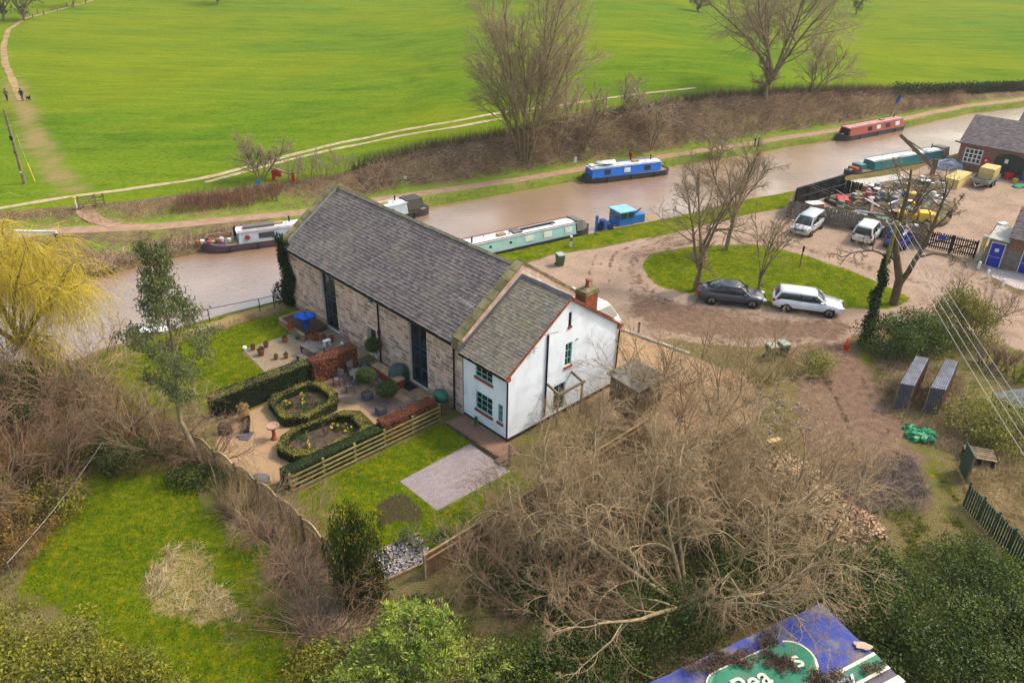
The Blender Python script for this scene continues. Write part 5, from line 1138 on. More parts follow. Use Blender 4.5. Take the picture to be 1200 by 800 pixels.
# loop-green trees
LV_UP = [dict(n=10, wander=.035, trop=.02, kids=12, t0=.28, ang=38, lr=.5, rr=.5, K=7, taper=.25, minr=.03), dict(n=7, wander=.10, trop=.035, kids=8, t0=.25, ang=38, lr=.5, rr=.55, K=5, minr=.016),
         dict(n=5, wander=.13, trop=.02, kids=6, t0=.2, ang=38, lr=.55, rr=.6, K=4, minr=.009), dict(n=2, wander=.15, trop=.01, kids=3, t0=.2, ang=36, lr=.6, rr=.7, K=3, minr=.007), dict(n=1, wander=.12, trop=0, K=3)]
LV_THIN = [dict(LV_UP[0], kids=8, lr=.38, ang=30), dict(LV_UP[1], kids=6, minr=.012), dict(LV_UP[2], kids=4, minr=.009), dict(n=3, wander=.12, trop=.02, K=3)]
def std_tree(label, base, stems, seed, lv=LV_UP, bark=BARK2, twig=TWIG2, name='bare_tree', split=2, group=None): return bare_tree(name, label, base, stems, lv, seed, split, bark, twig, group)
std_tree('bare round-headed tree with pollard scars behind the dark car', G(815, 340), [((0, 0, -.05), (0, 0, 1), 4.0, .26), ((0, 0, 1.8), (-.45, .1, 1), 6.2, .15), ((.05, 0, 2.6), (.35, -.1, 1), 6.2, .15), ((0, 0, 3.2), (-.05, .4, 1), 5.6, .14), ((0, 0, 3.4), (.1, -.35, 1), 5.4, .13)], 61)
std_tree('slim bare tree on the canal side of the green', G(851, 292), [((0, 0, -.05), (0, 0, 1), 9.0, .2), ((0, 0, 2.5), (.35, 0, 1), 5.5, .1), ((0, 0, 3.0), (-.4, .1, 1), 5.0, .1)], 62)
std_tree('young multi-stemmed bare tree between the parked cars', G(889, 342), [((0, 0, -.05), (0, 0, 1), 1.6, .16)] + [((0, 0, 1.2), (math.sin(k * 1.05) * .26, math.cos(k * 1.05) * .26, 1), 4.8, .05) for k in range(6)], 63, LV_THIN)
LV_OAK = [dict(n=10, wander=.055, trop=.02, kids=8, t0=.42, ang=48, lr=.36, rr=.5, K=7, taper=.2, minr=.04), dict(n=8, wander=.15, trop=.01, kids=6, t0=.2, ang=48, lr=.5, rr=.55, K=5, minr=.02, up=.1),
          dict(n=6, wander=.2, trop=.0, kids=5, t0=.2, ang=45, lr=.55, rr=.6, K=4, minr=.010), dict(n=3, wander=.2, trop=0, kids=3, t0=.2, ang=40, lr=.6, rr=.7, K=3, minr=.007), dict(n=1, wander=.15, trop=0, K=3)]
OAK = [([(0, 0, -.05), (0, 0, 1.2), (-.1, 0, 2.2), (-.6, .1, 3.4), (-1.0, .2, 4.8), (-1.1, .2, 6.5), (-1.0, .3, 8.5), (-1.2, .3, 10.3)], .36), ([(.02, 0, .9), (.12, 0, 2.0), (.6, -.1, 3.2), (.9, -.1, 4.6), (1.3, 0, 6.2), (1.5, .1, 8), (1.4, .1, 9.6)], .25),
       ([(-.62, .1, 3.45), (-1.6, 0, 4.0), (-2.8, -.2, 4.4), (-4.0, -.2, 4.2), (-4.9, -.3, 3.8)], .1), ([(.76, -.1, 3.9), (1.8, -.2, 4.2), (3.0, -.3, 4.2), (4.3, -.3, 3.6)], .1), ([(-1.0, .2, 4.8), (-.4, .6, 6), (.1, .8, 7.5), (.2, .8, 9.6)], .13), ([(-1.1, .2, 6.2), (-2.0, .1, 7.4), (-2.6, .1, 9.0)], .09), ([(1.2, 0, 5.8), (2.2, .2, 7.0), (2.9, .3, 8.4)], .09)]
std_tree('gnarled forked oak beside the ivy-clad power pole', G(1047, 356), [(p_[0], (0, 0, 1), 1.0, r_, p_) for p_, r_ in OAK], 64, LV_OAK, mat('oak_bark', c(112, 92, 70), c(84, 70, 52), rough=.95, scale=2, bump=.6, bscale=8, dirt=c(120, 112, 50), dirt_amt=.5), TWIG2)
# far bank trees
FARUP = [dict(n=9, wander=.035, trop=.03, kids=13, t0=.18, ang=33, lr=.46, rr=.5, K=6, taper=.2, minr=.05), dict(n=5, wander=.08, trop=.03, kids=10, t0=.2, ang=34, lr=.5, rr=.55, K=3, minr=.02),
         dict(n=3, wander=.12, trop=.03, kids=6, t0=.2, ang=34, lr=.5, rr=.6, K=3, minr=.014), dict(n=2, wander=.12, trop=.0, kids=3, t0=.2, ang=34, lr=.75, rr=.7, K=3, minr=.011), dict(n=1, wander=.1, trop=0, K=3)]
TWF = mat('hazy_twig', c(176, 154, 122), c(148, 128, 98), rough=.9, scale=.3)
b = GT(616, 172); std_tree('tall fan-shaped bare tree on the bank beside the field track', b, [((0.5 * math.cos(k), .5 * math.sin(k), -.2), (math.sin(t_ * .78) * math.cos(k), math.sin(t_ * .78) * math.sin(k), math.cos(t_ * .78)), L_, .14) for k, t_, L_ in ((0, .05, 17.5), (.9, .16, 16), (1.9, .2, 15), (2.8, .3, 14), (3.7, .18, 16.5), (4.6, .26, 14), (5.5, .3, 14), (.4, .42, 11), (3.2, .46, 10.5), (5.0, .4, 10))], 71, FARUP, BARK2, TWF)
FARW = [dict(FARUP[0], ang=40, lr=.55, wander=.06, trop=.02), dict(FARUP[1], ang=40, wander=.1), dict(FARUP[2], kids=6), FARUP[3], FARUP[4]]
b = GT(893, 138); std_tree('broad rounded bare tree growing out of the bramble bank', b, [((0, 0, -.3), (0, 0, 1), 4.5, .4)] + [((.1 * k, 0, 1.5 + .3 * k), (math.sin(k * 1.2) * .6, math.cos(k * 1.2) * .6, 1), 13.5, .24) for k in range(7)], 72, FARW, BARK2, TWF)
b = GT(950, 118); std_tree('lower leaning bare tree beside the broad bank tree', b, [((0, 0, -.3), (.3 * k - .2, .1, 1), 6.8, .12) for k in range(4)], 73, FARW[:4], BARK2, TWF)
b = GT(306, 210); std_tree('small dense round bare tree by the field track', b, ring_stems(5, R_(22), 3.3, .06, 5, .3), 74, FARW[:4], BARK2, TWF)
for i, (px, py, h, lab) in enumerate(((765, 150, 5.5, 'thin bare sapling among brambles below the far field'), (685, 158, 6.5, 'spindly bare sapling beside the tall fan-shaped tree'), (840, 185, 4.5, 'pale thin sapling above the moored blue boat'), (730, 165, 5, 'small bare bush on the bank above the red-coated walker'), (655, 165, 7, 'bushy bare tree crowding the fan-shaped tree'))):
    put_tree('bare_sapling', lab, GT(px, py), 'sapling', lambda j: tree_meshes(ring_stems(3, R_(14), 5.5, .07, 80 + j, .15), FARUP[:4], 80 + j, 2), 2, i, h / 5.5, BARK2, TWF, None, 'tree')
b = GT(360, 212)
for i, (px, py) in enumerate(((345, 213), (362, 210), (380, 208), (400, 205))): std_tree('bare upright hedge shrub near the red frame by the field track', GT(px, py), ring_stems(6, R_(16), 2.1, .03, 90 + i, .5), 90 + i, FARUP[1:4], BARK2, TWF, 'hedge_shrub', 1, group='bare hedge shrubs by the red frame')
for i, (px, py, h, r, lab) in enumerate(((5, 24, 11, .3, 'dark rounded far tree beside the bend in the footpath'), (28, 24, 10, .3, 'dark rounded far tree with twin trunk at the footpath bend'), (86, 8, 11, .25, 'far bare tree among the footpath posts'), (720, -2, 8, .25, 'far bare thicket at the top of the pasture'), (818, 14, 6, .2, 'far low bush standing alone in the pasture'), (1003, 17, 11, .3, 'far lone dark tree in the pasture'), (255, 5, 9, .25, 'far bare tree along the footpath'))):
    b = GT(px, py); t = thing('far_tree', lab, 'tree', b); rng = np.random.RandomState(100 + i)
    lst = branch_system([((0, 0, -.3), (0, 0, 1), h * .3, r)] + [((0, 0, h * .15), (math.sin(k), math.cos(k), 1.3), h * .65, r * .6) for k in range(6)], [dict(FARW[0], kids=7, n=5), dict(FARW[1], kids=6, n=4), dict(FARW[2], kids=4, n=2, minr=.03), dict(n=1, wander=.1, trop=0, K=3)], 100 + i)
    v, f = join_tubes(lst[:2]); npobj('trunk', v, f, BARK2, t); v, f = join_tubes(lst[2:]); npobj('crown', v, f, TWF, t)
    P = lst[-1][0][:, -1]; v, f, va = leaves(np.repeat(P, 2, 0), rng.normal(0, 1, (2 * len(P), 3)), .35, rng); npobj('leaf_buds', v, f, leafmat('far_leaf', c(96, 92, 62), c(78, 80, 54)), t, var=va)
# ---- weeping willow
WILL = leafmat('willow_strand', c(236, 212, 72), c(208, 182, 52), vary=.25, hue=.012)
wb_ = G(38, 448); t = thing('weeping_willow', 'yellow weeping willow hanging over the canal bank', 'tree', wb_); rng = np.random.RandomState(5)
lst = branch_system([((0, 0, -.1), (.05, .05, 1), 3.2, .3)] + [((0, 0, 2.6), (math.sin(k * .9) * .8, math.cos(k * .9) * .8, 1), 6.4, .16) for k in range(7)], [dict(n=7, wander=.08, trop=.0, kids=9, t0=.35, ang=42, lr=.55, rr=.55, K=6, minr=.04), dict(n=6, wander=.12, trop=-.02, kids=12, t0=.15, ang=45, lr=.5, rr=.5, K=4, minr=.012), dict(n=3, wander=.15, trop=-.1, K=3)], 5)
v, f = join_tubes(lst[:2]); npobj('trunk', v, f, BARK2, t, smooth=True)
Pw = lst[2][0].reshape(-1, 3); Pw = Pw[Pw[:, 2] > 2.2]; Pw = Pw[rng.choice(len(Pw), 4600)]
pts, dirs, rad = grow(Pw, unit(rng.normal(0, .5, (len(Pw), 3)) + [0, 0, -.2]), np.minimum(rng.uniform(1.2, 4.2, len(Pw)), Pw[:, 2] * .95), np.full(len(Pw), .009), 3, .07, -.6, rng, .6)
v1, f1 = tubes(pts, rad, 3, True); npobj('crown', v1, f1, WILL, t, smooth=True, var=strand_var(rng.rand(len(Pw)), 4, 3, True))
k = rng.randint(0, len(pts), 11000); q = pts[k, rng.randint(1, 4, 11000)]; v, f, va = leaves(q, rng.normal(0, 1, (len(q), 3)), .12, rng, .3, 1.5); npobj('leaves', v, f, WILL, t, var=va)
# ---- eucalyptus
EUC = leafmat('eucalyptus_leaf', c(134, 138, 88), c(98, 108, 62), vary=.35)
eb = G(238, 549); t = thing('eucalyptus_tree', 'tall slender eucalyptus with grey-green leaf sprays by the woven fence', 'tree', eb); rng = np.random.RandomState(6)
tr_p = np.array([[(0, 0, 0), (-.35, .1, 1.5), (-.75, .2, 2.8), (-.7, .2, 4.2), (-.35, .1, 6), (-.2, 0, 8), (-.25, 0, 10), (-.3, .1, 12.6)]], float); tr_r = np.array([[.16, .14, .12, .11, .09, .07, .05, .02]])
v, f = tubes(tr_p, tr_r, 7); npobj('trunk', v, f, mat('smooth_bark', c(160, 140, 108), c(126, 110, 84), rough=.8, scale=2), t, smooth=True)
stems = []
for k in range(34):
    z = 4.0 + 8.2 * (k / 33) ** 1.0; p = [np.interp(z, tr_p[0][:, 2], tr_p[0][:, j]) for j in (0, 1)]; a = k * 2.4; w_ = 1.75 * math.exp(-((z - 6.8) / 2.2) ** 2) + .55
    stems.append(((p[0], p[1], z), (math.cos(a), math.sin(a), .75), w_, .025))
lst = branch_system(stems, [dict(n=5, wander=.1, trop=.02, kids=7, t0=.3, ang=40, lr=.5, rr=.6, K=4, minr=.008), dict(n=4, wander=.15, trop=-.06, K=3)], 7)
v, f = join_tubes(lst); npobj('branches', v, f, BARK, t, smooth=True)
Pe = lst[1][0][:, 1:].reshape(-1, 3); q = Pe[rng.randint(0, len(Pe), 12000)] + rng.normal(0, .17, (12000, 3)); v, f, va = leaves(q, rng.normal(0, 1, (12000, 3)), .18, rng, .34, 1.0); npobj('crown', v, f, EUC, t, var=va)
# ---- golden yew column and dwarf
YEWD = leafmat('dark_yew', c(66, 82, 28), c(44, 58, 20), vary=.3); YEWG = leafmat('golden_yew', c(206, 180, 50), c(140, 130, 34), vary=.3)  # dark green foliage and golden tips
def golden_yew(loc, h, r, label, seed):
    t = thing('golden_yew', label, 'yew', loc); rng = np.random.RandomState(seed); bl = []
    for k in range(46):
        a = rng.rand() * 6.28; rr_ = r * .66 * math.sqrt(rng.rand()); z = rng.uniform(.12, 1) * h * .82 * (1 - .5 * (rr_ / r) ** 2); bl.append((rr_ * math.cos(a), rr_ * math.sin(a), z, r * .3, r * .3, h * .17, 1))
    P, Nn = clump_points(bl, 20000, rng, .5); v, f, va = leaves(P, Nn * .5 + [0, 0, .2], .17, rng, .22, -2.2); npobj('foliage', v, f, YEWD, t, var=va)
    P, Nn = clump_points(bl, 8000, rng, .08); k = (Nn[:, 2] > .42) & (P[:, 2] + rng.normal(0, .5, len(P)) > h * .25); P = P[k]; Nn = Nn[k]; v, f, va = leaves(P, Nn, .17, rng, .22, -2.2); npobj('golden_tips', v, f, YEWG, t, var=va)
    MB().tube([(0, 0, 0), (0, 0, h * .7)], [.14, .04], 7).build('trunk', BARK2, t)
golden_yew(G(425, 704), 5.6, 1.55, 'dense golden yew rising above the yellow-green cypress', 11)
# ---- yellow-green cypress with flat sprays
CYP = leafmat('cypress_spray', c(178, 186, 74), c(132, 152, 56), vary=.3, hue=.015); CYPD = leafmat('cypress_inner_spray', c(94, 120, 52), c(70, 94, 40), vary=.3)  # second colour: darker green sprays inside the crown
def cypress(loc, h, L, label, seed, n=46):
    t = thing('cypress', label, 'conifer', loc); rng = np.random.RandomState(seed); stems = []
    for k in range(n):
        z = h * (k / n) ** .85; a = k * 2.399; stems.append(((0, 0, z), (math.cos(a), math.sin(a), .38), L * (1.05 - z / h * .85) * rng.uniform(.8, 1.1), .035))
    MB().tube([(0, 0, 0), (0, 0, h)], [.18, .03], 7).build('trunk', BARK2, t)
    lst = branch_system(stems, [dict(n=6, wander=.06, trop=.03, kids=9, t0=.25, ang=42, lr=.42, rr=.6, K=3, minr=.008), dict(n=4, wander=.08, trop=.01, kids=6, t0=.15, ang=40, lr=.45, rr=.6, K=3, minr=.006), dict(n=3, wander=.08, trop=0, K=3)], seed)
    v, f = join_tubes(lst[:2]); npobj('branches', v, f, BARK2, t, smooth=True)
    Pq = lst[2][0].reshape(-1, 3); Dq = lst[2][3].reshape(-1, 3); m = len(Pq)
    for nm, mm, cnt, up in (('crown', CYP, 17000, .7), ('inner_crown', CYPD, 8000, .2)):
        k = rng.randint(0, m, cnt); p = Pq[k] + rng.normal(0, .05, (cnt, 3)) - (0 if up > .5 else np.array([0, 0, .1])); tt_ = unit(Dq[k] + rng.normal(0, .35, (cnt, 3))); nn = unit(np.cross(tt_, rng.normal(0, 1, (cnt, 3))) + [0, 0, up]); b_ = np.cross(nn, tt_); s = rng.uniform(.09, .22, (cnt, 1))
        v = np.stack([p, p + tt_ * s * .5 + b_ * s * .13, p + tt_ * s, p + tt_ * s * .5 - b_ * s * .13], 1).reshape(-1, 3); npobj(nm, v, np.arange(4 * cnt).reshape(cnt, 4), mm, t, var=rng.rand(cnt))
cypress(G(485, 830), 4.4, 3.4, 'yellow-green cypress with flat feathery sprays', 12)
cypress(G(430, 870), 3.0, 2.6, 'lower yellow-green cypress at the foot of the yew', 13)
# ---- laurels and other evergreens
LAU = leafmat('laurel_leaf', c(96, 110, 30), c(62, 82, 20), vary=.5, spec=.4, rough=.45); OLI = leafmat('olive_leaf', c(156, 148, 46), c(106, 110, 34), vary=.4); OLB = leafmat('broom_leaf', c(172, 162, 78), c(134, 132, 60), vary=.35)
def blobs(n, rx, ry, h, seed, rb=.5):
    rng = np.random.RandomState(seed); out = []
    for _ in range(n):
        a = rng.rand() * 6.28; q = math.sqrt(rng.rand()); z = h * (.25 + .6 * rng.rand()) * (1 - .5 * q * q); s = rb * rng.uniform(.6, 1.3); out.append((rx * q * math.cos(a), ry * q * math.sin(a), z, s, s, s * .8, s * s))
    return out
for i, (px, py, rx, ry, h, n, sz, m_, lab) in enumerate((
    (60, 830, 3.6, 2.2, 3.4, 15000, .12, OLI, 'large olive-green laurel at the lower lawn edge'), (-60, 800, 3, 2.5, 3.6, 9000, .12, OLI, 'olive-green laurel clump below the clothes line'), (150, 850, 2.4, 1.6, 2.6, 8000, .11, OLI, 'yellow-tipped laurel beside the mossy lawn'),
    (1150, 800, 4.2, 3.0, 3.2, 17000, .1, LAU, 'dark green laurel bank beside the tarpaulin'), (1060, 740, 3.0, 2.4, 2.6, 11000, .1, LAU, 'dark laurel swelling over the tarpaulin edge'), (1115, 672, 1.9, 1.5, 2.0, 8000, .09, LAU, 'rounded dark laurel below the steel palisade'),
    (640, 800, 2.8, 1.7, 2.0, 9000, .1, LAU, 'dark glossy holly beneath the big bare tree'), (770, 745, 2.4, 1.8, 2.2, 6500, .1, LAU, 'dark holly underneath the arching branches'), (880, 700, 3, 1.8, 2.0, 7000, .1, LAU, 'ivy-dark evergreen in the shade of the big tree'), (700, 690, 3.4, 2.4, 1.1, 7000, .1, LAU, 'ivy carpet under the dense twigs by the fence'), (820, 640, 3.6, 2.6, 1.0, 7000, .1, LAU, 'ivy carpet under the huge spreading tree'), (930, 690, 3.0, 2.0, 1.1, 6000, .1, LAU, 'ivy carpet beside the pale rubble'), (620, 690, 2.4, 1.6, .8, 4000, .1, LAU, 'ivy patch at the board fence foot'), (985, 790, 2.6, 2, 1.6, 5000, .09, LAU, 'low dark shrub against the tarpaulin side'),
    (1055, 412, 2.6, 1.6, 3.2, 11000, .12, LAU, 'dark holly bush at the foot of the ivy-clad pole'), (1120, 398, 2.6, 2.0, 3.9, 9000, .12, OLI, 'big olive-leaved bush beyond the steel shelters'), (1150, 505, 2.4, 1.8, 3.0, 4200, .11, OLB, 'loose straw-green shrub overhanging the second steel shelter'), (1180, 520, 2.2, 1.6, 2.0, 4200, .11, OLB, 'bushy olive growth along the slatted fence'),
    (948, 436, 1.4, 1.1, 1.7, 3200, .1, OLB, 'small yellow-green shrub beside the wheelie bins'), (120, 540, 3.0, 1.4, 1.2, 5000, .12, LAU, 'ivy mound at the top of the lower lawn'), (40, 470, 3.2, 2.4, 2.6, 6500, .14, LAU, 'evergreen understorey beneath the willow'), (20, 600, 3, 2.0, 2.0, 6000, .12, OLI, 'green-brown undergrowth beside the clothes line'), (235, 565, 1.6, .9, .9, 2400, .11, LAU, 'ivy clump at the eucalyptus foot'),
    (1010, 690, 2.2, 1.8, 2.0, 7000, .1, LAU, 'dark laurel shoulder below the brick rubble'), (1180, 720, 2.6, 2.0, 2.4, 8000, .1, LAU, 'laurel clump between the palisade and the tarpaulin bank'), (1090, 800, 3.0, 2.0, 2.4, 8000, .1, LAU, 'dark laurel at the tarpaulin corner'), (1230, 780, 2.8, 2.2, 2.8, 7000, .1, LAU, 'laurel mass at the foot of the palisade'), (560, 800, 1.8, 1.3, 1.5, 5000, .1, OLB, 'yellowish twiggy shrub beside the cypress'), (700, 800, 2.6, 1.6, 1.8, 7000, .1, LAU, 'glossy evergreen below the drooping branches'), (380, 790, 1.5, 1.2, 1.0, 3500, .1, OLI, 'low green undergrowth beside the cypress'))):
    shrub('evergreen_shrub', lab, G(px, py), blobs(44, rx, ry, h, 200 + i, .8 * (h / 2.5) ** .5), int(n * .95), sz * 1.22, m_, 200 + i, .55, .55)
RUSTL = leafmat('rusty_leaf', c(156, 120, 62), c(116, 92, 46), vary=.4)
for i, (px, py, n_, lab) in enumerate(((20, 640, 3600, 'rusty-leaved shrub at the edge of the lower lawn'), (60, 560, 3200, 'brownish leafy shrub above the lower lawn'), (-20, 560, 3200, 'brown leafy mound under the canal thicket'), (110, 500, 2200, 'olive-brown leafy shrub near the canal lawn'))): shrub('rusty_shrub', lab, G(px, py), blobs(30, 2.2, 1.7, 2.6, 320 + i, .6), n_, .11, RUSTL, 320 + i, .5, .9)
for i, (px, py) in enumerate(((1155, 428), (1172, 432), (1188, 445), (1210, 450))):
    bare_shrub('small clipped goblet-shaped bare shrub on the lawn beside the loop road', (px, py), 7, R_(24), 1.3, .05, 140 + i, TWIG3, BARK2, LV_MED[:3], group='clipped goblet shrubs', name='goblet_shrub')
bare_shrub('spray of bare reddish branches beside the olive bush', (1142, 392), 8, R_(38), 3.4, .05, 150, TWIG3, BARK2)
shrub('silver_shrub', 'thin grey-leaved shrub beside the dark soil bed', G(485, 640), blobs(10, .9, .7, 1.3, 300, .3), 900, .1, EUC, 300); shrub('silver_shrub', 'bright green feathery plant by the board fence', G(522, 630), blobs(6, .4, .4, .7, 301, .25), 600, .1, SPEAR, 301)
t = thing('debris_pile', 'heap of pale wood chip and sacking between yew and fence', 'heap', G(470, 655), .6); rng = np.random.RandomState(9)
P = rng.uniform(-1, 1, (900, 3)) * [1.3, .8, .02] + [0, 0, .12]; v, f, va = leaves(P, np.tile([0, 0, 1.], (900, 1)), .16, rng, .7); npobj('chips', v, f, mat('pale_chip', c(206, 200, 196), c(160, 146, 136), vary=.3), t, var=va); MB().box((0, 0, .05), (2.7, 1.7, .1), taper=.85).build('heap', SOIL, t)
for a, b_ in (((-1.4, -.9), (1.4, -.9)), ((-1.4, .9), (1.4, .9))): MB().bar((*a, .1), (*b_, .1), .1, .2).build('edge_board', WOODV, t)

# ---- uncountable scrub
def in_poly(pts, n, rng):
    P = np.array([G(*q)[:2] for q in pts]); lo, hi = P.min(0), P.max(0); out = np.zeros((0, 2))
    while len(out) < n:
        q = lo + rng.rand(n * 2, 2) * (hi - lo); ins = np.zeros(len(q), bool)
        for i in range(len(P)):
            a, b = P[i], P[(i + 1) % len(P)]; cnd = (a[1] > q[:, 1]) != (b[1] > q[:, 1]); ins ^= cnd & (q[:, 0] < (b[0] - a[0]) * (q[:, 1] - a[1]) / (b[1] - a[1] + 1e-12) + a[0])
        out = np.concatenate([out, q[ins]])
    return out[:n]
def stalks(name, label, P, n, L, r, material, seed, trop=-.2, spread=.8, K=3, nseg=2):
    rng = np.random.RandomState(seed); P = P(rng) if callable(P) else P; D = unit(np.c_[rng.normal(0, spread, (n, 2)), np.ones(n)])
    pts, d_, rad = grow(P, D, rng.uniform(L[0], L[1], n), rng.uniform(r * .7, r * 1.3, n), nseg, .15, trop, rng, .4); v, f = tubes(pts, rad, K, True)
    o = npobj(name, v, f, material, var=strand_var(rng.rand(n), nseg + 1, K, True)); prop(o, label, 'undergrowth' if 'grass' not in name else 'grass', kind='stuff'); return o
BRAM = mat('bramble_stem', c(184, 152, 124), c(136, 108, 84), rough=.9, scale=.35, vary=.5, hue=.02); DRY = mat('dry_stalk', c(190, 164, 118), c(146, 120, 82), rough=.9, scale=.5, vary=.3); DOG = mat('dogwood_stem', c(158, 112, 86), c(128, 86, 66), rough=.8, vary=.25)
def bank_pts(n, x0, x1, t0, t1, seed):
    rng = np.random.RandomState(seed); x = rng.uniform(x0, x1, n); tt = rng.uniform(t0, t1, n); y = (YP(x) + PW) + tt * (Y5(x) - YP(x) - PW); return np.c_[x, y, terrain(x, y) - .05]
stalks('bramble_scrub', 'brown bramble scrub covering the canal bank slope', bank_pts(15000, -16, 70, .28, 1.0, 1), 15000, (.6, 2.1), .024, BRAM, 1, -.28, 1.0)
stalks('bramble_scrub', 'dull red dogwood and bramble below the field track', bank_pts(1300, -32, -23, .35, .8, 2), 1300, (.8, 1.9), .014, DOG, 2, -.02, .35)
stalks('dry_grass', 'straw-coloured dead grass between gate and towpath', bank_pts(7000, -46, -12, .1, .95, 3), 7000, (.3, .8), .013, DRY, 3, -.25, 1.0, nseg=1)
stalks('hedgerow_twigs', 'long bare brown hedgerow along the top of the bank', np.concatenate([bank_pts(10000, -17, 86, .97, 1.06, 4), bank_pts(2800, 45, 90, .8, 1.0, 5)]), 12800, (.9, 1.9), .016, mat('hedgerow_twig', c(118, 98, 76), c(92, 78, 58), rough=.9, scale=.3, vary=.25), 4, .0, .35)
HG = leafmat('hedge_green', c(60, 84, 34), c(44, 62, 26)); rng = np.random.RandomState(12); P = bank_pts(9000, 56, 95, .75, 1.02, 6); P[:, 2] += rng.rand(9000) * 1.6; v, f, va = leaves(P, rng.normal(0, 1, (9000, 3)), .3, rng)
o = thing('evergreen_hedge', 'dark evergreen hedge beside the far towpath', 'hedge', (0, 0, 0)); npobj('foliage', v, f, HG, o, var=va)
def edge_pts(n, x0, x1, a, b, seed):
    rng = np.random.RandomState(seed); x = rng.uniform(x0, x1, n); y = Y1(x) + rng.uniform(a, b, n); return np.c_[x, y, np.full(n, -.02)]
stalks('bank_grass', 'tufted green and straw grass along the far canal edge', edge_pts(9000, -50, 90, .0, 1.2, 7), 9000, (.2, .55), .012, mat('tuft', c(140, 140, 58), c(104, 118, 40), rough=.9, scale=.3, vary=.35, hue=.03), 7, -.25, .8, nseg=1)
stalks('bramble_scrub', 'dead brown scrub overhanging the canal bend', edge_pts(6000, -48, -24, .1, 3.6, 8), 6000, (.4, 1.2), .02, BRAM, 8, -.35, 1.0)
rgx = np.random.RandomState
def flat(pts, n, seed, z=0., clump=0.):
    q = in_poly(pts, n * (4 if clump else 1), rgx(seed))
    if clump: k = np.argsort(-fbm(q[:, 0], q[:, 1], clump, seed) - .12 * rgx(seed).rand(len(q)))[:n]; q = q[k]
    return np.c_[q, np.full(n, z)]
stalks('dead_stems', 'tangled dead stems along the outside of the woven fence', flat([(225, 540), (262, 572), (330, 625), (398, 690), (420, 760), (400, 800), (360, 740), (315, 650), (262, 600)], 3600, 11, 0, 1.3), 3600, (.5, 1.8), .014, mat('dead_stem', c(190, 160, 130), c(120, 96, 76), rough=.9, scale=.8, vary=.5), 11, -.3, 1.1)
bare_shrub('bare purple-brown bush outside the woven fence bend', (345, 660), 7, R_(46), 2.6, .04, 341, TWIG3, BARK2)
bare_shrub('bare pale bush outside the woven fence middle', (300, 620), 6, R_(46), 2.2, .035, 342, TWIG, BARK)
bare_shrub('bare brown bush between the woven fence and the yew', (375, 740), 7, R_(48), 2.8, .04, 343, TWIG3, BARK2)
stalks('tall_dead_stalks', 'upright pale dead stalks leaning on the woven fence', flat([(255, 580), (300, 610), (305, 625), (258, 600)], 160, 12), 160, (1.6, 2.6), .013, DRY, 12, .0, .12)
stalks('dead_stems', 'flattened straw and dead stalks in the middle of the mossy lawn', flat([(190, 640), (235, 634), (262, 655), (270, 700), (285, 735), (270, 758), (240, 722), (178, 712), (170, 680)], 1500, 13, 0, 1.1), 1500, (.3, .9), .011, mat('pale_straw', c(204, 184, 138), c(158, 134, 94), rough=.9, vary=.3), 13, -.5, 1.6)
stalks('leaf_litter_stems', 'brown twigs and litter under the big bare tree', flat([(560, 690), (640, 600), (760, 520), (880, 500), (960, 560), (1020, 660), (960, 720), (780, 760), (620, 780)], 8500, 14), 8500, (.3, 1.2), .010, mat('litter_stem', c(160, 132, 100), c(110, 92, 66), rough=.9, scale=.4, vary=.3), 14, -.3, 1.2)
stalks('dead_stems', 'mixed brown undergrowth beneath the canal-side thicket', flat([(-80, 420), (100, 430), (235, 510), (240, 560), (100, 560), (40, 660), (-80, 720)], 9000, 15), 9000, (.4, 1.6), .011, mat('mixed_stem', c(166, 124, 80), c(112, 86, 52), rough=.9, scale=.25, vary=.35, hue=.03), 15, -.15, .9)
stalks('dry_grass', 'pale dead reeds along the canal edge of the lawn', flat([(186, 402), (240, 386), (330, 358), (338, 364), (240, 393), (190, 406)], 1800, 16), 1800, (.2, .5), .012, DRY, 16, -.4, 1.2, nseg=1)
stalks('dry_grass', 'straw and dead bramble inside the palisade plot', flat([(1120, 540), (1180, 520), (1240, 560), (1240, 680), (1180, 610), (1130, 580)], 4200, 17), 4200, (.3, 1.0), .011, DRY, 17, -.35, 1.2)
stalks('bramble_scrub', 'dry bramble around the steel shelters', flat([(1020, 430), (1050, 415), (1130, 440), (1140, 540), (1080, 520), (1050, 490), (1030, 470)], 3600, 18), 3600, (.3, 1.0), .01, BRAM, 18, -.3, 1.0)
# lawn blades
LG = mat('lawn_blade', c(132, 146, 12, .72), c(94, 120, 8, .72), rough=1, spec=0, scale=.8, vary=.5, hue=.02)
def lawn_grass(label, polys, n, seed, L=(.05, .14)): stalks('lawn_grass', label, np.concatenate([flat(p, n, seed + i) for i, p in enumerate(polys)]), n * len(polys), L, .014, LG, seed, -.2, .9, 3, 1)
lawn_grass('short grass blades of the large mossy lawn', [[(110, 550), (200, 556), (240, 595), (300, 645), (330, 705), (385, 800), (180, 800), (110, 735), (30, 690), (50, 640)]], 13000, 60, (.05, .2))
def hp(L_): return [tuple(np.array(px_of(Lp(u, v)))) for u, v in L_]
def px_of(P):
    d_ = np.asarray(P) - CAM; k = d_ @ _f; return 600 + FPX * (d_ @ _r) / k, 400 - FPX * (d_ @ _u) / k
lawn_grass('short grass blades around the block-paved pad', [hp([(3.75, -10.7), (3.75, -1.4), (1.35, -1.4), (1.3, -6.5), (-2, -6.5), (-2.2, -1.5), (-4.7, -1.1), (-4.8, -9.4), (-1, -11.2)])], 9000, 62)
lawn_grass('short grass blades of the canal lawn', [[(150, 418), (186, 404), (330, 364), (352, 368), (300, 396), (278, 410), (310, 436), (255, 462), (170, 480)]], 7000, 64)
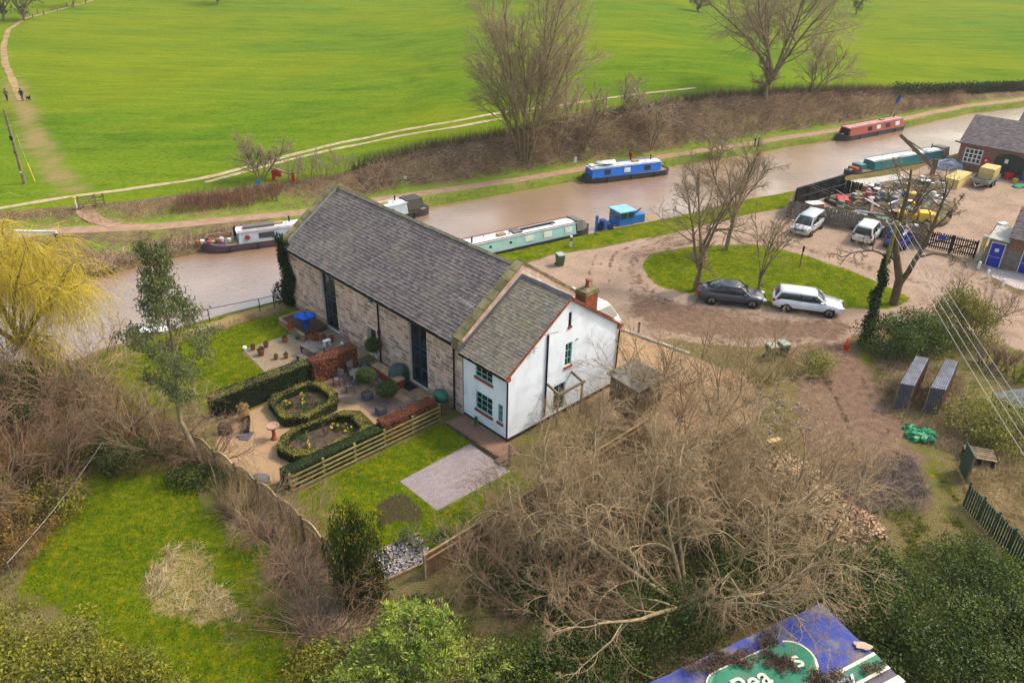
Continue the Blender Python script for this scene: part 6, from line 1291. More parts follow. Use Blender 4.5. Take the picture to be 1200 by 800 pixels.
lawn_grass('short grass blades on the oval green', [[(758, 312), (766, 299), (840, 289), (885, 288), (1000, 320), (1060, 352), (990, 360), (870, 354), (775, 334)]], 7000, 66, (.06, .16))
stalks('rough_grass', 'rough tussocky grass and weeds on the uncut ground', np.concatenate([flat([(400, 700), (560, 660), (640, 700), (700, 790), (420, 800)], 2600, 71, 0, 1.0), flat([(880, 430), (935, 420), (930, 520), (860, 520)], 1500, 72, 0, .9), flat([(1000, 610), (1110, 560), (1130, 600), (1200, 690), (1080, 660), (1010, 660)], 3200, 73, 0, 1.0), flat([(1010, 410), (1150, 420), (1150, 520), (1060, 500)], 2200, 74, 0, .9), flat([(60, 640), (30, 700), (120, 760), (60, 800), (-60, 740)], 1600, 75, 0, .9)]), 11100, (.12, .45), .014, mat('rough_blade', c(150, 146, 62), c(98, 104, 38), rough=1, spec=0, scale=.6, vary=.45, hue=.02), 71, -.3, .9, nseg=1)
rng = np.random.RandomState(88); P = np.concatenate([flat([(430, 700), (560, 665), (650, 700), (720, 800), (430, 800)], 3200, 81, .08, 1.2), flat([(860, 640), (1000, 640), (1040, 700), (960, 740)], 1800, 82, .08, 1.2), flat([(1000, 640), (1090, 640), (1100, 700), (1010, 720)], 1400, 83, .08, 1.2)]); P[:, 2] += rng.rand(len(P)) * .3; v, f, va = leaves(P, np.tile([0, 0, 1.], (len(P), 1)), .13, rng, .7)
o = npobj('ivy_ground_cover', v, f, LAU, var=va); prop(o, 'low ivy and nettle leaves covering the shaded ground', kind='stuff')
# ================================================================== BOATS   (local x forward to the bow, z=0 at the waterline)
def paint(name, r, g, b, rough=.4, dirt=.25, coat=.0, spec=.4): return mat(name, c(r, g, b), c(r * .92, g * .92, b * .92), rough=rough, scale=1.2, dirt=c(r * .55 + 40, g * .55 + 34, b * .5 + 26), dirt_amt=dirt, dscale=1.1, spec=spec, coat=coat)
HULL = paint('hull_black', 52, 50, 56, .6, .4); WHT = paint('boat_white', 232, 232, 232, .5, .35); WINDW = glassmat('boat_glass', c(60, 62, 64))
DECKW = mat('deck_wood', c(176, 150, 108), c(140, 116, 82), rough=.8, scale=4, vary=.15)
GALV0 = mat('vent_steel', c(186, 180, 168), rough=.35, metal=.6); ROPE0 = mat('coil_rope', c(206, 194, 168), rough=.9)
def boat_frame(near_a, near_b, side, w):
    """near_a stern / near_b bow: image points on the near waterline; side +1 puts the hull beyond that line"""
    a, b = G(*near_a, WATER_Z), G(*near_b, WATER_Z); d = b - a; L = np.linalg.norm(d); d /= L; n = np.array([-d[1], d[0], 0])
    if n[1] < 0: n = -n
    m = (a + b) / 2 + n * side * w / 2; return m, math.atan2(d[1], d[0]), L
def hull_rings(L, w, bow=1.6, stern=.7, h=.6, sheer=.3):
    rings = []
    for x, f, sh in ((-L / 2, .55, .08), (-L / 2 + stern * .4, .85, .05), (-L / 2 + stern, 1, 0), (0, 1, 0), (L / 2 - bow, 1, .02), (L / 2 - bow * .55, .8, sheer * .4), (L / 2 - bow * .2, .42, sheer * .8), (L / 2, .06, sheer)):
        y = w / 2 * f; rings.append([(x, -y * .92, -.4), (x, -y, h + sh), (x, y, h + sh), (x, y * .92, -.4)])
    return rings
def narrowboat(label, near_a, near_b, w=2.05, hull=HULL, cabin=None, roof=None, cab=(.12, .86), ch=.95, wins=(), trim=None, canopy=None, name='narrowboat', ports=(), side=1, win_mat=None):
    m, rz, L = boat_frame(near_a, near_b, side, w); t = thing(name, label, 'boat', m, rz, 'canal boats')
    MB().loft(hull_rings(L, w)).build('hull', hull, t)
    rub = MB()
    for s in (-1, 1): rub.box((0, s * (w / 2 + .01), .3), (L - 2.4, .05, .06))
    rub.build('rubbing_strake', hull, t)
    x0, x1 = -L / 2 + L * cab[0], -L / 2 + L * cab[1]; z0, z1 = .58, .62 + ch; wb, wt_ = w / 2 - .12, w / 2 - .28
    MB().add([(x0, -w / 2 + .02, .605), (L / 2 - .9, -w / 2 + .2, .62), (L / 2 - .9, w / 2 - .2, .62), (x0, w / 2 - .02, .605)], [(0, 1, 2, 3)]).add([(-L / 2 + .3, -w / 2 + .25, .63), (x0, -w / 2 + .1, .61), (x0, w / 2 - .1, .61), (-L / 2 + .3, w / 2 - .25, .63)], [(0, 1, 2, 3)]).build('deck', DECKW, t, recalc=False)
    MB().loft([[(x, -wb, z0), (x + dx, -wt_, z1), (x + dx, wt_, z1), (x, wb, z0)] for x, dx in ((x0, .06), (x1, -.08))]).build('cabin', cabin, t)
    MB().loft([[(x, -wt_ - .06, z1), (x, -wt_ * .6, z1 + .06), (x, 0, z1 + .09), (x, wt_ * .6, z1 + .06), (x, wt_ + .06, z1), (x, 0, z1 - .01)] for x in (x0 - .12, x1 + .1)]).build('roof', roof, t)
    for s in (-1, 1): MB().bar((x0, s * (wt_ + .0), z1 + .09), (x1, s * (wt_ + .0), z1 + .09), .05).build('handrail', trim or roof, t)
    lean = (wb - wt_) / ch
    for s in (-1, 1):
        for f, ln, hh, kind in wins:
            xc = x0 + (x1 - x0) * f; zc = z0 + ch * .56; y = s * (wb - lean * ch * .56 + .012)
            fr_ = MB().box((xc, y, zc), (ln, .05, hh), rx=s * math.atan(lean)).build('window', trim if (trim and kind == 0) else WHT if kind == 1 else PIPE, t); MB().box((xc, y + s * .016, zc), (ln - .08, .04, hh - .08), rx=s * math.atan(lean)).build('pane', win_mat or (WHT if kind == 1 else WINDW), fr_)
        for f in ports:
            MB().tube([(x0 + (x1 - x0) * f, s * (wb - .06 - lean * .5), z0 + .5), (x0 + (x1 - x0) * f, s * (wb + .015 - lean * .5), z0 + .5)], .14, 12).build('porthole', WINDW, t)
    MB().tube([(x0 + .7, -.35, z1 + .05), (x0 + .7, -.35, z1 + .5)], .07, 8).tube([(x0 + .7, -.35, z1 + .5), (x0 + .7, -.35, z1 + .56)], .09, 8).build('chimney', PIPE, t)
    for k in range(4): MB().lathe([(.03, 0), (.03, .1), (.11, .12), (.06, .17)], (x0 + (x1 - x0) * (.2 + .2 * k), .25 * (-1) ** k, z1 + .07), 8).build('vent', GALV0, t)
    for s in (-1, 1):
        for k in range(3): MB().tube([(-L * .3 + k * L * .28, s * (w / 2 + .09), .5), (-L * .3 + k * L * .28, s * (w / 2 + .09), .05)], .07, 6).build('fender', PIPE, t)
    MB().tube([(L / 2 - .5, 0, 1.0), (L / 2 - .45, .0, 1.25)], .05, 6).build('bow_post', PIPE, t); MB().lathe([(.2, 0), (.22, .05), (.1, .08)], (L / 2 - 1.0, 0, .78), 10).build('rope_coil', ROPE0, t); MB().box((x0 + (x1 - x0) * .33, -.1, z1 + .16), (.8, .45, .16)).build('roof_box', DECKW, t)
    MB().tube([(-L / 2 + .35, 0, .6), (-L / 2 + .3, 0, 1.15), (-L / 2 + .9, 0, 1.35)], .03, 6).build('tiller', PIPE, t)
    return t, x0, x1, z0, z1, wb, wt_, L, w
BLU = paint('boat_blue', 28, 116, 218, .35, .15); t, x0, x1, z0, z1, wb, wt_, L, w = narrowboat('bright blue narrowboat with white roof and dinghy on top', (786, 205), (687, 217), cabin=BLU, roof=WHT, wins=((.2, .75, .5, 2), (.5, .8, .5, 1), (.78, .75, .5, 2)), cab=(.12, .93), trim=BLU)
dg = MB(); rings = [[(x, -y, z1 + .35 + q), (x, 0, z1 + .62 + q * .3), (x, y, z1 + .35 + q), (x, 0, z1 + .3 + q)] for x, y, q in ((x1 - 3.2, .35, 0), (x1 - 2.4, .5, 0), (x1 - 1.6, .45, .0), (x1 - .9, .06, .1))]
tt = thing('upturned_dinghy', 'pale upturned dinghy lying on the blue boat roof', 'dinghy', t.location, t.rotation_euler[2]); dg.loft(rings).build('hull', paint('dinghy_grey', 196, 200, 206), tt); MB().box((x1 - 2.0, 0, z1 + .2), (.1, .7, .2)).build('chock', DECKW, tt)
MB().box((x1 - .4, 0, z1 + .2), (.6, .8, .16)).build('roof_box', WHT, t)
GRN = paint('boat_turquoise', 164, 204, 200, .4, .15); MAR = paint('boat_maroon', 136, 52, 62); t, x0, x1, z0, z1, wb, wt_, L, w = narrowboat('long turquoise narrowboat with white roof and maroon trim moored by the yard', (535, 314), (697, 277), cabin=GRN, roof=WHT, wins=((.55, .9, .5, 1), (.72, .9, .5, 1), (.92, .8, .5, 1)), ports=(.05, .2, .38), cab=(.08, .86), trim=MAR, win_mat=paint('blind_cream', 226, 222, 210))
CANV = paint('canvas_grey', 112, 110, 104, .8, .4); MB().loft([[(x, -y, .8), (x, -y * .8, .8 + h), (x, y * .8, .8 + h), (x, y, .8)] for x, y, h in ((x1 + .05, .92, .98), (x1 + .8, .85, .9), (x1 + 1.5, .5, .35))]).build('cratch_cover', CANV, t)
MB().box(((x0 + x1) / 2 + 2, .1, z1 + .14), (3.6, .35, .08)).build('gangplank', PIPE, t); MB().box((x1 - 6, .0, z1 + .14), (.9, .9, .12)).build('hatch', CANV, t)
LBL_ = paint('boat_pale_blue', 188, 204, 214, .45, .3); RED = paint('boat_red', 176, 64, 58, .5, .3); t, x0, x1, z0, z1, wb, wt_, L, w = narrowboat('pale blue working boat with red trim and cluttered open foredeck', (360, 284), (240, 300), cabin=LBL_, roof=WHT, hull=paint('hull_plum', 92, 74, 82, .6, .4), wins=((.55, 1.3, .45, 2),), cab=(.05, .66), trim=RED)
for f in (.86,): MB().tube([(x0 + (x1 - x0) * f, wb - .1, z0 + .5), (x0 + (x1 - x0) * f, wb + .02, z0 + .5)], .22, 14).build('lifebuoy', RED, t)
MB().box((x0 + 3.4, .1, z1 + .2), (2.6, .6, .22)).build('roof_cover', CANV, t)
rngb = random.Random(3)
for i in range(9): o_ = MB().lathe([(.16, 0), (.2, .3), (.17, .34)], (x1 + .7 + rngb.uniform(0, 2.6), rngb.uniform(-.55, .55), .72), 10); o_.build('deck_pot', TERRA if i % 3 else WHT, t)
MB().tube([(x1 + .15, -.3, .7), (x1 + .15, -.3, 1.8)], .12, 8).build('stove_pipe', PIPE, t); 
for yy in (-.75, .75): MB().tube([(x1 + .1, yy, 1.2), (x1 + 2.2, yy * .9, 1.25), (L / 2 - .3, 0, 1.35)], .02, 5).build('rail', ALU, t)
t, x0, x1, z0, z1, wb, wt_, L, w = narrowboat('white-roofed boat with black canvas hood behind the barn ridge', (506, 251), (400, 276), cabin=LBL_, roof=WHT, wins=((.3, .7, .4, 2),), cab=(.26, .9), trim=WHT)
MB().loft([[(x, -.9, .8), (x, -.72, 1.75), (x, .72, 1.75), (x, .9, .8)] for x in (x0 - 1.7, x0 - .02)]).build('hood', paint('hood_black', 74, 72, 62, .8, .3), t)
RDB = paint('boat_brick', 178, 82, 66, .5, .25); PNK = paint('roof_pink', 206, 136, 128, .5, .3); t, x0, x1, z0, z1, wb, wt_, L, w = narrowboat('red narrowboat with pink roof and black-framed windows far along the canal', (1062, 152), (988, 167), cabin=RDB, roof=PNK, wins=((.12, 1.0, .55, 1), (.3, 1.0, .55, 0), (.48, .9, .5, 1), (.64, .9, .5, 0)), cab=(.06, .9), trim=PIPE)
MB().box((x1 + .02, 0, z0 + .45), (.06, 1.2, .8)).build('bow_opening', PIPE, t)  # black panel put in for the dark of the open bow
TEA = paint('boat_teal', 44, 122, 124, .45, .25); t, x0, x1, z0, z1, wb, wt_, L, w = narrowboat('teal working narrowboat with red and white bow beside the boatyard heap', (1112, 190), (997, 211), cabin=TEA, roof=paint('roof_sheet', 214, 216, 218, .5, .35), wins=(), cab=(.08, .78), trim=TEA)
MB().box((L / 2 - 1.4, 0, .95), (.5, 1.2, .3)).build('bow_panel', paint('bow_orange', 222, 92, 62), t); MB().box((L / 2 - 2.2, 0, 1.1), (.9, 1.3, .55)).build('fore_locker', TEA, t); MB().loft([[(x, -.9, .8), (x, -.7, 1.8), (x, .7, 1.8), (x, .9, .8)] for x in (x0 - 1.2, x0 - .02)]).build('hood', CANV, t)
# small blue workboat
m, rz, L = boat_frame((776, 264), (712, 276), 1, 2.1); SKY = paint('tug_blue', 36, 118, 196, .4, .15); t = thing('workboat', 'stubby blue workboat with wheelhouse and push frame', 'boat', m, rz, 'canal boats')
MB().loft([[(x, -.95, -.4), (x, -1.05, .5), (x, 1.05, .5), (x, .95, -.4)] for x in (-L / 2, L / 2)]).build('hull', HULL, t); MB().box((-.3, 0, .53), (L - .8, 2.0, .06)).build('deck', DECKW, t)
MB().box((.9, 0, 1.2), (1.7, 1.7, 1.3)).build('wheelhouse', SKY, t); MB().box((.9, 0, 1.9), (1.9, 1.9, .1)).build('roof', paint('tug_roof', 140, 200, 226), t); MB().box((-.6, 0, .95), (1.2, 1.5, .8)).build('engine_box', SKY, t)
for xx, yy, sx, sy in ((.5, -.87, .55, .04), (1.3, -.87, .55, .04), (.5, .87, .55, .04), (1.3, .87, .55, .04), (1.77, -.4, .04, .6), (1.77, .4, .04, .6), (.03, 0, .04, .9)): MB().box((xx, yy, 1.5), (sx, sy, .5)).build('window', WINDW, t)
for yy in (-.7, .7): MB().box((L / 2 + .08, yy, .7), (.16, .3, 1.3)).build('push_post', SKY, t)
MB().box((L / 2 - .5, 0, .75), (.5, 1.6, .4)).build('winch', paint('navy', 28, 60, 130), t); MB().bar((-.2, .3, 1.3), (-1.0, .3, 1.8), .08).build('exhaust', PIPE, t)
# punt by the lawn
m, rz, L = boat_frame((160, 396), (196, 392), 1, 1.1); t = thing('punt', 'small black punt with pale cover moored at the lawn edge', 'boat', G(176, 393, WATER_Z) + [0, .3, 0], .15, 'canal boats'); MB().loft([[(x, -y, -.1), (x, -y, .3 + q), (x, y, .3 + q), (x, y, -.1)] for x, y, q in ((-1.5, .3, .12), (-1, .5, 0), (1, .5, 0), (1.5, .3, .12))]).build('hull', HULL, t); MB().loft([[(x, -.42, .32), (x, 0, .42), (x, .42, .32)] for x in (-.7, 1.2)], closed=True).build('cover', WHT, t)
# mooring ropes
ROPE = mat('rope', c(120, 100, 80), rough=.9)
for i, (a, b_, lab) in enumerate((((697, 272), (712, 268), 'slack mooring rope between turquoise boat and workboat'), ((684, 214), (672, 208), 'mooring rope holding the blue boat'))):
    A_, B_ = G(*a, .3), G(*b_, .3); t = thing('mooring_rope', lab, 'rope', A_); MB().tube([tuple((B_ - A_) * f + [0, 0, -.35 * math.sin(math.pi * f)]) for f in np.linspace(0, 1, 8)], .05, 5).build('rope', ROPE, t)

# ================================================================== VEHICLES  (local x forward)
TYRE = mat('tyre', c(38, 38, 40), c(30, 30, 32), rough=.85); RIM = mat('alloy', c(176, 178, 182), rough=.35, metal=.6); CGL = glassmat('car_glass', c(28, 32, 38)); LRED = mat('tail_light', c(176, 30, 36), rough=.25); LWHT = mat('head_light', c(220, 224, 230), rough=.2); ARCH = mat('arch_black', c(22, 22, 24), rough=.9)
TYPES = {  # length, width, belt z, roof z, greenhouse rear base/top x, front top/base x, hood z, tail z
 'fastback': (4.85, 1.86, .95, 1.46, -2.0, -.85, .55, 1.25, .84, 1.02), 'estate': (4.75, 1.84, .95, 1.46, -2.25, -1.85, .45, 1.2, .86, .97), 'mpv': (4.6, 1.84, 1.0, 1.66, -2.2, -1.95, .75, 1.6, .95, 1.02), 'suv': (4.5, 1.86, 1.05, 1.72, -2.15, -1.9, .45, 1.05, 1.02, 1.06), 'hatch': (4.1, 1.72, .95, 1.48, -1.95, -1.55, .4, 1.15, .88, .98)}
def car(label, paintm, kind, loc, rz, scale=1.0, tow=None, roofm=None):
    L, W, zb, zr, xr0, xr1, xf1, xf0, zh, zt = TYPES[kind]; w = W / 2; t = thing('parked_car', label, 'car', loc, rz, 'cars parked in the yard'); t.scale = (scale,) * 3
    st = [(-L / 2, .72, zt - .22, .42), (-L / 2 + .12, .88, zt - .04, .32), (-L / 2 + .6, .97, zt, .24), (-L * .22, 1, zb, .22), (0, 1, zb - .02, .22), (L * .18, 1, zb - .02, .22), (xf0, .99, zb - .03, .22), (L * .38, .95, zh, .24), (L / 2 - .2, .86, zh - .12, .26), (L / 2 - .03, .7, zh - .24, .32), (L / 2, .6, zh - .32, .38)]
    rings = []
    for x, f, z, zf in st:
        y = w * f; rings.append([(x, 0, zf), (x, y * .85, zf), (x, y * .98, zf + .14), (x, y, (zf + z) / 2), (x, y * .975, z - .1), (x, y * .86, z), (x, 0, z + .03), (x, -y * .86, z), (x, -y * .975, z - .1), (x, -y, (zf + z) / 2), (x, -y * .98, zf + .14), (x, -y * .85, zf)])
    MB().loft(rings).build('body', paintm, t, smooth=True)
    def ring(xa, xb, y, z, r=.12):
        return [(xa, y - r, z), (xa + r, y, z), ((xa + xb) / 2, y * 1.01, z), (xb - r * 1.5, y, z), (xb, y - r * 2.2, z), (xb + .04, 0, z), (xb, -y + r * 2.2, z), (xb - r * 1.5, -y, z), ((xa + xb) / 2, -y * 1.01, z), (xa + r, -y, z), (xa, -y + r, z), (xa - .03, 0, z)]
    lay = [(0, zb - .08), (.5, zb + (zr - zb) * .55), (.92, zr - .05), (1.0, zr - .02)]; yb, yt = w * .9, w * .68
    lerp = lambda a, b, f: a + (b - a) * f
    G_ = [ring(lerp(xr0, xr1, f), lerp(xf0, xf1, f), lerp(yb, yt, f), z) for f, z in lay]
    MB().loft(G_).build('windows', CGL, t, smooth=True)
    rt = [ring(xr1 - .12, xf1 + .14, yt + .075, zr - .13), ring(xr1 - .05, xf1 + .06, yt + .04, zr - .05), ring(xr1 - .02, xf1 + .02, yt + .01, zr), ring(xr1 + .25, xf1 - .3, yt - .2, zr + .035)]; MB().loft(rt).build('roof', roofm or paintm, t, smooth=True)
    for s in (-1, 1):
        for xa, xb in ((xr0, xr1), (xf0 - .08, xf1 - .06)): MB().bar((xa + .04, s * (yb - .02), zb - .04), (xb, s * (yt + .01), zr - .04), .12, .09).build('pillar', paintm, t)
        MB().bar(((xr0 + xf0) / 2 + .05, s * (yb + .005), zb - .04), ((xr0 + xf0) / 2 - .05, s * (yt + .02), zr - .05), .07, .05).build('pillar', PIPE, t)
        MB().box((xf0 - .35, s * (w + .08), zb + .05), (.2, .2, .14)).build('mirror', paintm, t)
        MB().box((-L / 2 + .14, s * w * .72, zt - .16), (.2, .34, .16), rz=s * .35).build('tail_light', LRED, t); MB().box((L / 2 - .16, s * w * .68, zh - .2), (.28, .34, .13), rz=-s * .45).build('headlight', LWHT, t)
        MB().box((0, s * (w + .004), .33), (L * .5, .02, .1)).build('sill', ARCH, t)
    for xx in (-L * .29, L * .3):
        for s in (-1, 1):
            MB().tube([(xx, s * (w - .1), .34), (xx, s * (w + .006), .36)], .39, 18).build('wheel_arch', ARCH, t)
            wh = MB().tube([(xx, s * (w - .2), .32), (xx, s * (w + .02), .32)], .32, 18).build('wheel', TYRE, t); hb = MB().tube([(xx, s * (w - .02), .32), (xx, s * (w + .027), .32)], .22, 10); hb.build('rim', RIM, wh)
            for k in range(5): MB().bar((xx, s * (w + .032), .32), (xx + .2 * math.sin(k * 1.2566), s * (w + .032), .32 + .2 * math.cos(k * 1.2566)), .02, .05).build('spoke', ARCH, wh)
    MB().box((-L / 2 - .01, 0, zt - .3), (.03, .5, .11)).build('number_plate', mat('plate_yellow', c(226, 196, 60)), t); MB().box((L / 2 + .01, 0, .45), (.03, .5, .11)).build('number_plate', WHT, t); MB().box((L / 2 - .02, 0, zh - .26), (.06, .9, .14)).build('grille', ARCH, t)
    return t
def car_at(label, paintm, kind, rear_px, front_px, near=1, **k):
    """near-side wheel contact points in the picture"""
    L = TYPES[kind][0]; W = TYPES[kind][1]; a, b_ = G(*rear_px), G(*front_px); d_ = b_ - a; wb_ = np.linalg.norm(d_); d_ /= wb_; n_ = np.array([-d_[1], d_[0], 0]); sc = min(1.12, max(.92, wb_ / (L * .59))); m = (a + b_) / 2 + n_ * near * W / 2 * sc; return car(label, paintm, kind, m, math.atan2(d_[1], d_[0]), sc, **k)
def carp(name, r, g, b): return mat(name, c(r, g, b), c(r * .95, g * .95, b * .95), rough=.28, scale=1, spec=.5, coat=.6)
car_at('dark grey fastback car parked nose to tail beside the green', carp('car_dark', 62, 62, 72), 'fastback', (832.5, 357), (880, 361.5)); car_at('white estate car parked beside the green', carp('car_white', 238, 238, 242), 'estate', (920, 366), (970, 372.5))
SILV = carp('car_silver', 188, 188, 190)
def car_c(label, p_, kind, rear, front, scale=1., **k): a, b_ = G(*rear), G(*front); d_ = b_ - a; return car(label, p_, kind, (a + b_) / 2, math.atan2(d_[1], d_[0]), scale, **k)
car_c('silver people carrier parked against the timber fence', SILV, 'mpv', (953, 264), (937, 276)); car_c('white and silver off-roader parked tail out by the oak', carp('car_pearl', 222, 222, 224), 'suv', (1007, 288), (1023, 271)); car_c('blue hatchback half hidden behind the oak trunk', carp('car_blue', 40, 60, 150), 'hatch', (1044, 294), (1060, 278))
# white van behind the cottage
va_ = Lp(6.4, 13.7); t = thing('white_van', 'white van parked behind the cottage chimney', 'van', va_, YAW + R_(-90)); VW = carp('van_white', 236, 236, 238)
rings = [[(x, y, z) for y, z in ((-.95 * f, .35), (-.98 * f, .9), (-.96 * f, zt * .62 + .5), (-.82 * f, zt), (.82 * f, zt), (.96 * f, zt * .62 + .5), (.98 * f, .9), (.95 * f, .35))] for x, f, zt in ((-2.4, .94, 1.9), (-2.2, 1, 2.02), (1.0, 1, 2.02), (1.3, .98, 1.95), (2.1, .93, 1.25), (2.5, .8, 1.0))]
MB().loft(rings).build('body', VW, t); MB().add([(1.37, -.78, 1.9), (1.37, .78, 1.9), (2.06, .86, 1.3), (2.06, -.86, 1.3)], [(0, 1, 2, 3)]).build('windscreen', CGL, t, recalc=False); MB().add([(-2.43, -.7, 1.75), (-2.43, .7, 1.75), (-2.43, .78, 1.25), (-2.43, -.78, 1.25)], [(0, 1, 2, 3)]).build('rear_window', CGL, t, recalc=False)
for xx in (-1.5, 1.6):
    for s in (-1, 1): wh = MB().tube([(xx, s * .8, .33), (xx, s * .99, .33)], .33, 16).build('wheel', TYRE, t); MB().tube([(xx, s * .95, .33), (xx, s * 1.0, .33)], .2, 10).build('rim', RIM, wh)
# ================================================================== BOATYARD AND SURROUNDINGS
YBR = mat('yard_brick', c(146, 92, 78), c(116, 72, 62), rough=.9, scale=2, bump=.4, bscale=14, dirt=c(90, 66, 58), dirt_amt=.4)
def brick_wall_material():
    m, nt, p = newmat('brickwork'); tc = N(nt, 'ShaderNodeTexCoord').outputs['Object']; sx = N(nt, 'ShaderNodeSeparateXYZ'); nt.links.new(tc, sx.inputs[0]); cb = N(nt, 'ShaderNodeCombineXYZ')
    nt.links.new(math_(nt, 'ADD', sx.outputs[0], sx.outputs[1]), cb.inputs[0]); nt.links.new(sx.outputs[2], cb.inputs[1]); br = N(nt, 'ShaderNodeTexBrick'); br.inputs['Scale'].default_value = 1; br.inputs['Brick Width'].default_value = .23; br.inputs['Row Height'].default_value = .075; br.inputs['Mortar Size'].default_value = .008
    br.inputs['Color1'].default_value = c(150, 88, 72); br.inputs['Color2'].default_value = c(112, 66, 58); br.inputs['Mortar'].default_value = c(150, 130, 116); nt.links.new(cb.outputs[0], br.inputs[0]); nt.links.new(br.outputs[0], p.inputs['Base Color']); p.inputs['Roughness'].default_value = .9; return m
BRK = brick_wall_material(); TILE = mat('roof_tile', c(118, 104, 102), c(94, 84, 84), rough=.7, scale=3, vary=.22, hue=.02, bump=.3); DGRN = paint('dark_green', 26, 50, 44, .5, .2); WFR = paint('window_white', 236, 236, 232, .5, .1)
def frame_of(a, b_):
    d_ = b_ - a; d_ = d_ / np.linalg.norm(d_); return math.atan2(d_[1], d_[0])
def shed_block(t, base, L, D, he, hr, wall_mat, nm='wall', tiles=True, keep=0, x0=0, y0=0):
    """block from local (x0,y0), front along +x, depth along +y, ridge parallel to x"""
    mb = MB(); P = [(x0, y0, 0), (x0 + L, y0, 0), (x0 + L, y0 + D, 0), (x0, y0 + D, 0)]
    prof = [(y0, 0), (y0, he), (y0 + D / 2, hr), (y0 + D, he), (y0 + D, 0)]
    mb.loft([[(x, y, z) for y, z in prof] for x in (x0, x0 + L)]); mb.build(nm, wall_mat, t)
    rf2 = MB().loft([[(x, y, z) for y, z in ((y0 - .3, he - .12), (y0 + D / 2, hr + .08), (y0 + D + .3, he - .12), (y0 + D + .3, he - .02), (y0 + D / 2, hr + .2), (y0 - .3, he - .02))] for x in (x0 - .2, x0 + L + .2)]).build('roof', TILE, t)
    if tiles:
        W4 = Matrix.Translation(Vector(base)) @ Matrix.Rotation(t.rotation_euler[2], 4, 'Z'); rg = random.Random(int(L * 100)); s = Vector((0, D / 2 + .3, hr - he + .22)); SL = s.length; s.normalize(); xd = Vector((1, 0, 0)); n_ = xd.cross(s); mats = []
        for r in range(int(SL / .3)):
            for k in range(int((L + .4) / .42)):
                m = Matrix.Identity(4); p = Vector((x0 - .2 + (k + .5 + (r % 2) * .3) * .42, y0 - .3, he - .02)) + s * (r * .3) + n_ * .02
                for i in range(3): m[i][0] = xd[i]; m[i][1] = s[i]; m[i][2] = n_[i]; m[i][3] = p[i]
                mats.append(m @ Matrix.Rotation(R_(-2.5), 4, 'X') @ Matrix.Diagonal((.40, .46, .02 + rg.uniform(0, .012), 1)))
        pieces('tile', SL_V, SL_F, mats, TILE, rf2, W4, keep=keep, rest='tile_courses')
def arch_poly(x0, x1, z0, z1, rise, y): return [(x0, y, z0), (x1, y, z0)] + [((x0 + x1) / 2 + (x1 - x0) / 2 * math.cos(a), y, z1 - rise + rise * math.sin(a)) for a in np.linspace(0, math.pi, 9)]
# ---- brick workshop with three roofs
a, b_ = G(1118, 196), G(1200, 212); rzw = frame_of(a, b_); ws = thing('brick_workshop', 'long brick workshop with slate roofs, arched white windows and dark green doors', 'workshop', a, rzw)
shed_block(ws, a, 17, 8.0, 3.0, 5.3, BRK, keep=300); shed_block(ws, a, 17, 7.5, 3.4, 6.2, BRK, x0=3.6, y0=8.6); shed_block(ws, a, 17, 7.5, 3.6, 6.8, BRK, x0=7.6, y0=16.8)
def arch_window(x0, x1, z0, z1):
    w_ = MB().add(arch_poly(x0, x1, z0, z1, .35, -.03), [tuple(range(11))]).build('window', CGL, ws, recalc=False); mb = MB()
    for k in range(5): mb.box((x0 + (x1 - x0) * k / 4, -.06, (z0 + z1) / 2 - .05), (.11, .05, z1 - z0 - .1))
    for k in range(4): mb.box(((x0 + x1) / 2, -.055, z0 + (z1 - .2 - z0) * k / 3), (x1 - x0, .04, .1))
    mb.build('frame', WFR, w_); MB().box(((x0 + x1) / 2, -.08, z0 - .08), (x1 - x0 + .3, .16, .12)).build('sill', CONC, w_)
arch_window(.7, 2.5, .9, 2.6); arch_window(8.3, 10.0, .9, 2.6); arch_window(12.2, 14, .9, 2.6)
dr = MB().add(arch_poly(3.9, 7.0, 0, 2.6, .7, -.03), [tuple(range(11))]).build('door', DGRN, ws, recalc=False); MB().box((5.45, -.05, 1.1), (.06, .03, 2.2)).build('joint', PIPE, dr); MB().box((5.1, -.06, 1.75), (.35, .03, .45)).build('notice', WFR, dr); MB().box((8, -.08, 2.98), (17.3, .16, .14)).build('gutter', DGRN, ws)
t = thing('hose_cabinet', 'red wall cabinet between workshop window and green door', 'cabinet', a + np.array([math.cos(rzw) * 3.1, math.sin(rzw) * 3.1, 0]) + np.array([math.sin(rzw), -math.cos(rzw), 0]) * .16, rzw); REDP = paint('red_plastic', 206, 36, 44); MB().box((0, 0, 1.35), (.6, .25, .8)).build('box', REDP, t); MB().box((0, -.14, 1.5), (.2, .03, .2)).build('sign', WFR, t); MB().box((0, 0, .5), (.1, .1, 1)).build('post', REDP, t)
# ---- toilet block
a, b_ = G(1174, 314), G(1235, 328); rzt = frame_of(a, b_); tb_ = thing('amenity_block', 'small slate-roofed stone and brick block with bright blue doors', 'building', a, rzt)
BRK2 = mat('grey_stone', c(136, 124, 112), c(108, 98, 90), rough=.9, scale=4, bump=.6, bscale=9, vary=.01); BL = paint('door_blue', 18, 42, 176, .35, .05)
shed_block(tb_, a, 8, 5.0, 2.75, 4.5, BRK, keep=300); MB().box((4, -.035, .85), (8, .06, 1.7)).build('stone_plinth', BRK2, tb_); MB().box((4, -.03, 2.7), (8.3, .16, .12)).build('gutter', DGRN, tb_)
def blue_door(par, x, y, w_=1.0):
    f_ = MB().box((x, y, 1.05), (w_ + .14, .06, 2.1)).build('door', WFR, par); MB().box((x, y - .04, 1.02), (w_, .05, 2.0)).build('leaf', BL, f_); MB().box((x, y - .075, 1.45), (.3, .02, .28)).build('sign', WFR, f_); MB().box((x, y - .07, .85), (w_ * .96, .015, .02)).build('rail', WFR, f_)
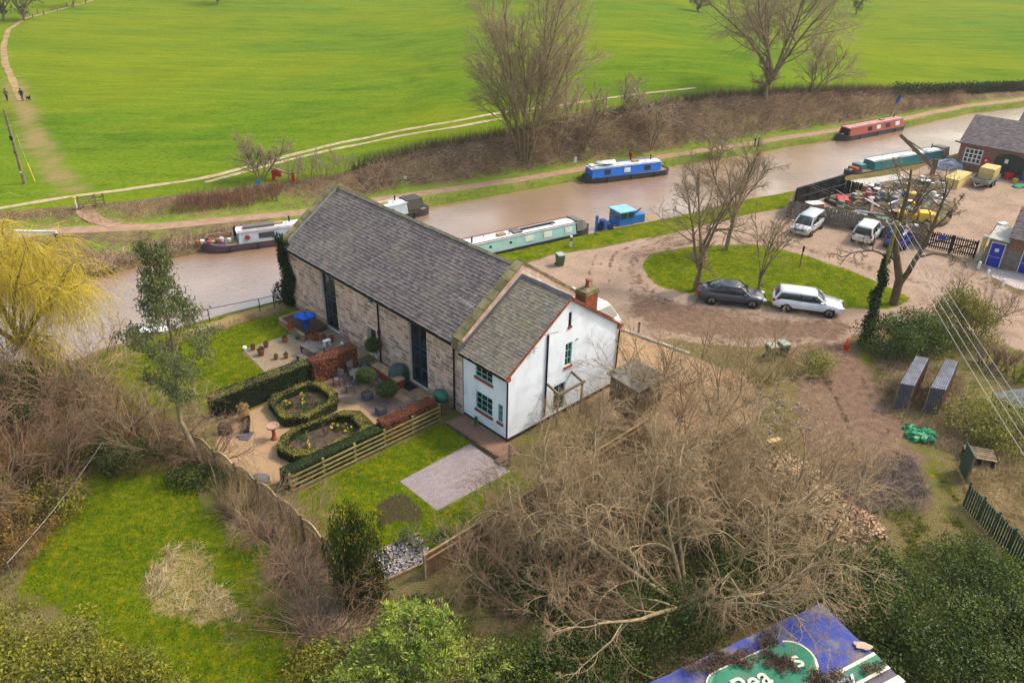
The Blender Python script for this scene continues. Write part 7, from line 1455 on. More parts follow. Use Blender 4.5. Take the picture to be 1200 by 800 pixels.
blue_door(tb_, 1.75, -.1, 1.15); blue_door(tb_, -.75, -.1, .95); MB().bb((-1.5, -.06, 0), (-.02, 3.5, 2.3)).build('lean_to', BRK2, tb_); MB().bb((-1.6, -.3, 2.32), (-.03, 3.6, 2.42)).build('porch_roof', CONC, tb_)
PAVG = mat('pale_paving', c(196, 178, 170), c(172, 156, 150), rough=.9, scale=1.2)
mb = MB(); P = [G(*q) for q in ((1156, 312), (1215, 326), (1230, 345), (1190, 338), (1163, 325))]; mb.add([(p[0], p[1], .02) for p in P], [tuple(range(len(P)))]); o = mb.build('pavement', PAVG, None, recalc=False); o.data.flip_normals() if o.data.polygons[0].normal.z < 0 else None; prop(o, 'pale paved apron outside the blue doors', kind='structure')
boll = None
for i, (px, py) in enumerate(((1146, 316), (1156, 326), (1174, 337))):
    if boll is None:
        boll = thing('bollard', 'short white timber bollard along the grass edge by the blue doors', 'bollard', G(px, py), 0, 'white bollards by the blue doors'); MB().lathe([(.11, 0), (.11, .68), (.08, .74)], n=10).build('shaft', WFR, boll); MB().lathe([(.13, 0), (.13, .08)], n=10).build('base', CONC, boll)
    else: clone(boll, G(px, py))
# ---- compound fence, gate, black shed
PALE = mat('grey_fence_board', c(146, 130, 114), c(112, 100, 88), rough=.95, scale=4, vary=.22, bump=.3); BLKW = mat('black_timber', c(44, 42, 42), c(30, 29, 30), rough=.8, vary=.15)
def board_run(t, P0, P1, h, w_, material, gap=.01, name='board', th=.025, keepname=None):
    v_ = P1 - P0; L = np.linalg.norm(v_); n = int(L / w_); me = MB().box((0, 0, h / 2), (w_ - gap, th, h)).mesh(name, material); a_ = math.atan2(v_[1], v_[0])
    for k in range(n): o = link(name, me, None, t); p = P0 + v_ * (k + .5) / n; o.location = (p[0], p[1], p[2]); o.rotation_euler = (0, random.uniform(-.01, .01), a_); o.scale = (1, 1, random.uniform(.97, 1.03))
def run_rails(t, P0, P1, zs, material, s=.08):
    for z in zs: MB().bar(P0 + [0, 0, z], P1 + [0, 0, z], .05, s).build('rail', material, t)
q0, q1, q2, q3 = G(921, 255), G(1000, 269), G(1083, 289), G(928, 241); fz = thing('yard_fence', 'weathered grey vertical-board fence around the boatyard scrap', 'fence', q0); off = np.array([-.03, .06, 0])
board_run(fz, q0 * 0, q1 - q0, 1.7, .16, PALE); board_run(fz, q1 - q0, q2 - q0, 1.6, .16, PALE); run_rails(fz, q0 * 0 + off, q1 - q0 + off, (.5, 1.3), PALE); run_rails(fz, q1 - q0 + off, q2 - q0 + off, (.5, 1.3), PALE); board_run(fz, q3 - q0, q0 * 0, 1.7, .16, PALE)
s0, s1, s2 = G(929, 243), G(984, 226), G(1008, 232); sh = thing('black_lean_to', 'open black timber pen along the canal edge holding red crates', 'shed', s0); board_run(sh, s0 * 0, s1 - s0, 1.9, .2, BLKW); board_run(sh, s1 - s0, s2 - s0, 1.5, .2, BLKW)
for f in np.linspace(0, 1, 5): p = (s1 - s0) * f; MB().box((p[0], p[1] - .25, 1.0), (.14, .14, 2.0)).build('post', BLKW, sh)
MB().bar((s1 - s0) * 0 + [0, -.25, 2.0], (s1 - s0) + [0, -.25, 2.0], .16).build('top_beam', BLKW, sh); MB().bar([.2, -.9, 1.4], (s1 - s0) + [-.2, -1.6, 1.5], .1).build('cross_rail', BLKW, sh)
qy = thing('quay', 'pale concrete quay edge behind the scrap heap', 'quay', G(1005, 219)); v1 = G(1060, 208) - G(1005, 219); MB().bar((-2.5, -.6, .12), tuple(v1 + [0, 0, .12]), 1.6, .24).build('slab', CONC, qy)
for i, (px, py, w_, lab) in enumerate(((953, 246, 1.5, 'red crate with white lid inside the black pen'), (986, 240, 1.6, 'red open crate beside the black pen wall'))):
    t = thing('red_crate', lab, 'crate', G(px, py), .3 + i); mb = MB().box((0, 0, .35), (w_, 1.0, .7)); mb.build('box', REDP, t); MB().box((0, 0, .74), (w_ + .06, 1.05, .06)).build('lid', WFR if i == 0 else REDP, t)
g0, g1 = G(1083, 291), G(1142, 304); gt = thing('yard_gates', 'pair of black picket yard gates with diagonal braces', 'gate', g0); vv = g1 - g0; GL = np.linalg.norm(vv); un = vv / GL
for a_, b2 in ((.02, .495), (.505, .98)):
    A_, B_ = vv * a_, vv * b2; board_run(gt, A_ + [0, 0, .12], B_ + [0, 0, .12], 1.55, .17, BLKW, .07, 'pale'); run_rails(gt, A_ + np.array([.05, .06, 0]), B_ + np.array([.05, .06, 0]), (.35, .9, 1.45), BLKW, .1); MB().bar(A_ + [.05, .1, .35], B_ + [.05, .1, 1.45], .05, .1).build('brace', BLKW, gt)
    for f in (a_, b2): p = vv * f; MB().box((p[0], p[1] + .05, .85), (.1, .1, 1.7)).build('stile', BLKW, gt)
MB().box(tuple(vv * .28 + [0, -.06, 1.3]), (.6, .03, .4), rz=math.atan2(vv[1], vv[0])).build('sign', paint('sign_blue', 30, 70, 170), gt)
for i, (P_, m_, lab) in enumerate(((g1 + un * .3, CONC, 'thick grey gatepost with yellow notice'), (g0 - un * .3, WOODV, 'timber gatepost behind the oak branches'))):
    t = thing('gate_post', lab, 'post', P_, math.atan2(vv[1], vv[0])); MB().box((0, 0, 1.1), (.35, .35, 2.2)).build('shaft', m_, t); MB().box((0, 0, 2.23), (.4, .4, .06), taper=.7).build('cap', m_, t)
    if i == 0: MB().box((0, -.19, 1.6), (.32, .02, .4)).build('notice', paint('sign_yellow', 236, 204, 40), t)
t = thing('timber_fence', 'narrow brown timber panel beside the grey gatepost', 'fence', G(1147, 308), math.atan2(vv[1], vv[0])); 
for k in range(5): MB().box((.2 + k * .17, .3, .75), (.155, .03, 1.5)).build('board', BOARD, t)
for z in (.4, 1.2): MB().box((.55, .335, z), (.9, .03, .08)).build('rail', BOARD, t)
# ---- crates, trailer, scrap
TIMB = mat('new_timber', c(222, 196, 128), c(196, 166, 104), rough=.8, scale=4, vary=.12)
def slat_crate(t, L, W, h, z0=0, n=6):
    for s in (-1, 1):
        for k in range(4):
            MB().box((0, s * W / 2, z0 + h * (k + .5) / 4), (L, .04, h / 4 - .015)).build('side_board', TIMB, t); MB().box((s * L / 2, 0, z0 + h * (k + .5) / 4), (.04, W - .05, h / 4 - .015)).build('end_board', TIMB, t)
    for k in range(n): MB().box((0, -W / 2 + W * (k + .5) / n, z0 + h + .02), (L + .06, W / n - .02, .03)).build('lid_board', TIMB, t)
a = G(1104, 222); b_ = G(1122, 211); t = thing('timber_crate', 'long pale new timber crate standing on the yard', 'crate', (a + b_) / 2 + [.8, .3, 0], frame_of(a, b_)); slat_crate(t, 4.3, 1.5, 1.0)
a, b_ = G(1142, 223), G(1162, 210); tr_ = thing('flatbed_trailer', 'grey twin-axle flatbed trailer near the workshop doors', 'trailer', (a + b_) / 2, frame_of(a, b_)); GALV = mat('galvanised_steel', c(156, 152, 146), c(126, 122, 118), rough=.5, metal=.3, dirt=c(104, 90, 76), dirt_amt=.4)
MB().box((0, 0, .62), (4.2, 1.9, .1)).build('bed', GALV, tr_)
for s in (-1, 1):
    MB().box((0, s * .97, .82), (4.2, .04, .34)).build('side_board', GALV, tr_)
    for xx in (-.4, .5): wh = MB().tube([(xx, s * .8, .33), (xx, s * 1.02, .33)], .33, 14).build('wheel', TYRE, tr_); MB().tube([(xx, s * 1.0, .33), (xx, s * 1.03, .33)], .18, 10).build('rim', RIM, wh)
for s in (-1, 1): MB().box((s * 2.12, 0, .82), (.04, 1.85, .33)).build('tail_board', GALV, tr_)
MB().bar((-2.1, -.5, .58), (-3.2, 0, .5), .1).bar((-2.1, .5, .58), (-3.2, 0, .5), .1).build('drawbar', GALV, tr_)
t = thing('timber_crate', 'tall pale timber crate loaded on the trailer', 'crate', (a + b_) / 2 + np.array([math.cos(frame_of(a, b_)) * .9, math.sin(frame_of(a, b_)) * .9, .68]), frame_of(a, b_)); slat_crate(t, 2.2, 1.5, 1.15)
for i, (px, py, m_, s_, lab) in enumerate(((1181, 210, REDP, .9, 'red plastic skip bin by the workshop window'), (1189, 214, paint('bin_yellow', 228, 196, 40), .55, 'yellow tub beside the red bin'), (1194, 211, paint('bin_blue', 40, 70, 170), .5, 'blue tub under the workshop window'))):
    t = thing('tub', lab, 'tub', G(px, py), .4); MB().lathe([(.4 * s_, 0), (.52 * s_, .75 * s_), (.56 * s_, .75 * s_), (.56 * s_, .8 * s_), (.46 * s_, .8 * s_)], n=12).build('body', m_, t); MB().lathe([(.44 * s_, .7 * s_), (.1, .74 * s_)], n=12).build('contents', SOIL, t)
drape('folded_sheet', 'crumpled silver-blue plastic sheet heaped by the workshop', G(1110, 196), 1.9, 1.2, .9, mat('silver_sheet', c(190, 196, 208), c(150, 158, 176), rough=.35, scale=2, bump=.8, bscale=5), 21, 'sheet', .3, .25, .09); drape('green_net', 'heap of bright green netting by the workshop', G(1196, 219), 1.0, .6, .3, paint('net_green', 40, 140, 100, .7), 22, 'net', .3, .3)
t = thing('derrick_crane', 'old timber derrick crane leaning over the teal boat', 'crane', G(1092, 205)); top = G(1052, 171, 3.2) - G(1092, 205); MB().box((0, 0, .9), (.4, .4, 1.8)).build('mast', SLEEP, t); MB().bar((0, 0, .8), tuple(top + [0, 0, 1.2]), .28, .36).build('jib', SLEEP, t)
for k in (-1, 1): MB().tube([(.2 * k, 0, 1.8), tuple(top + [0, 0, 1.2])], .035, 5).build('stay', PIPE, t)
# scrap heap: separate pieces thrown over a mound
rg = random.Random(11); HEAP = [(985, 236), (1040, 218), (1092, 208), (1112, 226), (1098, 248), (1088, 278), (1010, 272), (968, 262)]
hp_ = in_poly(HEAP, 230, np.random.RandomState(31)); hc = hp_.mean(0)
t = thing('scrap_mound', 'low brown mound of soil and brush under the boatyard scrap', 'mound', (hc[0], hc[1], 0)); n_ = 40; rings = []
for j in range(7):
    f = 1 - j / 7; rings.append([((math.cos(a_) * 6.3 * f * (1 + .15 * math.sin(3 * a_))), math.sin(a_) * 5.2 * f * (1 + .12 * math.sin(4 * a_ + 1)), 1.1 * (1 - f * f) + .15 * math.sin(a_ * 5 + j)) for a_ in np.linspace(0, 2 * math.pi, n_ + 1)[:-1]])
MB().loft(rings).build('earth', mat('mound_earth', c(116, 98, 76), c(86, 76, 50), rough=1, scale=1.2, bump=.8, bscale=4), t, smooth=True)
def heap_z(x, y): r2 = ((x - hc[0]) / 6.3) ** 2 + ((y - hc[1]) / 5.2) ** 2; return 1.0 * max(0, 1 - r2)
SC = {k: paint('scrap_' + k, *v) for k, v in dict(white=(214, 210, 204), blue=(66, 84, 140), rust=(134, 92, 70), grey=(134, 130, 128), red=(160, 74, 66), green=(84, 124, 92), tan=(190, 160, 116), dark=(64, 60, 60), lilac=(190, 180, 206), yellow=(226, 186, 40)).items()}
for i in range(170):
    x, y = hp_[i]; z = heap_z(x, y); k = rg.choice(['plank', 'plank', 'plank', 'crate', 'sheet', 'drum', 'pipe', 'sack']); cn = rg.choice(['white', 'white', 'blue', 'rust', 'grey', 'tan', 'tan', 'dark', 'dark', 'lilac', 'green', 'red', 'grey', 'rust']); a_ = rg.uniform(0, 6.28)
    cw_ = {'tan': 'tan wooden', 'rust': 'rusty', 'dark': 'dark', 'lilac': 'pale lilac'}.get(cn, cn)
    t = thing('scrap_' + k, f'{cw_} {k} lying in the boatyard scrap heap', {'drum': 'drum', 'sack': 'sack', 'plank': 'plank', 'crate': 'crate', 'sheet': 'sheet', 'pipe': 'pipe'}[k], (x, y, z), a_, 'boatyard scrap')
    if k == 'plank': MB().box((0, 0, .22), (rg.uniform(1.2, 3), .22, .06), ry=rg.uniform(-.3, .3)).build('board', SC[cn], t)
    elif k == 'crate':
        s_ = rg.uniform(.4, .8); MB().box((0, 0, s_ * .4), (s_ * 1.3, s_, s_ * .8)).build('box', SC[cn], t); MB().box((0, 0, s_ * .84), (s_ * 1.36, s_ * 1.06, .06)).build('lid', SC[rg.choice(['white', 'grey', cn])], t)
    elif k == 'sheet': MB().loft([[(xx, -.5, .1 + .15 * math.sin(xx * 3)), (xx, .5, .2 + .12 * math.cos(xx * 4)), (xx, .5, .16 + .12 * math.cos(xx * 4)), (xx, -.5, .06 + .15 * math.sin(xx * 3))] for xx in np.linspace(-.8, .8, 7)]).build('panel', SC[cn], t)
    elif k == 'drum': MB().lathe([(.29, 0), (.3, .3), (.285, .32), (.3, .34), (.29, .85), (.2, .86)], n=12).build('drum', SC[cn], t)
    elif k == 'pipe': MB().tube([(-1.2, 0, .15), (1.2, .1, .3)], .07, 8).build('pipe', SC[cn], t)
    else: MB().lathe([(.1, 0), (.36, .08), (.4, .25), (.25, .42), (.05, .46)], n=10, sy=.7).build('bag', SC[cn], t, smooth=True)
stalks('brush_heap', 'cut branches heaped between the boatyard scrap', np.c_[in_poly(HEAP, 2600, np.random.RandomState(41)), np.full(2600, .3)], 2600, (.5, 1.6), .016, mat('brush', c(130, 112, 66), c(100, 90, 48), rough=.9, vary=.3), 41, -.2, 1.3)
# yellow dumper at the heap edge
a = G(1071, 262); t = thing('yellow_dumper', 'yellow site dumper with tipped skip beside the black gates', 'dumper', a, -.3); YD = paint('plant_yellow', 236, 184, 36, .5, .3)
MB().loft([[(x, -w2, z), (x, w2, z), (x, w2 * .7, z + h2), (x, -w2 * .7, z + h2)] for x, w2, z, h2 in ((1.9, .9, 1.0, .1), (1.0, .9, .55, .75), (.2, .8, .6, .7))]).build('skip', YD, t); MB().box((-.8, 0, .75), (1.6, 1.0, .6)).build('engine_cover', YD, t); MB().box((-.5, 0, 1.15), (.5, .5, .3)).build('seat', PIPE, t); MB().bar((-.5, -.5, 1.0), (-.5, -.5, 2.1), .07).bar((-.5, .5, 1.0), (-.5, .5, 2.1), .07).bar((-.5, -.5, 2.1), (-.5, .5, 2.1), .07).build('roll_bar', YD, t)
for xx in (-1.1, .9):
    for s in (-1, 1): wh = MB().tube([(xx, s * .6, .4), (xx, s * .95, .4)], .4, 14).build('wheel', TYRE, t); MB().tube([(xx, s * .93, .4), (xx, s * .97, .4)], .2, 10).build('rim', YD, wh)
t = thing('yellow_drum', 'tall yellow hopper standing in the scrap heap', 'hopper', G(1064, 243)); MB().lathe([(.45, 0), (.62, 1.2), (.6, 1.6), (.5, 1.62)], n=10).build('drum', YD, t); MB().lathe([(.52, 1.62), (.2, 1.7)], n=10).build('lid', TIMB, t)
for i, (px, py, cn, lab) in enumerate(((1053, 275, 'blue', 'blue and white barrel behind the fence by the oak'), (984, 246, 'green', 'green plastic barrel beside the red crate'))):
    t = thing('barrel', lab, 'barrel', G(px, py)); MB().lathe([(.3, 0), (.34, .3), (.34, .7), (.3, .95), (.2, .97)], n=12).build('body', SC[cn], t); MB().lathe([(.345, .35), (.345, .6)], n=12).build('band', SC['white'], t)
t = thing('stacked_sacks', 'pair of pink-white sacks beside the slate-roofed block', 'sacks', G(1172, 272), .3); MB().box((0, 0, .25), (1.1, .7, .5), taper=.9).build('sack', SC['red'], t); MB().box((0, 0, .72), (1.0, .65, .4), taper=.85).build('sack', SC['white'], t)
# ---- steel shelters
STEEL = mat('corrugated_steel', c(142, 146, 158), c(112, 116, 128), rough=.4, metal=.45, scale=2, dirt=c(120, 92, 74), dirt_amt=.35, vary=.0)
def corrugated(mb, P, n=8, amp=.03):
    """P: 4 corners a,b (one edge) c,d; ribs run from ab to dc"""
    a_, b2, c_, d_ = map(np.array, P); nr = np.cross(b2 - a_, d_ - a_); nr = nr / np.linalg.norm(nr); m = n * 4; vs = []; fs = []
    for k in range(m + 1):
        f = k / m; o = nr * amp * math.sin(k * math.pi / 2); vs += [a_ + (b2 - a_) * f + o, d_ + (c_ - d_) * f + o]
    for k in range(m): fs.append((2 * k, 2 * k + 2, 2 * k + 3, 2 * k + 1))
    mb.add(vs, fs)
for i, (fl, frr, bl_, br_, lab) in enumerate((((1046, 478), (1062, 481), (1064, 448), (1079, 451), 'grey corrugated steel shelter standing beside the mud track'), ((1081, 483), (1098, 486), (1098, 452), (1113, 455), 'grey corrugated steel shelter half covered by straw-green shrub'))):
    a, b_, c_, d_ = G(*fl), G(*frr), G(*br_), G(*bl_); t = thing('steel_shelter', lab, 'shelter', a); a, b_, c_, d_ = [q - G(*fl) for q in (a, b_, c_, d_)]; z1, z2 = np.array([0, 0, 1.75]), np.array([0, 0, 1.95])
    mb = MB(); corrugated(mb, (a, b_, b_ + z1, a + z1), 7); mb.build('front_sheet', STEEL, t, recalc=False); mb = MB(); corrugated(mb, (a + z1 + [-.03, -.05, .03], b_ + z1 + [.03, -.05, .03], c_ + z2, d_ + z2), 7); mb.build('roof_sheet', STEEL, t, recalc=False)
    mb = MB(); corrugated(mb, (b_, c_, c_ + z2, b_ + z1), 9); mb.build('side_sheet', mat('rusty_sheet', c(110, 70, 66), c(86, 56, 54), rough=.7), t, recalc=False); mb = MB(); corrugated(mb, (d_, a, a + z1, d_ + z2), 9); mb.build('side_sheet', STEEL, t, recalc=False)
    for q, z in ((a, z1), (b_, z1), (c_, z2), (d_, z2)): MB().bar(q, q + z, .07).build('post', WOODV, t)
drape('green_tarpaulin', 'crumpled bright green tarpaulin on the track edge', G(1080, 512), .85, .6, .4, mat('green_tarp', c(40, 150, 96), c(22, 110, 72), rough=.4, scale=3, bump=.7, bscale=6), 31, 'tarpaulin', .2, .28, .07); drape('green_tarpaulin', 'small tail of green tarpaulin trailing from the heap', G(1066, 502), .4, .25, .22, MATS['green_tarp'], 32, 'tarpaulin', .2, .28, .04)
t = thing('green_board', 'upright dark green board at the end of the palisade', 'board', G(1127, 558), R_(80)); PG = paint('palisade_green', 30, 74, 62, .5, .2); MB().box((0, 0, .95), (1.2, .06, 1.6)).build('panel', PG, t); MB().box((-.62, 0, .9), (.08, .08, 1.8)).build('post', WOODV, t)
p0, p1_, p2_ = G(1128, 592), G(1200, 668), G(1262, 735); pf = thing('palisade_fence', 'dark green steel palisade fence beside the straw plot', 'fence', p0); board_run(pf, p0 * 0, p1_ - p0, 1.3, .16, PG, .05, 'pale', .02); board_run(pf, p1_ - p0, p2_ - p0, 1.3, .16, PG, .05, 'pale', .02); o2 = np.array([.04, .04, 0]); run_rails(pf, p0 * 0 + o2, p1_ - p0 + o2, (.35, 1.0), PG, .05); run_rails(pf, p1_ - p0 + o2, p2_ - p0 + o2, (.35, 1.0), PG, .05)
for k in range(8): f = k / 7; p = (p2_ - p0) * f; MB().box((p[0] + .1, p[1] + .1, .7), (.07, .07, 1.4)).build('post', PG, pf)
p0, p1_ = G(1146, 508), G(1240, 536); sf = thing('slatted_fence', 'mossy slatted timber fence behind the straw plot', 'fence', p0); board_run(sf, p0 * 0, p1_ - p0, 1.4, .26, RAIL, .11, 'slat', .025); run_rails(sf, np.array([0, .05, 0]), p1_ - p0 + np.array([0, .05, 0]), (.35, 1.1), RAIL)
t = thing('pallet_stack', 'dark weathered pallets stacked by the green board', 'pallets', G(1145, 540), -.3)
for k in range(6): MB().box((0, -.5 + k * .2, .52), (1.5, .14, .03)).build('slat', WOODV, t)
for k in range(3): MB().box((-.65 + k * .65, 0, .25), (.1, 1.1, .5)).build('bearer', BLKW, t)
t = thing('pond_liner', 'dark water tank with grey rim on the small lawn', 'tank', G(1192, 478), .3); MB().box((0, 0, .35), (2.6, 1.6, .7)).build('body', PIPE, t); MB().box((0, 0, .73), (2.7, 1.7, .06)).build('lid', LEADP, t)
# ---- heaps by the track
rng = np.random.RandomState(50)
def stone_heap(label, poly, n, s, material, seed, h):
    P = in_poly(poly, n, np.random.RandomState(seed)); rng = np.random.RandomState(seed); cc_ = P.mean(0); ex = P.std(0) * 2; V_, F_, n0 = [], [], 0
    for p in P:
        q = max(0, 1 - (((p - cc_) / ex) ** 2).sum()); sz = s * rng.uniform(.5, 1.4, 3); m = np.array((Matrix.Rotation(rng.rand() * 6, 3, 'Z') @ Matrix.Rotation(rng.normal(0, .5), 3, 'X'))); v = (BOXV * sz * rng.uniform(.75, 1.25, (8, 3))) @ m.T + [p[0], p[1], h * q + .05]; V_.append(v); F_.append(BOXF + n0); n0 += 8
    o = npobj('rubble', np.concatenate(V_), np.concatenate(F_), material, var=np.repeat(rng.rand(n), 6)); prop(o, label, kind='stuff')
stone_heap('pale broken stone rubble heaped under the bare branches', [(880, 545), (915, 530), (960, 560), (1005, 610), (1030, 650), (985, 640), (930, 600)], 900, .14, mat('rubble_stone', c(206, 180, 140), c(168, 140, 106), rough=.9, vary=.3), 51, .7)
stone_heap('orange brick rubble at the edge of the mud patch', [(985, 590), (1020, 605), (1045, 630), (1010, 650), (985, 625)], 200, .12, mat('brick_rubble', c(196, 158, 130), c(172, 132, 106), rough=.9, vary=.3), 52, .3)
stone_heap('blue and white plastic litter scattered in the rubble', [(870, 470), (900, 455), (950, 475), (960, 500), (900, 520), (865, 500)], 70, .1, mat('litter_blue', c(176, 176, 186), c(130, 130, 146), rough=.5, vary=.4), 53, .2)
stalks('brush_heap', 'grey-brown brushwood flattened on the mud patch', flat([(985, 545), (1068, 532), (1088, 575), (1078, 604), (1020, 602), (970, 580)], 3800, 54), 3800, (.3, 1.1), .012, mat('grey_brush', c(140, 122, 110), c(104, 90, 82), rough=.9, vary=.3), 54, -.45, 1.6)

# loose stones over the yard and tracks
rng = np.random.RandomState(91); PB = np.concatenate([in_poly([(600, 318), (705, 290), (790, 274), (930, 248), (1090, 295), (1200, 330), (1200, 408), (1005, 395), (890, 404), (735, 380)], 5200, rng), in_poly([(930, 405), (985, 402), (1030, 450), (1080, 540), (1080, 600), (960, 560)], 700, rng), in_poly([(1100, 240), (1110, 220), (1180, 225), (1200, 260), (1160, 290), (1100, 285)], 1400, rng)])
k_ = poly_w(PB[:, 0], PB[:, 1], LAWNS['island'], .3, .2, 3) < .3; PB = PB[k_]; m_ = len(PB); sz = rng.uniform(.02, .065, (m_, 1)); ang = rng.rand(m_) * 6.28
tri = np.array([(1, 0, 0), (-.4, .8, 0), (-.6, -.7, 0), (.05, .05, .7)]); V_ = np.empty((m_, 4, 3))
for j in range(4): V_[:, j, 0] = PB[:, 0] + sz[:, 0] * (tri[j, 0] * np.cos(ang) - tri[j, 1] * np.sin(ang)); V_[:, j, 1] = PB[:, 1] + sz[:, 0] * (tri[j, 0] * np.sin(ang) + tri[j, 1] * np.cos(ang)); V_[:, j, 2] = .005 + tri[j, 2] * sz[:, 0]
F_ = (np.array([(0, 1, 3), (1, 2, 3), (2, 0, 3)])[None] + (np.arange(m_) * 4)[:, None, None]).reshape(-1, 3)
o = npobj('loose_gravel', V_.reshape(-1, 3), F_, mat('loose_stone', c(214, 192, 172), c(170, 148, 128), rough=1, spec=.1, scale=.8, vary=.4), var=np.repeat(rng.rand(m_), 3)); prop(o, 'loose stones scattered over the yard and mud track', kind='stuff')
# ================================================================== PEOPLE, POLES, SIGNS, SMALL THINGS
def skin_body(name, pts, edges, rads, mats, zmat, parent, sub=1):
    """pts dict name->(x,y,z); rads dict; zmat(face centre)->material index"""
    me = bpy.data.meshes.new(name); ks = list(pts); me.from_pydata([pts[k] for k in ks], [(ks.index(a), ks.index(b)) for a, b in edges], [])
    o = bpy.data.objects.new(name, me); col.objects.link(o); sk = o.modifiers.new('skin', 'SKIN')
    for i, k in enumerate(ks):
        r = rads[k]; r = r if isinstance(r, tuple) else (r, r); me.skin_vertices[0].data[i].radius = r
    me.skin_vertices[0].data[0].use_root = True; sb = o.modifiers.new('sub', 'SUBSURF'); sb.levels = sub; sb.render_levels = sub
    dg = bpy.context.evaluated_depsgraph_get(); dg.update(); m2 = bpy.data.meshes.new_from_object(o.evaluated_get(dg)); bpy.data.objects.remove(o)
    m2.materials.clear()
    for m in mats: m2.materials.append(m)
    for p in m2.polygons: p.material_index = zmat(p.center); p.use_smooth = True
    m2.name = name; return link(name, m2, None, parent)
SKIN = mat('skin', c(206, 158, 132), rough=.6)
def person(label, loc, rz, top, legs, hair, stride=.22, hat=None, arm=.1, h=1.0):
    t = thing('person', label, 'person', loc, rz); t.scale = (h,) * 3
    P = dict(pelvis=(0, 0, .95), waist=(0, .01, 1.1), chest=(0, .02, 1.32), neck=(0, .03, 1.48), head0=(0, .05, 1.56), head1=(0, .05, 1.7),
             hl=(-.1, 0, .9), kl=(-.1, stride * .6, .5), al=(-.1, stride * .5, .09), tl=(-.1, stride * .5 + .15, .04), hr=(.1, 0, .9), kr=(.1, -stride * .2, .5), ar=(.1, -stride, .12), tr=(.1, -stride + .14, .05),
             sl=(-.18, .02, 1.38), el=(-.25, -arm, 1.12), wl=(-.24, .02 - arm * .3, .9), fl=(-.23, .06, .82), sr=(.18, .02, 1.38), er=(.25, arm * .6, 1.12), wr=(.22, .16, .94), fr=(.2, .22, .88))
    E = [('pelvis', 'waist'), ('waist', 'chest'), ('chest', 'neck'), ('neck', 'head0'), ('head0', 'head1'), ('pelvis', 'hl'), ('hl', 'kl'), ('kl', 'al'), ('al', 'tl'), ('pelvis', 'hr'), ('hr', 'kr'), ('kr', 'ar'), ('ar', 'tr'), ('chest', 'sl'), ('sl', 'el'), ('el', 'wl'), ('wl', 'fl'), ('chest', 'sr'), ('sr', 'er'), ('er', 'wr'), ('wr', 'fr')]
    Rr = dict(pelvis=(.16, .12), waist=(.16, .12), chest=(.18, .13), neck=.06, head0=.09, head1=.1, hl=.1, kl=.07, al=.05, tl=.045, hr=.1, kr=.07, ar=.05, tr=.045, sl=.08, el=.06, wl=.05, fl=.035, sr=.08, er=.06, wr=.05, fr=.035)
    def zm(q):
        if q.z > 1.51: return 3 if (q.y > .09 and q.z < 1.68) else 2
        if q.z > 1.46: return 3
        if abs(q.x) > .19 and q.z < .93: return 3
        if q.z > .86: return 0
        return 1 if q.z > .11 else 4
    b_ = skin_body('body', P, E, Rr, [top, legs, hair, SKIN, PIPE], zm, t, 2)
    MB().lathe([(.03, 1.71), (.1, 1.7), (.125, 1.6), (.11, 1.55)], (0, .03, 0), 10).build('hat' if hat else 'hair', hat or hair, t, smooth=True); return t
CL = {k: mat('cloth_' + k, c(*v), rough=.9) for k, v in dict(red=(206, 30, 48), navy=(34, 40, 66), dark=(44, 42, 50), olive=(120, 112, 88), plum=(74, 62, 96), hair=(72, 54, 42), black=(28, 28, 32)).items()}
person('walker in red jacket and dark trousers on the towpath by the blue boat', GT(738, 193), R_(-75), CL['red'], CL['navy'], CL['hair'], .25)
person('walker in olive coat and dark trousers on the worn field path', GT(9, 118.5), R_(10), CL['olive'], CL['dark'], CL['hair'], .2)
person('walker in dark coat and plum trousers beside the black dog', GT(27, 118.5), R_(20), CL['black'], CL['plum'], CL['dark'], .24)
t = thing('dog', 'black dog walking beside the dark-coated walker', 'dog', GT(34, 118), R_(-30))
P = dict(hip=(-.28, 0, .46), back=(0, 0, .47), sh=(.26, 0, .46), neck=(.38, 0, .56), head=(.48, 0, .66), nose=(.62, 0, .62), tail=(-.42, 0, .5), tip=(-.58, 0, .62), fl=(.26, -.09, .3), fl2=(.24, -.09, .14), fl3=(.27, -.09, .02), fr=(.26, .09, .3), fr2=(.3, .09, .14), fr3=(.33, .09, .02), bl=(-.26, -.09, .32), bl2=(-.34, -.09, .17), bl3=(-.3, -.09, .02), br=(-.24, .09, .32), br2=(-.28, .09, .17), br3=(-.22, .09, .02))
skin_body('body', P, [('hip', 'back'), ('back', 'sh'), ('sh', 'neck'), ('neck', 'head'), ('head', 'nose'), ('hip', 'tail'), ('tail', 'tip'), ('sh', 'fl'), ('fl', 'fl2'), ('fl2', 'fl3'), ('sh', 'fr'), ('fr', 'fr2'), ('fr2', 'fr3'), ('hip', 'bl'), ('bl', 'bl2'), ('bl2', 'bl3'), ('hip', 'br'), ('br', 'br2'), ('br2', 'br3')],
          dict(hip=.11, back=.12, sh=.14, neck=.08, head=.08, nose=.04, tail=.03, tip=.02, fl=.06, fl2=.035, fl3=.035, fr=.06, fr2=.035, fr3=.035, bl=.07, bl2=.035, bl3=.035, br=.07, br2=.035, br3=.035), [CL['black']], lambda q: 0, t, 1)
for s in (-1, 1): MB().box((.45, s * .07, .72), (.05, .03, .1)).build('ear', CL['black'], t)
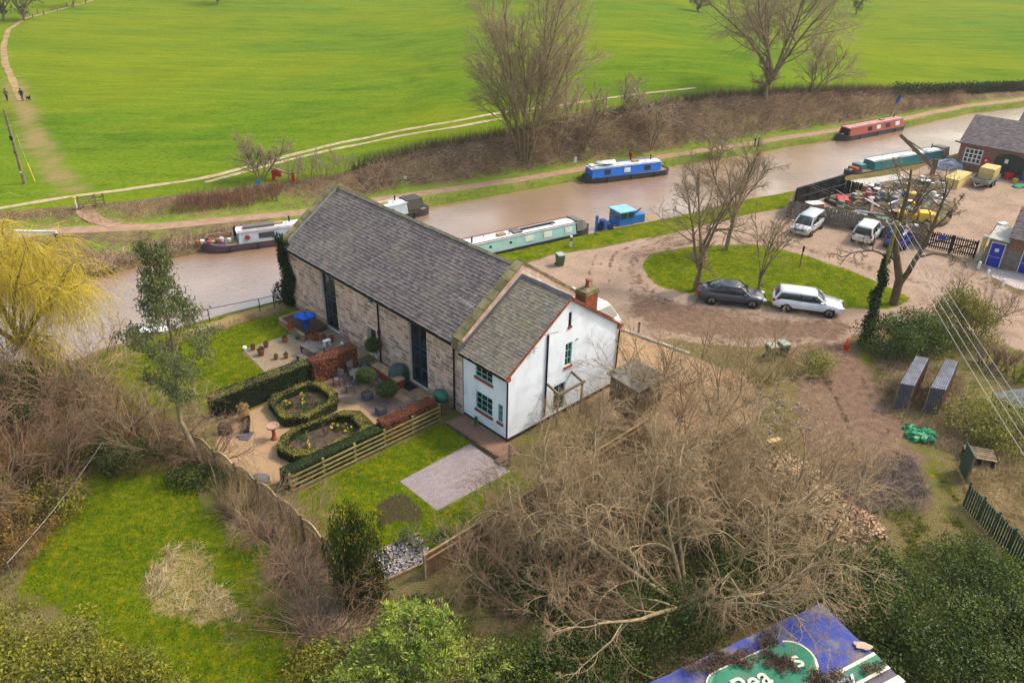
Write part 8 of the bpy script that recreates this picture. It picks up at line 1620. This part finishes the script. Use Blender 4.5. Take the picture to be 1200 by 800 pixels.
# ---- poles and wires
POLE = mat('pole_wood', c(148, 132, 108), c(116, 102, 84), rough=.9, scale=3, bump=.3)
pb = G(1013, 403); PT = 8.9; t = thing('power_pole', 'timber power pole swathed in ivy beside the oak', 'pole', pb); MB().tube([(0, 0, 0), (0, 0, PT)], [.15, .11], 10).build('shaft', mat('mossy_pole', c(150, 138, 70), c(120, 112, 54), rough=.9), t); MB().box((0, 0, PT - .3), (1.5, .1, .12), rz=-.6).build('crossarm', POLE, t)
wd = np.array([math.cos(-.6), math.sin(-.6), 0])
for k in (-.6, -.2, .2, .6): MB().lathe([(.03, 0), (.06, .05), (.04, .16)], (wd[0] * k, wd[1] * k, PT - .24), 6).build('insulator', WFR, t)
rng = np.random.RandomState(77); bl2 = [(.1 * math.sin(z * 3), .1 * math.cos(z * 2), z, .55 - .05 * z + .1 * math.sin(z * 4), .5 - .045 * z, .5, .7) for z in np.arange(.1, 6.4, .3)]; P, Nn = clump_points(bl2, 5200, rng, .5); v, f, va = leaves(P, Nn, .12, rng, .8, .5); npobj('ivy', v, f, IVY, t, var=va)
WIRE = mat('wire', c(214, 210, 206), rough=.5); E_ = G(1290, 638, 7.5)
for i, k in enumerate((-.6, -.2, .2, .6)):
    A_ = pb + wd * k + [0, 0, PT - .08]; B_ = E_ + wd * k * 1.2; t = thing('power_line', 'pale overhead wire running from the ivy-clad pole', 'wire', A_, 0, 'overhead wires from the ivy pole'); MB().tube([tuple((B_ - A_) * f + [0, 0, -1.2 * f * (1 - f)]) for f in np.linspace(0, 1, 14)], .014, 4).build('wire', WIRE, t)
fb = GT(661, 156); t = thing('power_pole', 'slim timber pole among the saplings on the far bank', 'pole', fb); MB().tube([(0, 0, 0), (0, 0, 8.3)], [.15, .11], 8).build('shaft', POLE, t); MB().box((0, 0, 7.9), (1.2, .1, .12), rz=-.6).build('crossarm', POLE, t)
for k in (-.4, .4):
    A_ = fb + wd * k + [0, 0, 8.0]; B_ = pb + wd * k + [0, 0, PT - .1]; t = thing('power_line', 'thin overhead wire crossing the canal between the two poles', 'wire', A_, 0, 'overhead wires across the canal'); MB().tube([tuple((B_ - A_) * f + [0, 0, -3.0 * f * (1 - f)]) for f in np.linspace(0, 1, 16)], .007, 3).build('wire', mat('wire_grey', c(170, 166, 160), rough=.6), t)
lb = GT(29, 215); t = thing('telegraph_pole', 'bare grey telegraph pole at the field path corner', 'pole', lb); MB().tube([(0, 0, 0), (0, 0, 7.3)], [.17, .12], 10).build('shaft', POLE, t); MB().box((0, -.15, 4.6), (.25, .15, .4)).build('bracket', PIPE, t); MB().box((0, -.15, 3.2), (.22, .12, .3)).build('plate', LEAD, t); MB().box((0, -.17, 1.2), (.18, .03, .2)).build('notice', WFR, t)
t = thing('stay_guard', 'slanting yellow stay guard beside the telegraph pole', 'guard', GT(41, 213)); MB().tube([(0, 0, 0), (-.4, .25, 1.9)], .05, 6).build('tube', paint('guard_yellow', 236, 204, 30), t); MB().tube([(-.4, .25, 1.9), (-.95, .6, 4.6)], .012, 4).build('wire', WIRE, t)
# ---- field gate and rails
ga, gb2 = GT(94, 246), GT(123, 241); vv = gb2 - ga; L = np.linalg.norm(vv[:2]); t = thing('field_gate', 'weathered timber field gate with rail fence beside the track', 'gate', ga, math.atan2(vv[1], vv[0]))
for x in (0, 1.4, L): MB().box((x, 0, .65), (.14, .14, 1.3)).build('post', WOODV, t)
for k in range(5): MB().box((.7, 0, .25 + k * .22), (1.26, .04, .08)).build('gate_bar', WOODV, t)
for k in range(3): MB().box(((1.4 + L) / 2, 0, .35 + k * .32), (L - 1.54, .04, .1)).build('rail', WOODV, t)
MB().bar((.1, -.03, .2), (1.3, -.03, 1.1), .03, .08).build('brace', WOODV, t)
t = thing('notice_post', 'white and yellow waymark post at the field gate', 'post', GT(90, 245)); MB().box((0, 0, .5), (.12, .12, 1.0)).build('shaft', WFR, t); MB().box((0, 0, 1.08), (.2, .2, .16)).build('cap', paint('cap_yellow', 240, 190, 40), t)
first = None
for i, (px, py) in enumerate(((28, 24), (31, 19.5), (39, 20.5), (45, 16.5), (52, 18), (62, 12.5), (68, 13.3), (79, 8), (85, 9.5), (101, 5))):
    if first is None: first = thing('path_post', 'short dark timber post lining the far footpath', 'post', GT(px, py), 0, 'posts lining the far footpath'); MB().box((0, 0, .45), (.24, .24, .95), taper=.9).build('shaft', WOODV, first); MB().box((0, 0, .94), (.26, .26, .04)).build('cap', WOODV, first)
    else: clone(first, GT(px, py))
a, b_ = GT(321, 211), GT(344, 213); vv = b_ - a; t = thing('red_barrier', 'red-painted timber barrier frame in the rough grass', 'barrier', a, math.atan2(vv[1], vv[0])); L = np.linalg.norm(vv[:2]); RP = paint('barrier_red', 196, 44, 50)
for x in (0, L): MB().box((x, 0, .5), (.3, .12, 1.0)).build('panel', RP, t)
MB().bar((0, 0, 1.25), (L, 0, .75), .14, .16).build('top_rail', BOARD, t); MB().box((.4, .1, .7), (.9, .06, .7)).build('board', RP, t)
def sign_post(label, loc, h, panel, pm, cat='sign'):
    t = thing('sign_post', label, cat, loc); MB().box((0, 0, h / 2), (.08, .08, h)).build('post', WOODV, t); MB().box((0, -.06, h - panel[1] / 2), (panel[0], .03, panel[1])).build('panel', pm, t); return t
SB = paint('sign_sky', 40, 130, 220, .5, .05)
sign_post('small blue waymark sign below the round tree', GT(305, 228), 1.5, (.4, .45), SB); sign_post('white-topped milepost on the towpath verge', GT(674, 194), 1.0, (.3, .7), WFR, 'milepost'); sign_post('small white marker on the bank grass', GT(475, 213), .6, (.3, .3), WFR, 'marker')
sign_post('dark slim notice post on the oval green', G(937, 313), 1.9, (.16, .5), PIPE); sign_post('white marker post on the bank below the broad tree', GT(836, 163), .7, (.25, .35), WFR, 'marker')
for i, (px, py) in enumerate(((884, 172), (888, 171.5))):
    t = thing('mooring_post', 'black mooring post beside the towpath', 'post', GT(px, py), 0, 'pair of black mooring posts'); MB().box((0, 0, .5), (.16, .16, 1.0)).build('shaft', BLKW, t); MB().box((0, 0, 1.02), (.2, .2, .05)).build('cap', BLKW, t)
t = thing('banner_flag', 'blue feather flag on a leaning pole on the bank', 'flag', GT(1044, 133)); MB().tube([(0, 0, 0), (.5, 0, 2.6)], .03, 5).build('pole', PIPE, t); MB().loft([[(.3 + .2 * f + xx, y, 1.5 + f * 1.1) for xx, y in ((0, 0), (.45, .08 * math.sin(f * 5)), (.45, .02 + .08 * math.sin(f * 5)), (0, .02))] for f in (0, .3, .6, 1)]).build('cloth', paint('flag_blue', 30, 84, 190, .7, .05), t)
t = thing('white_beam', 'long white-painted pole rail beside the towpath', 'rail', G(-40, 283), 0); v1 = G(66, 272, .9) - G(-40, 283); MB().bar((0, 0, 1.0), tuple(v1), .2, .22).build('beam', WFR, t); MB().box(tuple(v1 - [.1, 0, .45]), (.16, .16, .9)).build('post', BLKW, t); MB().box((1, 0.1, .5), (.16, .16, 1.0)).build('post', BLKW, t)
# ---- bins, cone, kerb
def wheelie(label, loc, rz, body, lid):
    t = thing('wheelie_bin', label, 'bin', loc, rz); MB().loft([[(-a_, -b2, z), (a_, -b2, z), (a_, b2, z), (-a_, b2, z)] for a_, b2, z in ((.23, .26, .06), (.3, .35, .98))]).build('body', body, t); MB().box((0, 0, 1.02), (.64, .76, .08), taper=.92).build('lid', lid, t)
    for s in (-1, 1): MB().tube([(s * .26, .3, .1), (s * .32, .3, .1)], .1, 10).build('wheel', TYRE, t)
    MB().bar((-.28, .38, .95), (.28, .38, .95), .04).build('handle', body, t)
BING = paint('bin_green', 62, 96, 64, .5, .3); BINL = paint('bin_pale_lid', 172, 182, 158, .5, .4)
wheelie('dark green wheelie bin standing alone on the barn verge', G(656, 311), .4, BING, paint('lid_grey', 176, 180, 170)); wheelie('pale-lidded wheelie bin beside its twin by the shrub', G(902, 420), .3, BING, BINL); wheelie('second pale-lidded bin closer to the yellow-green shrub', G(916, 417), .3, BING, BINL)
t = thing('traffic_cone', 'orange traffic cone at the head of the mud track', 'cone', G(991, 409)); OR = paint('cone_orange', 232, 84, 30, .5, .15); MB().lathe([(.2, .04), (.11, .45), (.05, .85), (.03, .86)], n=14).build('cone', OR, t, smooth=True); MB().box((0, 0, .02), (.48, .48, .04)).build('base', OR, t)
t = thing('service_post', 'small white hook-up post on the canal verge', 'post', G(669, 289)); MB().box((0, 0, .5), (.2, .2, 1.0)).build('body', WFR, t); MB().box((0, -.02, .7), (.21, .21, .3)).build('panel', LEADP, t)
ka, kb = G(727, 386), G(808, 415); vv = kb - ka; t = thing('kerb', 'pale stone kerb between the yard and golden gravel drive', 'kerb', ka, math.atan2(vv[1], vv[0])); L = np.linalg.norm(vv); n = int(L / .9)
for k in range(n): MB().box(((k + .5) * L / n, 0, .05), (L / n - .02, .2, .14)).build('kerb_stone', CONC, t)
t = thing('black_post', 'short black bollard at the kerb by the cottage', 'bollard', G(748, 391)); MB().lathe([(.08, 0), (.08, .85), (.05, .9)], n=8).build('shaft', BLKW, t); MB().lathe([(.1, 0), (.1, .06)], n=8).build('base', CONC, t)
ca = G(20, 690); cb_ = G(128, 545); t = thing('clothes_line', 'pale line stretched low above the lower lawn edge', 'line', ca); MB().tube([tuple((cb_ - ca) * f + [0, 0, 1.5 - .25 * math.sin(math.pi * f)]) for f in np.linspace(0, 1, 10)], .009, 4).build('line', WIRE, t)
for q in (ca * 0, cb_ - ca): MB().tube([tuple(q), tuple(q + [0, 0, 1.55])], .02, 6).build('post', GALV, t)
# ---- little shed in the shrubs
t = thing('garden_shed', 'small dark timber shed with pale lichen-covered roof among bare shrubs', 'shed', G(742, 476), YAW); sm = BLKW
for k in range(14): MB().box((-1.1 + .08 + k * .16, -1.0, 1.0), (.15, .03, 2.0)).build('board', WOODV, t); 
for k in range(12): MB().box((-1.12, -.9 + k * .165, 1.05), (.03, .155, 2.1)).build('board', WOODV, t)
MB().box((0, 0, .98), (2.16, 1.9, 1.96)).build('frame', sm, t); MB().box((0, 0, 2.15), (2.6, 2.4, .07), rx=.09).build('roof', mat('lichen_felt', c(150, 142, 128), c(92, 84, 70), rough=.95, scale=2.5), t)
t = thing('barrow_board', 'long pale plank lying on the rubble', 'plank', G(905, 525), .6); MB().box((0, 0, .55), (1.1, .3, .05), ry=.2).build('board', TIMB, t); MB().box((.1, .3, .45), (1.0, .22, .05), ry=-.1, rz=.3).build('board', WOODV, t)

# ================================================================== TARPAULIN SHED
TZ = 3.0; c0_ = G(962, 706, TZ); e1 = G(760, 800, TZ) - c0_; e1 /= np.linalg.norm(e1); e2 = np.array([-e1[1], e1[0], 0]); e2 = e2 if e2 @ (G(1068, 800, TZ) - c0_) > 0 else -e2
def tz(s, q): return TZ + .05 * math.sin(s * 1.3) * math.sin(q * 1.1) - .10 * math.sin(math.pi * min(max(q / 5.5, 0), 1)) + .02 * math.sin(s * 5 + q * 3)
tp = thing('tarpaulin_shed', 'shed roofed with a blue advertising tarpaulin carrying a green sign', 'shed', (c0_[0], c0_[1], 0))
def tl(s, q, lift=0.): p = e1 * s + e2 * q; return (p[0], p[1], tz(s, q) + lift)
TARP = mat('blue_tarpaulin', c(28, 52, 150), c(38, 58, 136), rough=.5, scale=.7, spec=.25, bump=.35, bscale=3.5, dirt=c(104, 94, 96), dirt_amt=.85, dscale=.4, dlo=.36, dhi=.56, speck=c(130, 120, 118), speck_amt=.5, sscale=1.6)
SX, QX = 9.0, 6.0; ns, nq = 46, 32; V = [tl(SX * i / ns, QX * j / nq) for j in range(nq + 1) for i in range(ns + 1)]; F = [(j * (ns + 1) + i, j * (ns + 1) + i + 1, (j + 1) * (ns + 1) + i + 1, (j + 1) * (ns + 1) + i) for j in range(nq) for i in range(ns)]
o = MB().add(V, F).build('tarpaulin', TARP, tp, smooth=True, recalc=False)
if o.data.polygons[0].normal.z < 0: o.data.flip_normals()
mb = MB()
for i in range(ns): mb.add([tl(SX * i / ns, 0), tl(SX * (i + 1) / ns, 0), (*tl(SX * (i + 1) / ns, 0)[:2], 2.3 + .1 * math.sin(i)), (*tl(SX * i / ns, 0)[:2], 2.3 + .1 * math.sin(i - 1))], [(0, 1, 2, 3)])
for j in range(nq): mb.add([tl(0, QX * j / nq), tl(0, QX * (j + 1) / nq), (*tl(0, QX * (j + 1) / nq)[:2], 2.35 + .1 * math.sin(j)), (*tl(0, QX * j / nq)[:2], 2.35 + .1 * math.sin(j - 1))], [(0, 1, 2, 3)])
mb.build('tarpaulin_skirt', TARP, tp, recalc=False)
cs = [tl(.15, .15), tl(SX - .15, .15), tl(SX - .15, QX - .15), tl(.15, QX - .15)]; mb = MB(); mb.add([(*p[:2], 0) for p in cs] + [(*p[:2], 2.75) for p in cs], [(0, 1, 5, 4), (1, 2, 6, 5), (2, 3, 7, 6), (3, 0, 4, 7)]); mb.build('wall', BLKW, tp)
def sq(px, py): p = G(px, py, TZ) - c0_; return p @ e1, p @ e2
def decal(name, pts, material, lift, st=False, parent=tp):
    Q = pts if st else [sq(*p) for p in pts]; import bmesh
    mb = MB(); mb.add([tl(s, q, lift) for s, q in Q], [tuple(range(len(Q)))]); o = mb.build(name, material, parent, recalc=False)
    bm = bmesh.new(); bm.from_mesh(o.data); bmesh.ops.triangulate(bm, faces=bm.faces)
    if sum(f.normal.z for f in bm.faces) < 0: bmesh.ops.reverse_faces(bm, faces=bm.faces)
    bm.to_mesh(o.data); bm.free(); return o
SGN = mat('sign_green', c(36, 132, 96), c(30, 112, 82), rough=.45, dirt=c(92, 116, 96), dirt_amt=.7, dscale=1.2); SWH = mat('sign_cream', c(236, 226, 196), c(220, 208, 176), rough=.5)
# rounded sign outline in the sheet's own frame
s_r, q_t = sq(950, 762); s0_, q0_ = sq(939, 771); A0 = np.array(sq(920, 758)); 
sa, qa = sq(957, 772); sb_, qb = sq(846, 792)
def stadium(sc, qc, hl, r, grow=0.): return [(sc + (hl if abs(a_) <= math.pi / 2 else -hl) + (r + grow) * math.cos(a_), qc + (r + grow) * math.sin(a_)) for a_ in np.linspace(-math.pi, math.pi, 40)[:-1]]
qc = (sq(939, 770)[1]); sc_ = (sa + sq(835, 822)[0]) / 2; hl = abs(sq(835, 822)[0] - sa) / 2 - .85
decal('sign_border', stadium(sc_, qc, hl, .82, .07), SWH, .085, True); decal('sign_panel', stadium(sc_, qc, hl, .82), SGN, .105, True)
ns_, nq_ = sq(919, 758); decal('sign_notch', [(ns_ - .13, qc - .95), (ns_ + .13, qc - .95), (ns_, qc - .5)], TARP, .118, True)
def text_on(body, s, q, size, material, lift=.13, slant=0.0):
    cu = bpy.data.curves.new('lettering', 'FONT'); cu.body = body; cu.size = size; cu.extrude = .004; cu.shear = slant; cu.offset = .012; o = bpy.data.objects.new('lettering', cu); col.objects.link(o); dg = bpy.context.evaluated_depsgraph_get(); dg.update(); me = bpy.data.meshes.new_from_object(o.evaluated_get(dg)); bpy.data.objects.remove(o); me.materials.clear(); o = link('lettering', me, material, tp)
    x = -e1; y = -e2; m = Matrix.Identity(4); p = tl(s, q, lift)
    for i in range(3): m[i][0] = x[i]; m[i][1] = y[i]; m[i][2] = (0, 0, 1)[i]; m[i][3] = p[i]
    if np.cross(x, y)[2] < 0: m[0][1], m[1][1] = -m[0][1], -m[1][1]
    o.matrix_local = m
s1, q1 = sq(857, 805); text_on('Pea', s1, qc + .36, 1.0, SWH); s1, q1 = sq(931, 779); text_on('s', s1, qc + .3, 1.0, SWH)
s1, q1 = sq(925, 801); text_on('Dairy', s1, qc + 1.75, .95, mat('sign_white', c(222, 222, 230), rough=.5), slant=.25)
# printed stripes near the far edge
ss, qq = sq(1030, 772); 
for k, (a_, b2, m_) in enumerate(((0, .12, SWH), (.12, .62, SGN), (.62, .74, SWH), (1.05, 1.35, SWH), (1.5, 1.62, REDP))):
    decal('printed_stripe', [(.05, qq + a_ - .3), (3.6 - k * .2, qq + a_ - .3), (3.6 - k * .2, qq + b2 - .3), (.05, qq + b2 - .3)], m_, .09 + .004 * k, True)
# wind-blown leaf litter lying on the sheet
LIT = mat('dark_litter', c(104, 82, 62), c(66, 52, 42), rough=1, vary=.4)
for i, (pts, n, lab) in enumerate((([(800, 778), (840, 768), (880, 762), (905, 768), (880, 782), (830, 788), (800, 790)], 1500, 'drift of dark leaf litter across the blue sheet edge'), ([(893, 742), (907, 740), (908, 755), (896, 764), (888, 756)], 420, 'small clump of dark litter above the green sign'), ([(900, 768), (925, 772), (935, 785), (915, 790), (895, 780)], 700, 'dark litter hiding the middle of the sign lettering'), ([(952, 788), (985, 788), (1000, 800), (960, 806), (945, 798)], 700, 'dark litter beside the printed stripes'), ([(1010, 782), (1035, 776), (1030, 786), (1012, 790)], 260, 'dark litter on the green stripe'))):
    rng = np.random.RandomState(80 + i); Q = np.array([sq(*p) for p in pts]); cc_ = Q.mean(0); u_ = rng.rand(n, 1); k_ = rng.randint(0, len(Q), n); P2 = cc_ + (Q[k_] - cc_) * (rng.rand(n, 1) ** .7) + rng.normal(0, .08, (n, 2)); P3 = np.array([tl(s, q, .13 + .1 * rng.rand()) for s, q in P2])
    v, f, va = leaves(P3, np.tile([0, 0, 1.], (n, 1)), .15, rng, .22); v = v + [c0_[0], c0_[1], 0]; o = npobj('leaf_litter', v, f, LIT, var=va); prop(o, lab, 'litter', kind='stuff')
t = thing('dry_leaf_spray', 'pale torn scrap of paper lying on the blue sheet', 'scrap', tuple(np.array(tl(*sq(1010, 757), .1)) + [c0_[0], c0_[1], 0])); mb = MB(); rg = random.Random(2); mb.add([(math.cos(a_) * (.2 + .2 * rg.random()), math.sin(a_) * (.12 + .12 * rg.random()), .03 * rg.random()) for a_ in np.linspace(0, 6.28, 15)[:-1]], [tuple(range(14))]); mb.build('sheet', mat('torn_paper', c(196, 172, 146), rough=.8), t, recalc=False)

# ================================================================== AIR
hz = MB().box((85, 420, 27.2), (1900, 1150, 59.6)); o = hz.build('haze', None, None)
m = bpy.data.materials.new('thin_air'); m.use_nodes = True; nt = m.node_tree; nt.nodes.clear(); pv_ = nt.nodes.new('ShaderNodeVolumePrincipled'); ou = nt.nodes.new('ShaderNodeOutputMaterial')
pv_.inputs['Color'].default_value = (.96, .97, 1, 1); pv_.inputs['Density'].default_value = .00022; pv_.inputs['Anisotropy'].default_value = .2; nt.links.new(pv_.outputs[0], ou.inputs['Volume'])
o.data.materials.clear(); o.data.materials.append(m); prop(o, 'thin pale air over the far pasture', kind='stuff')
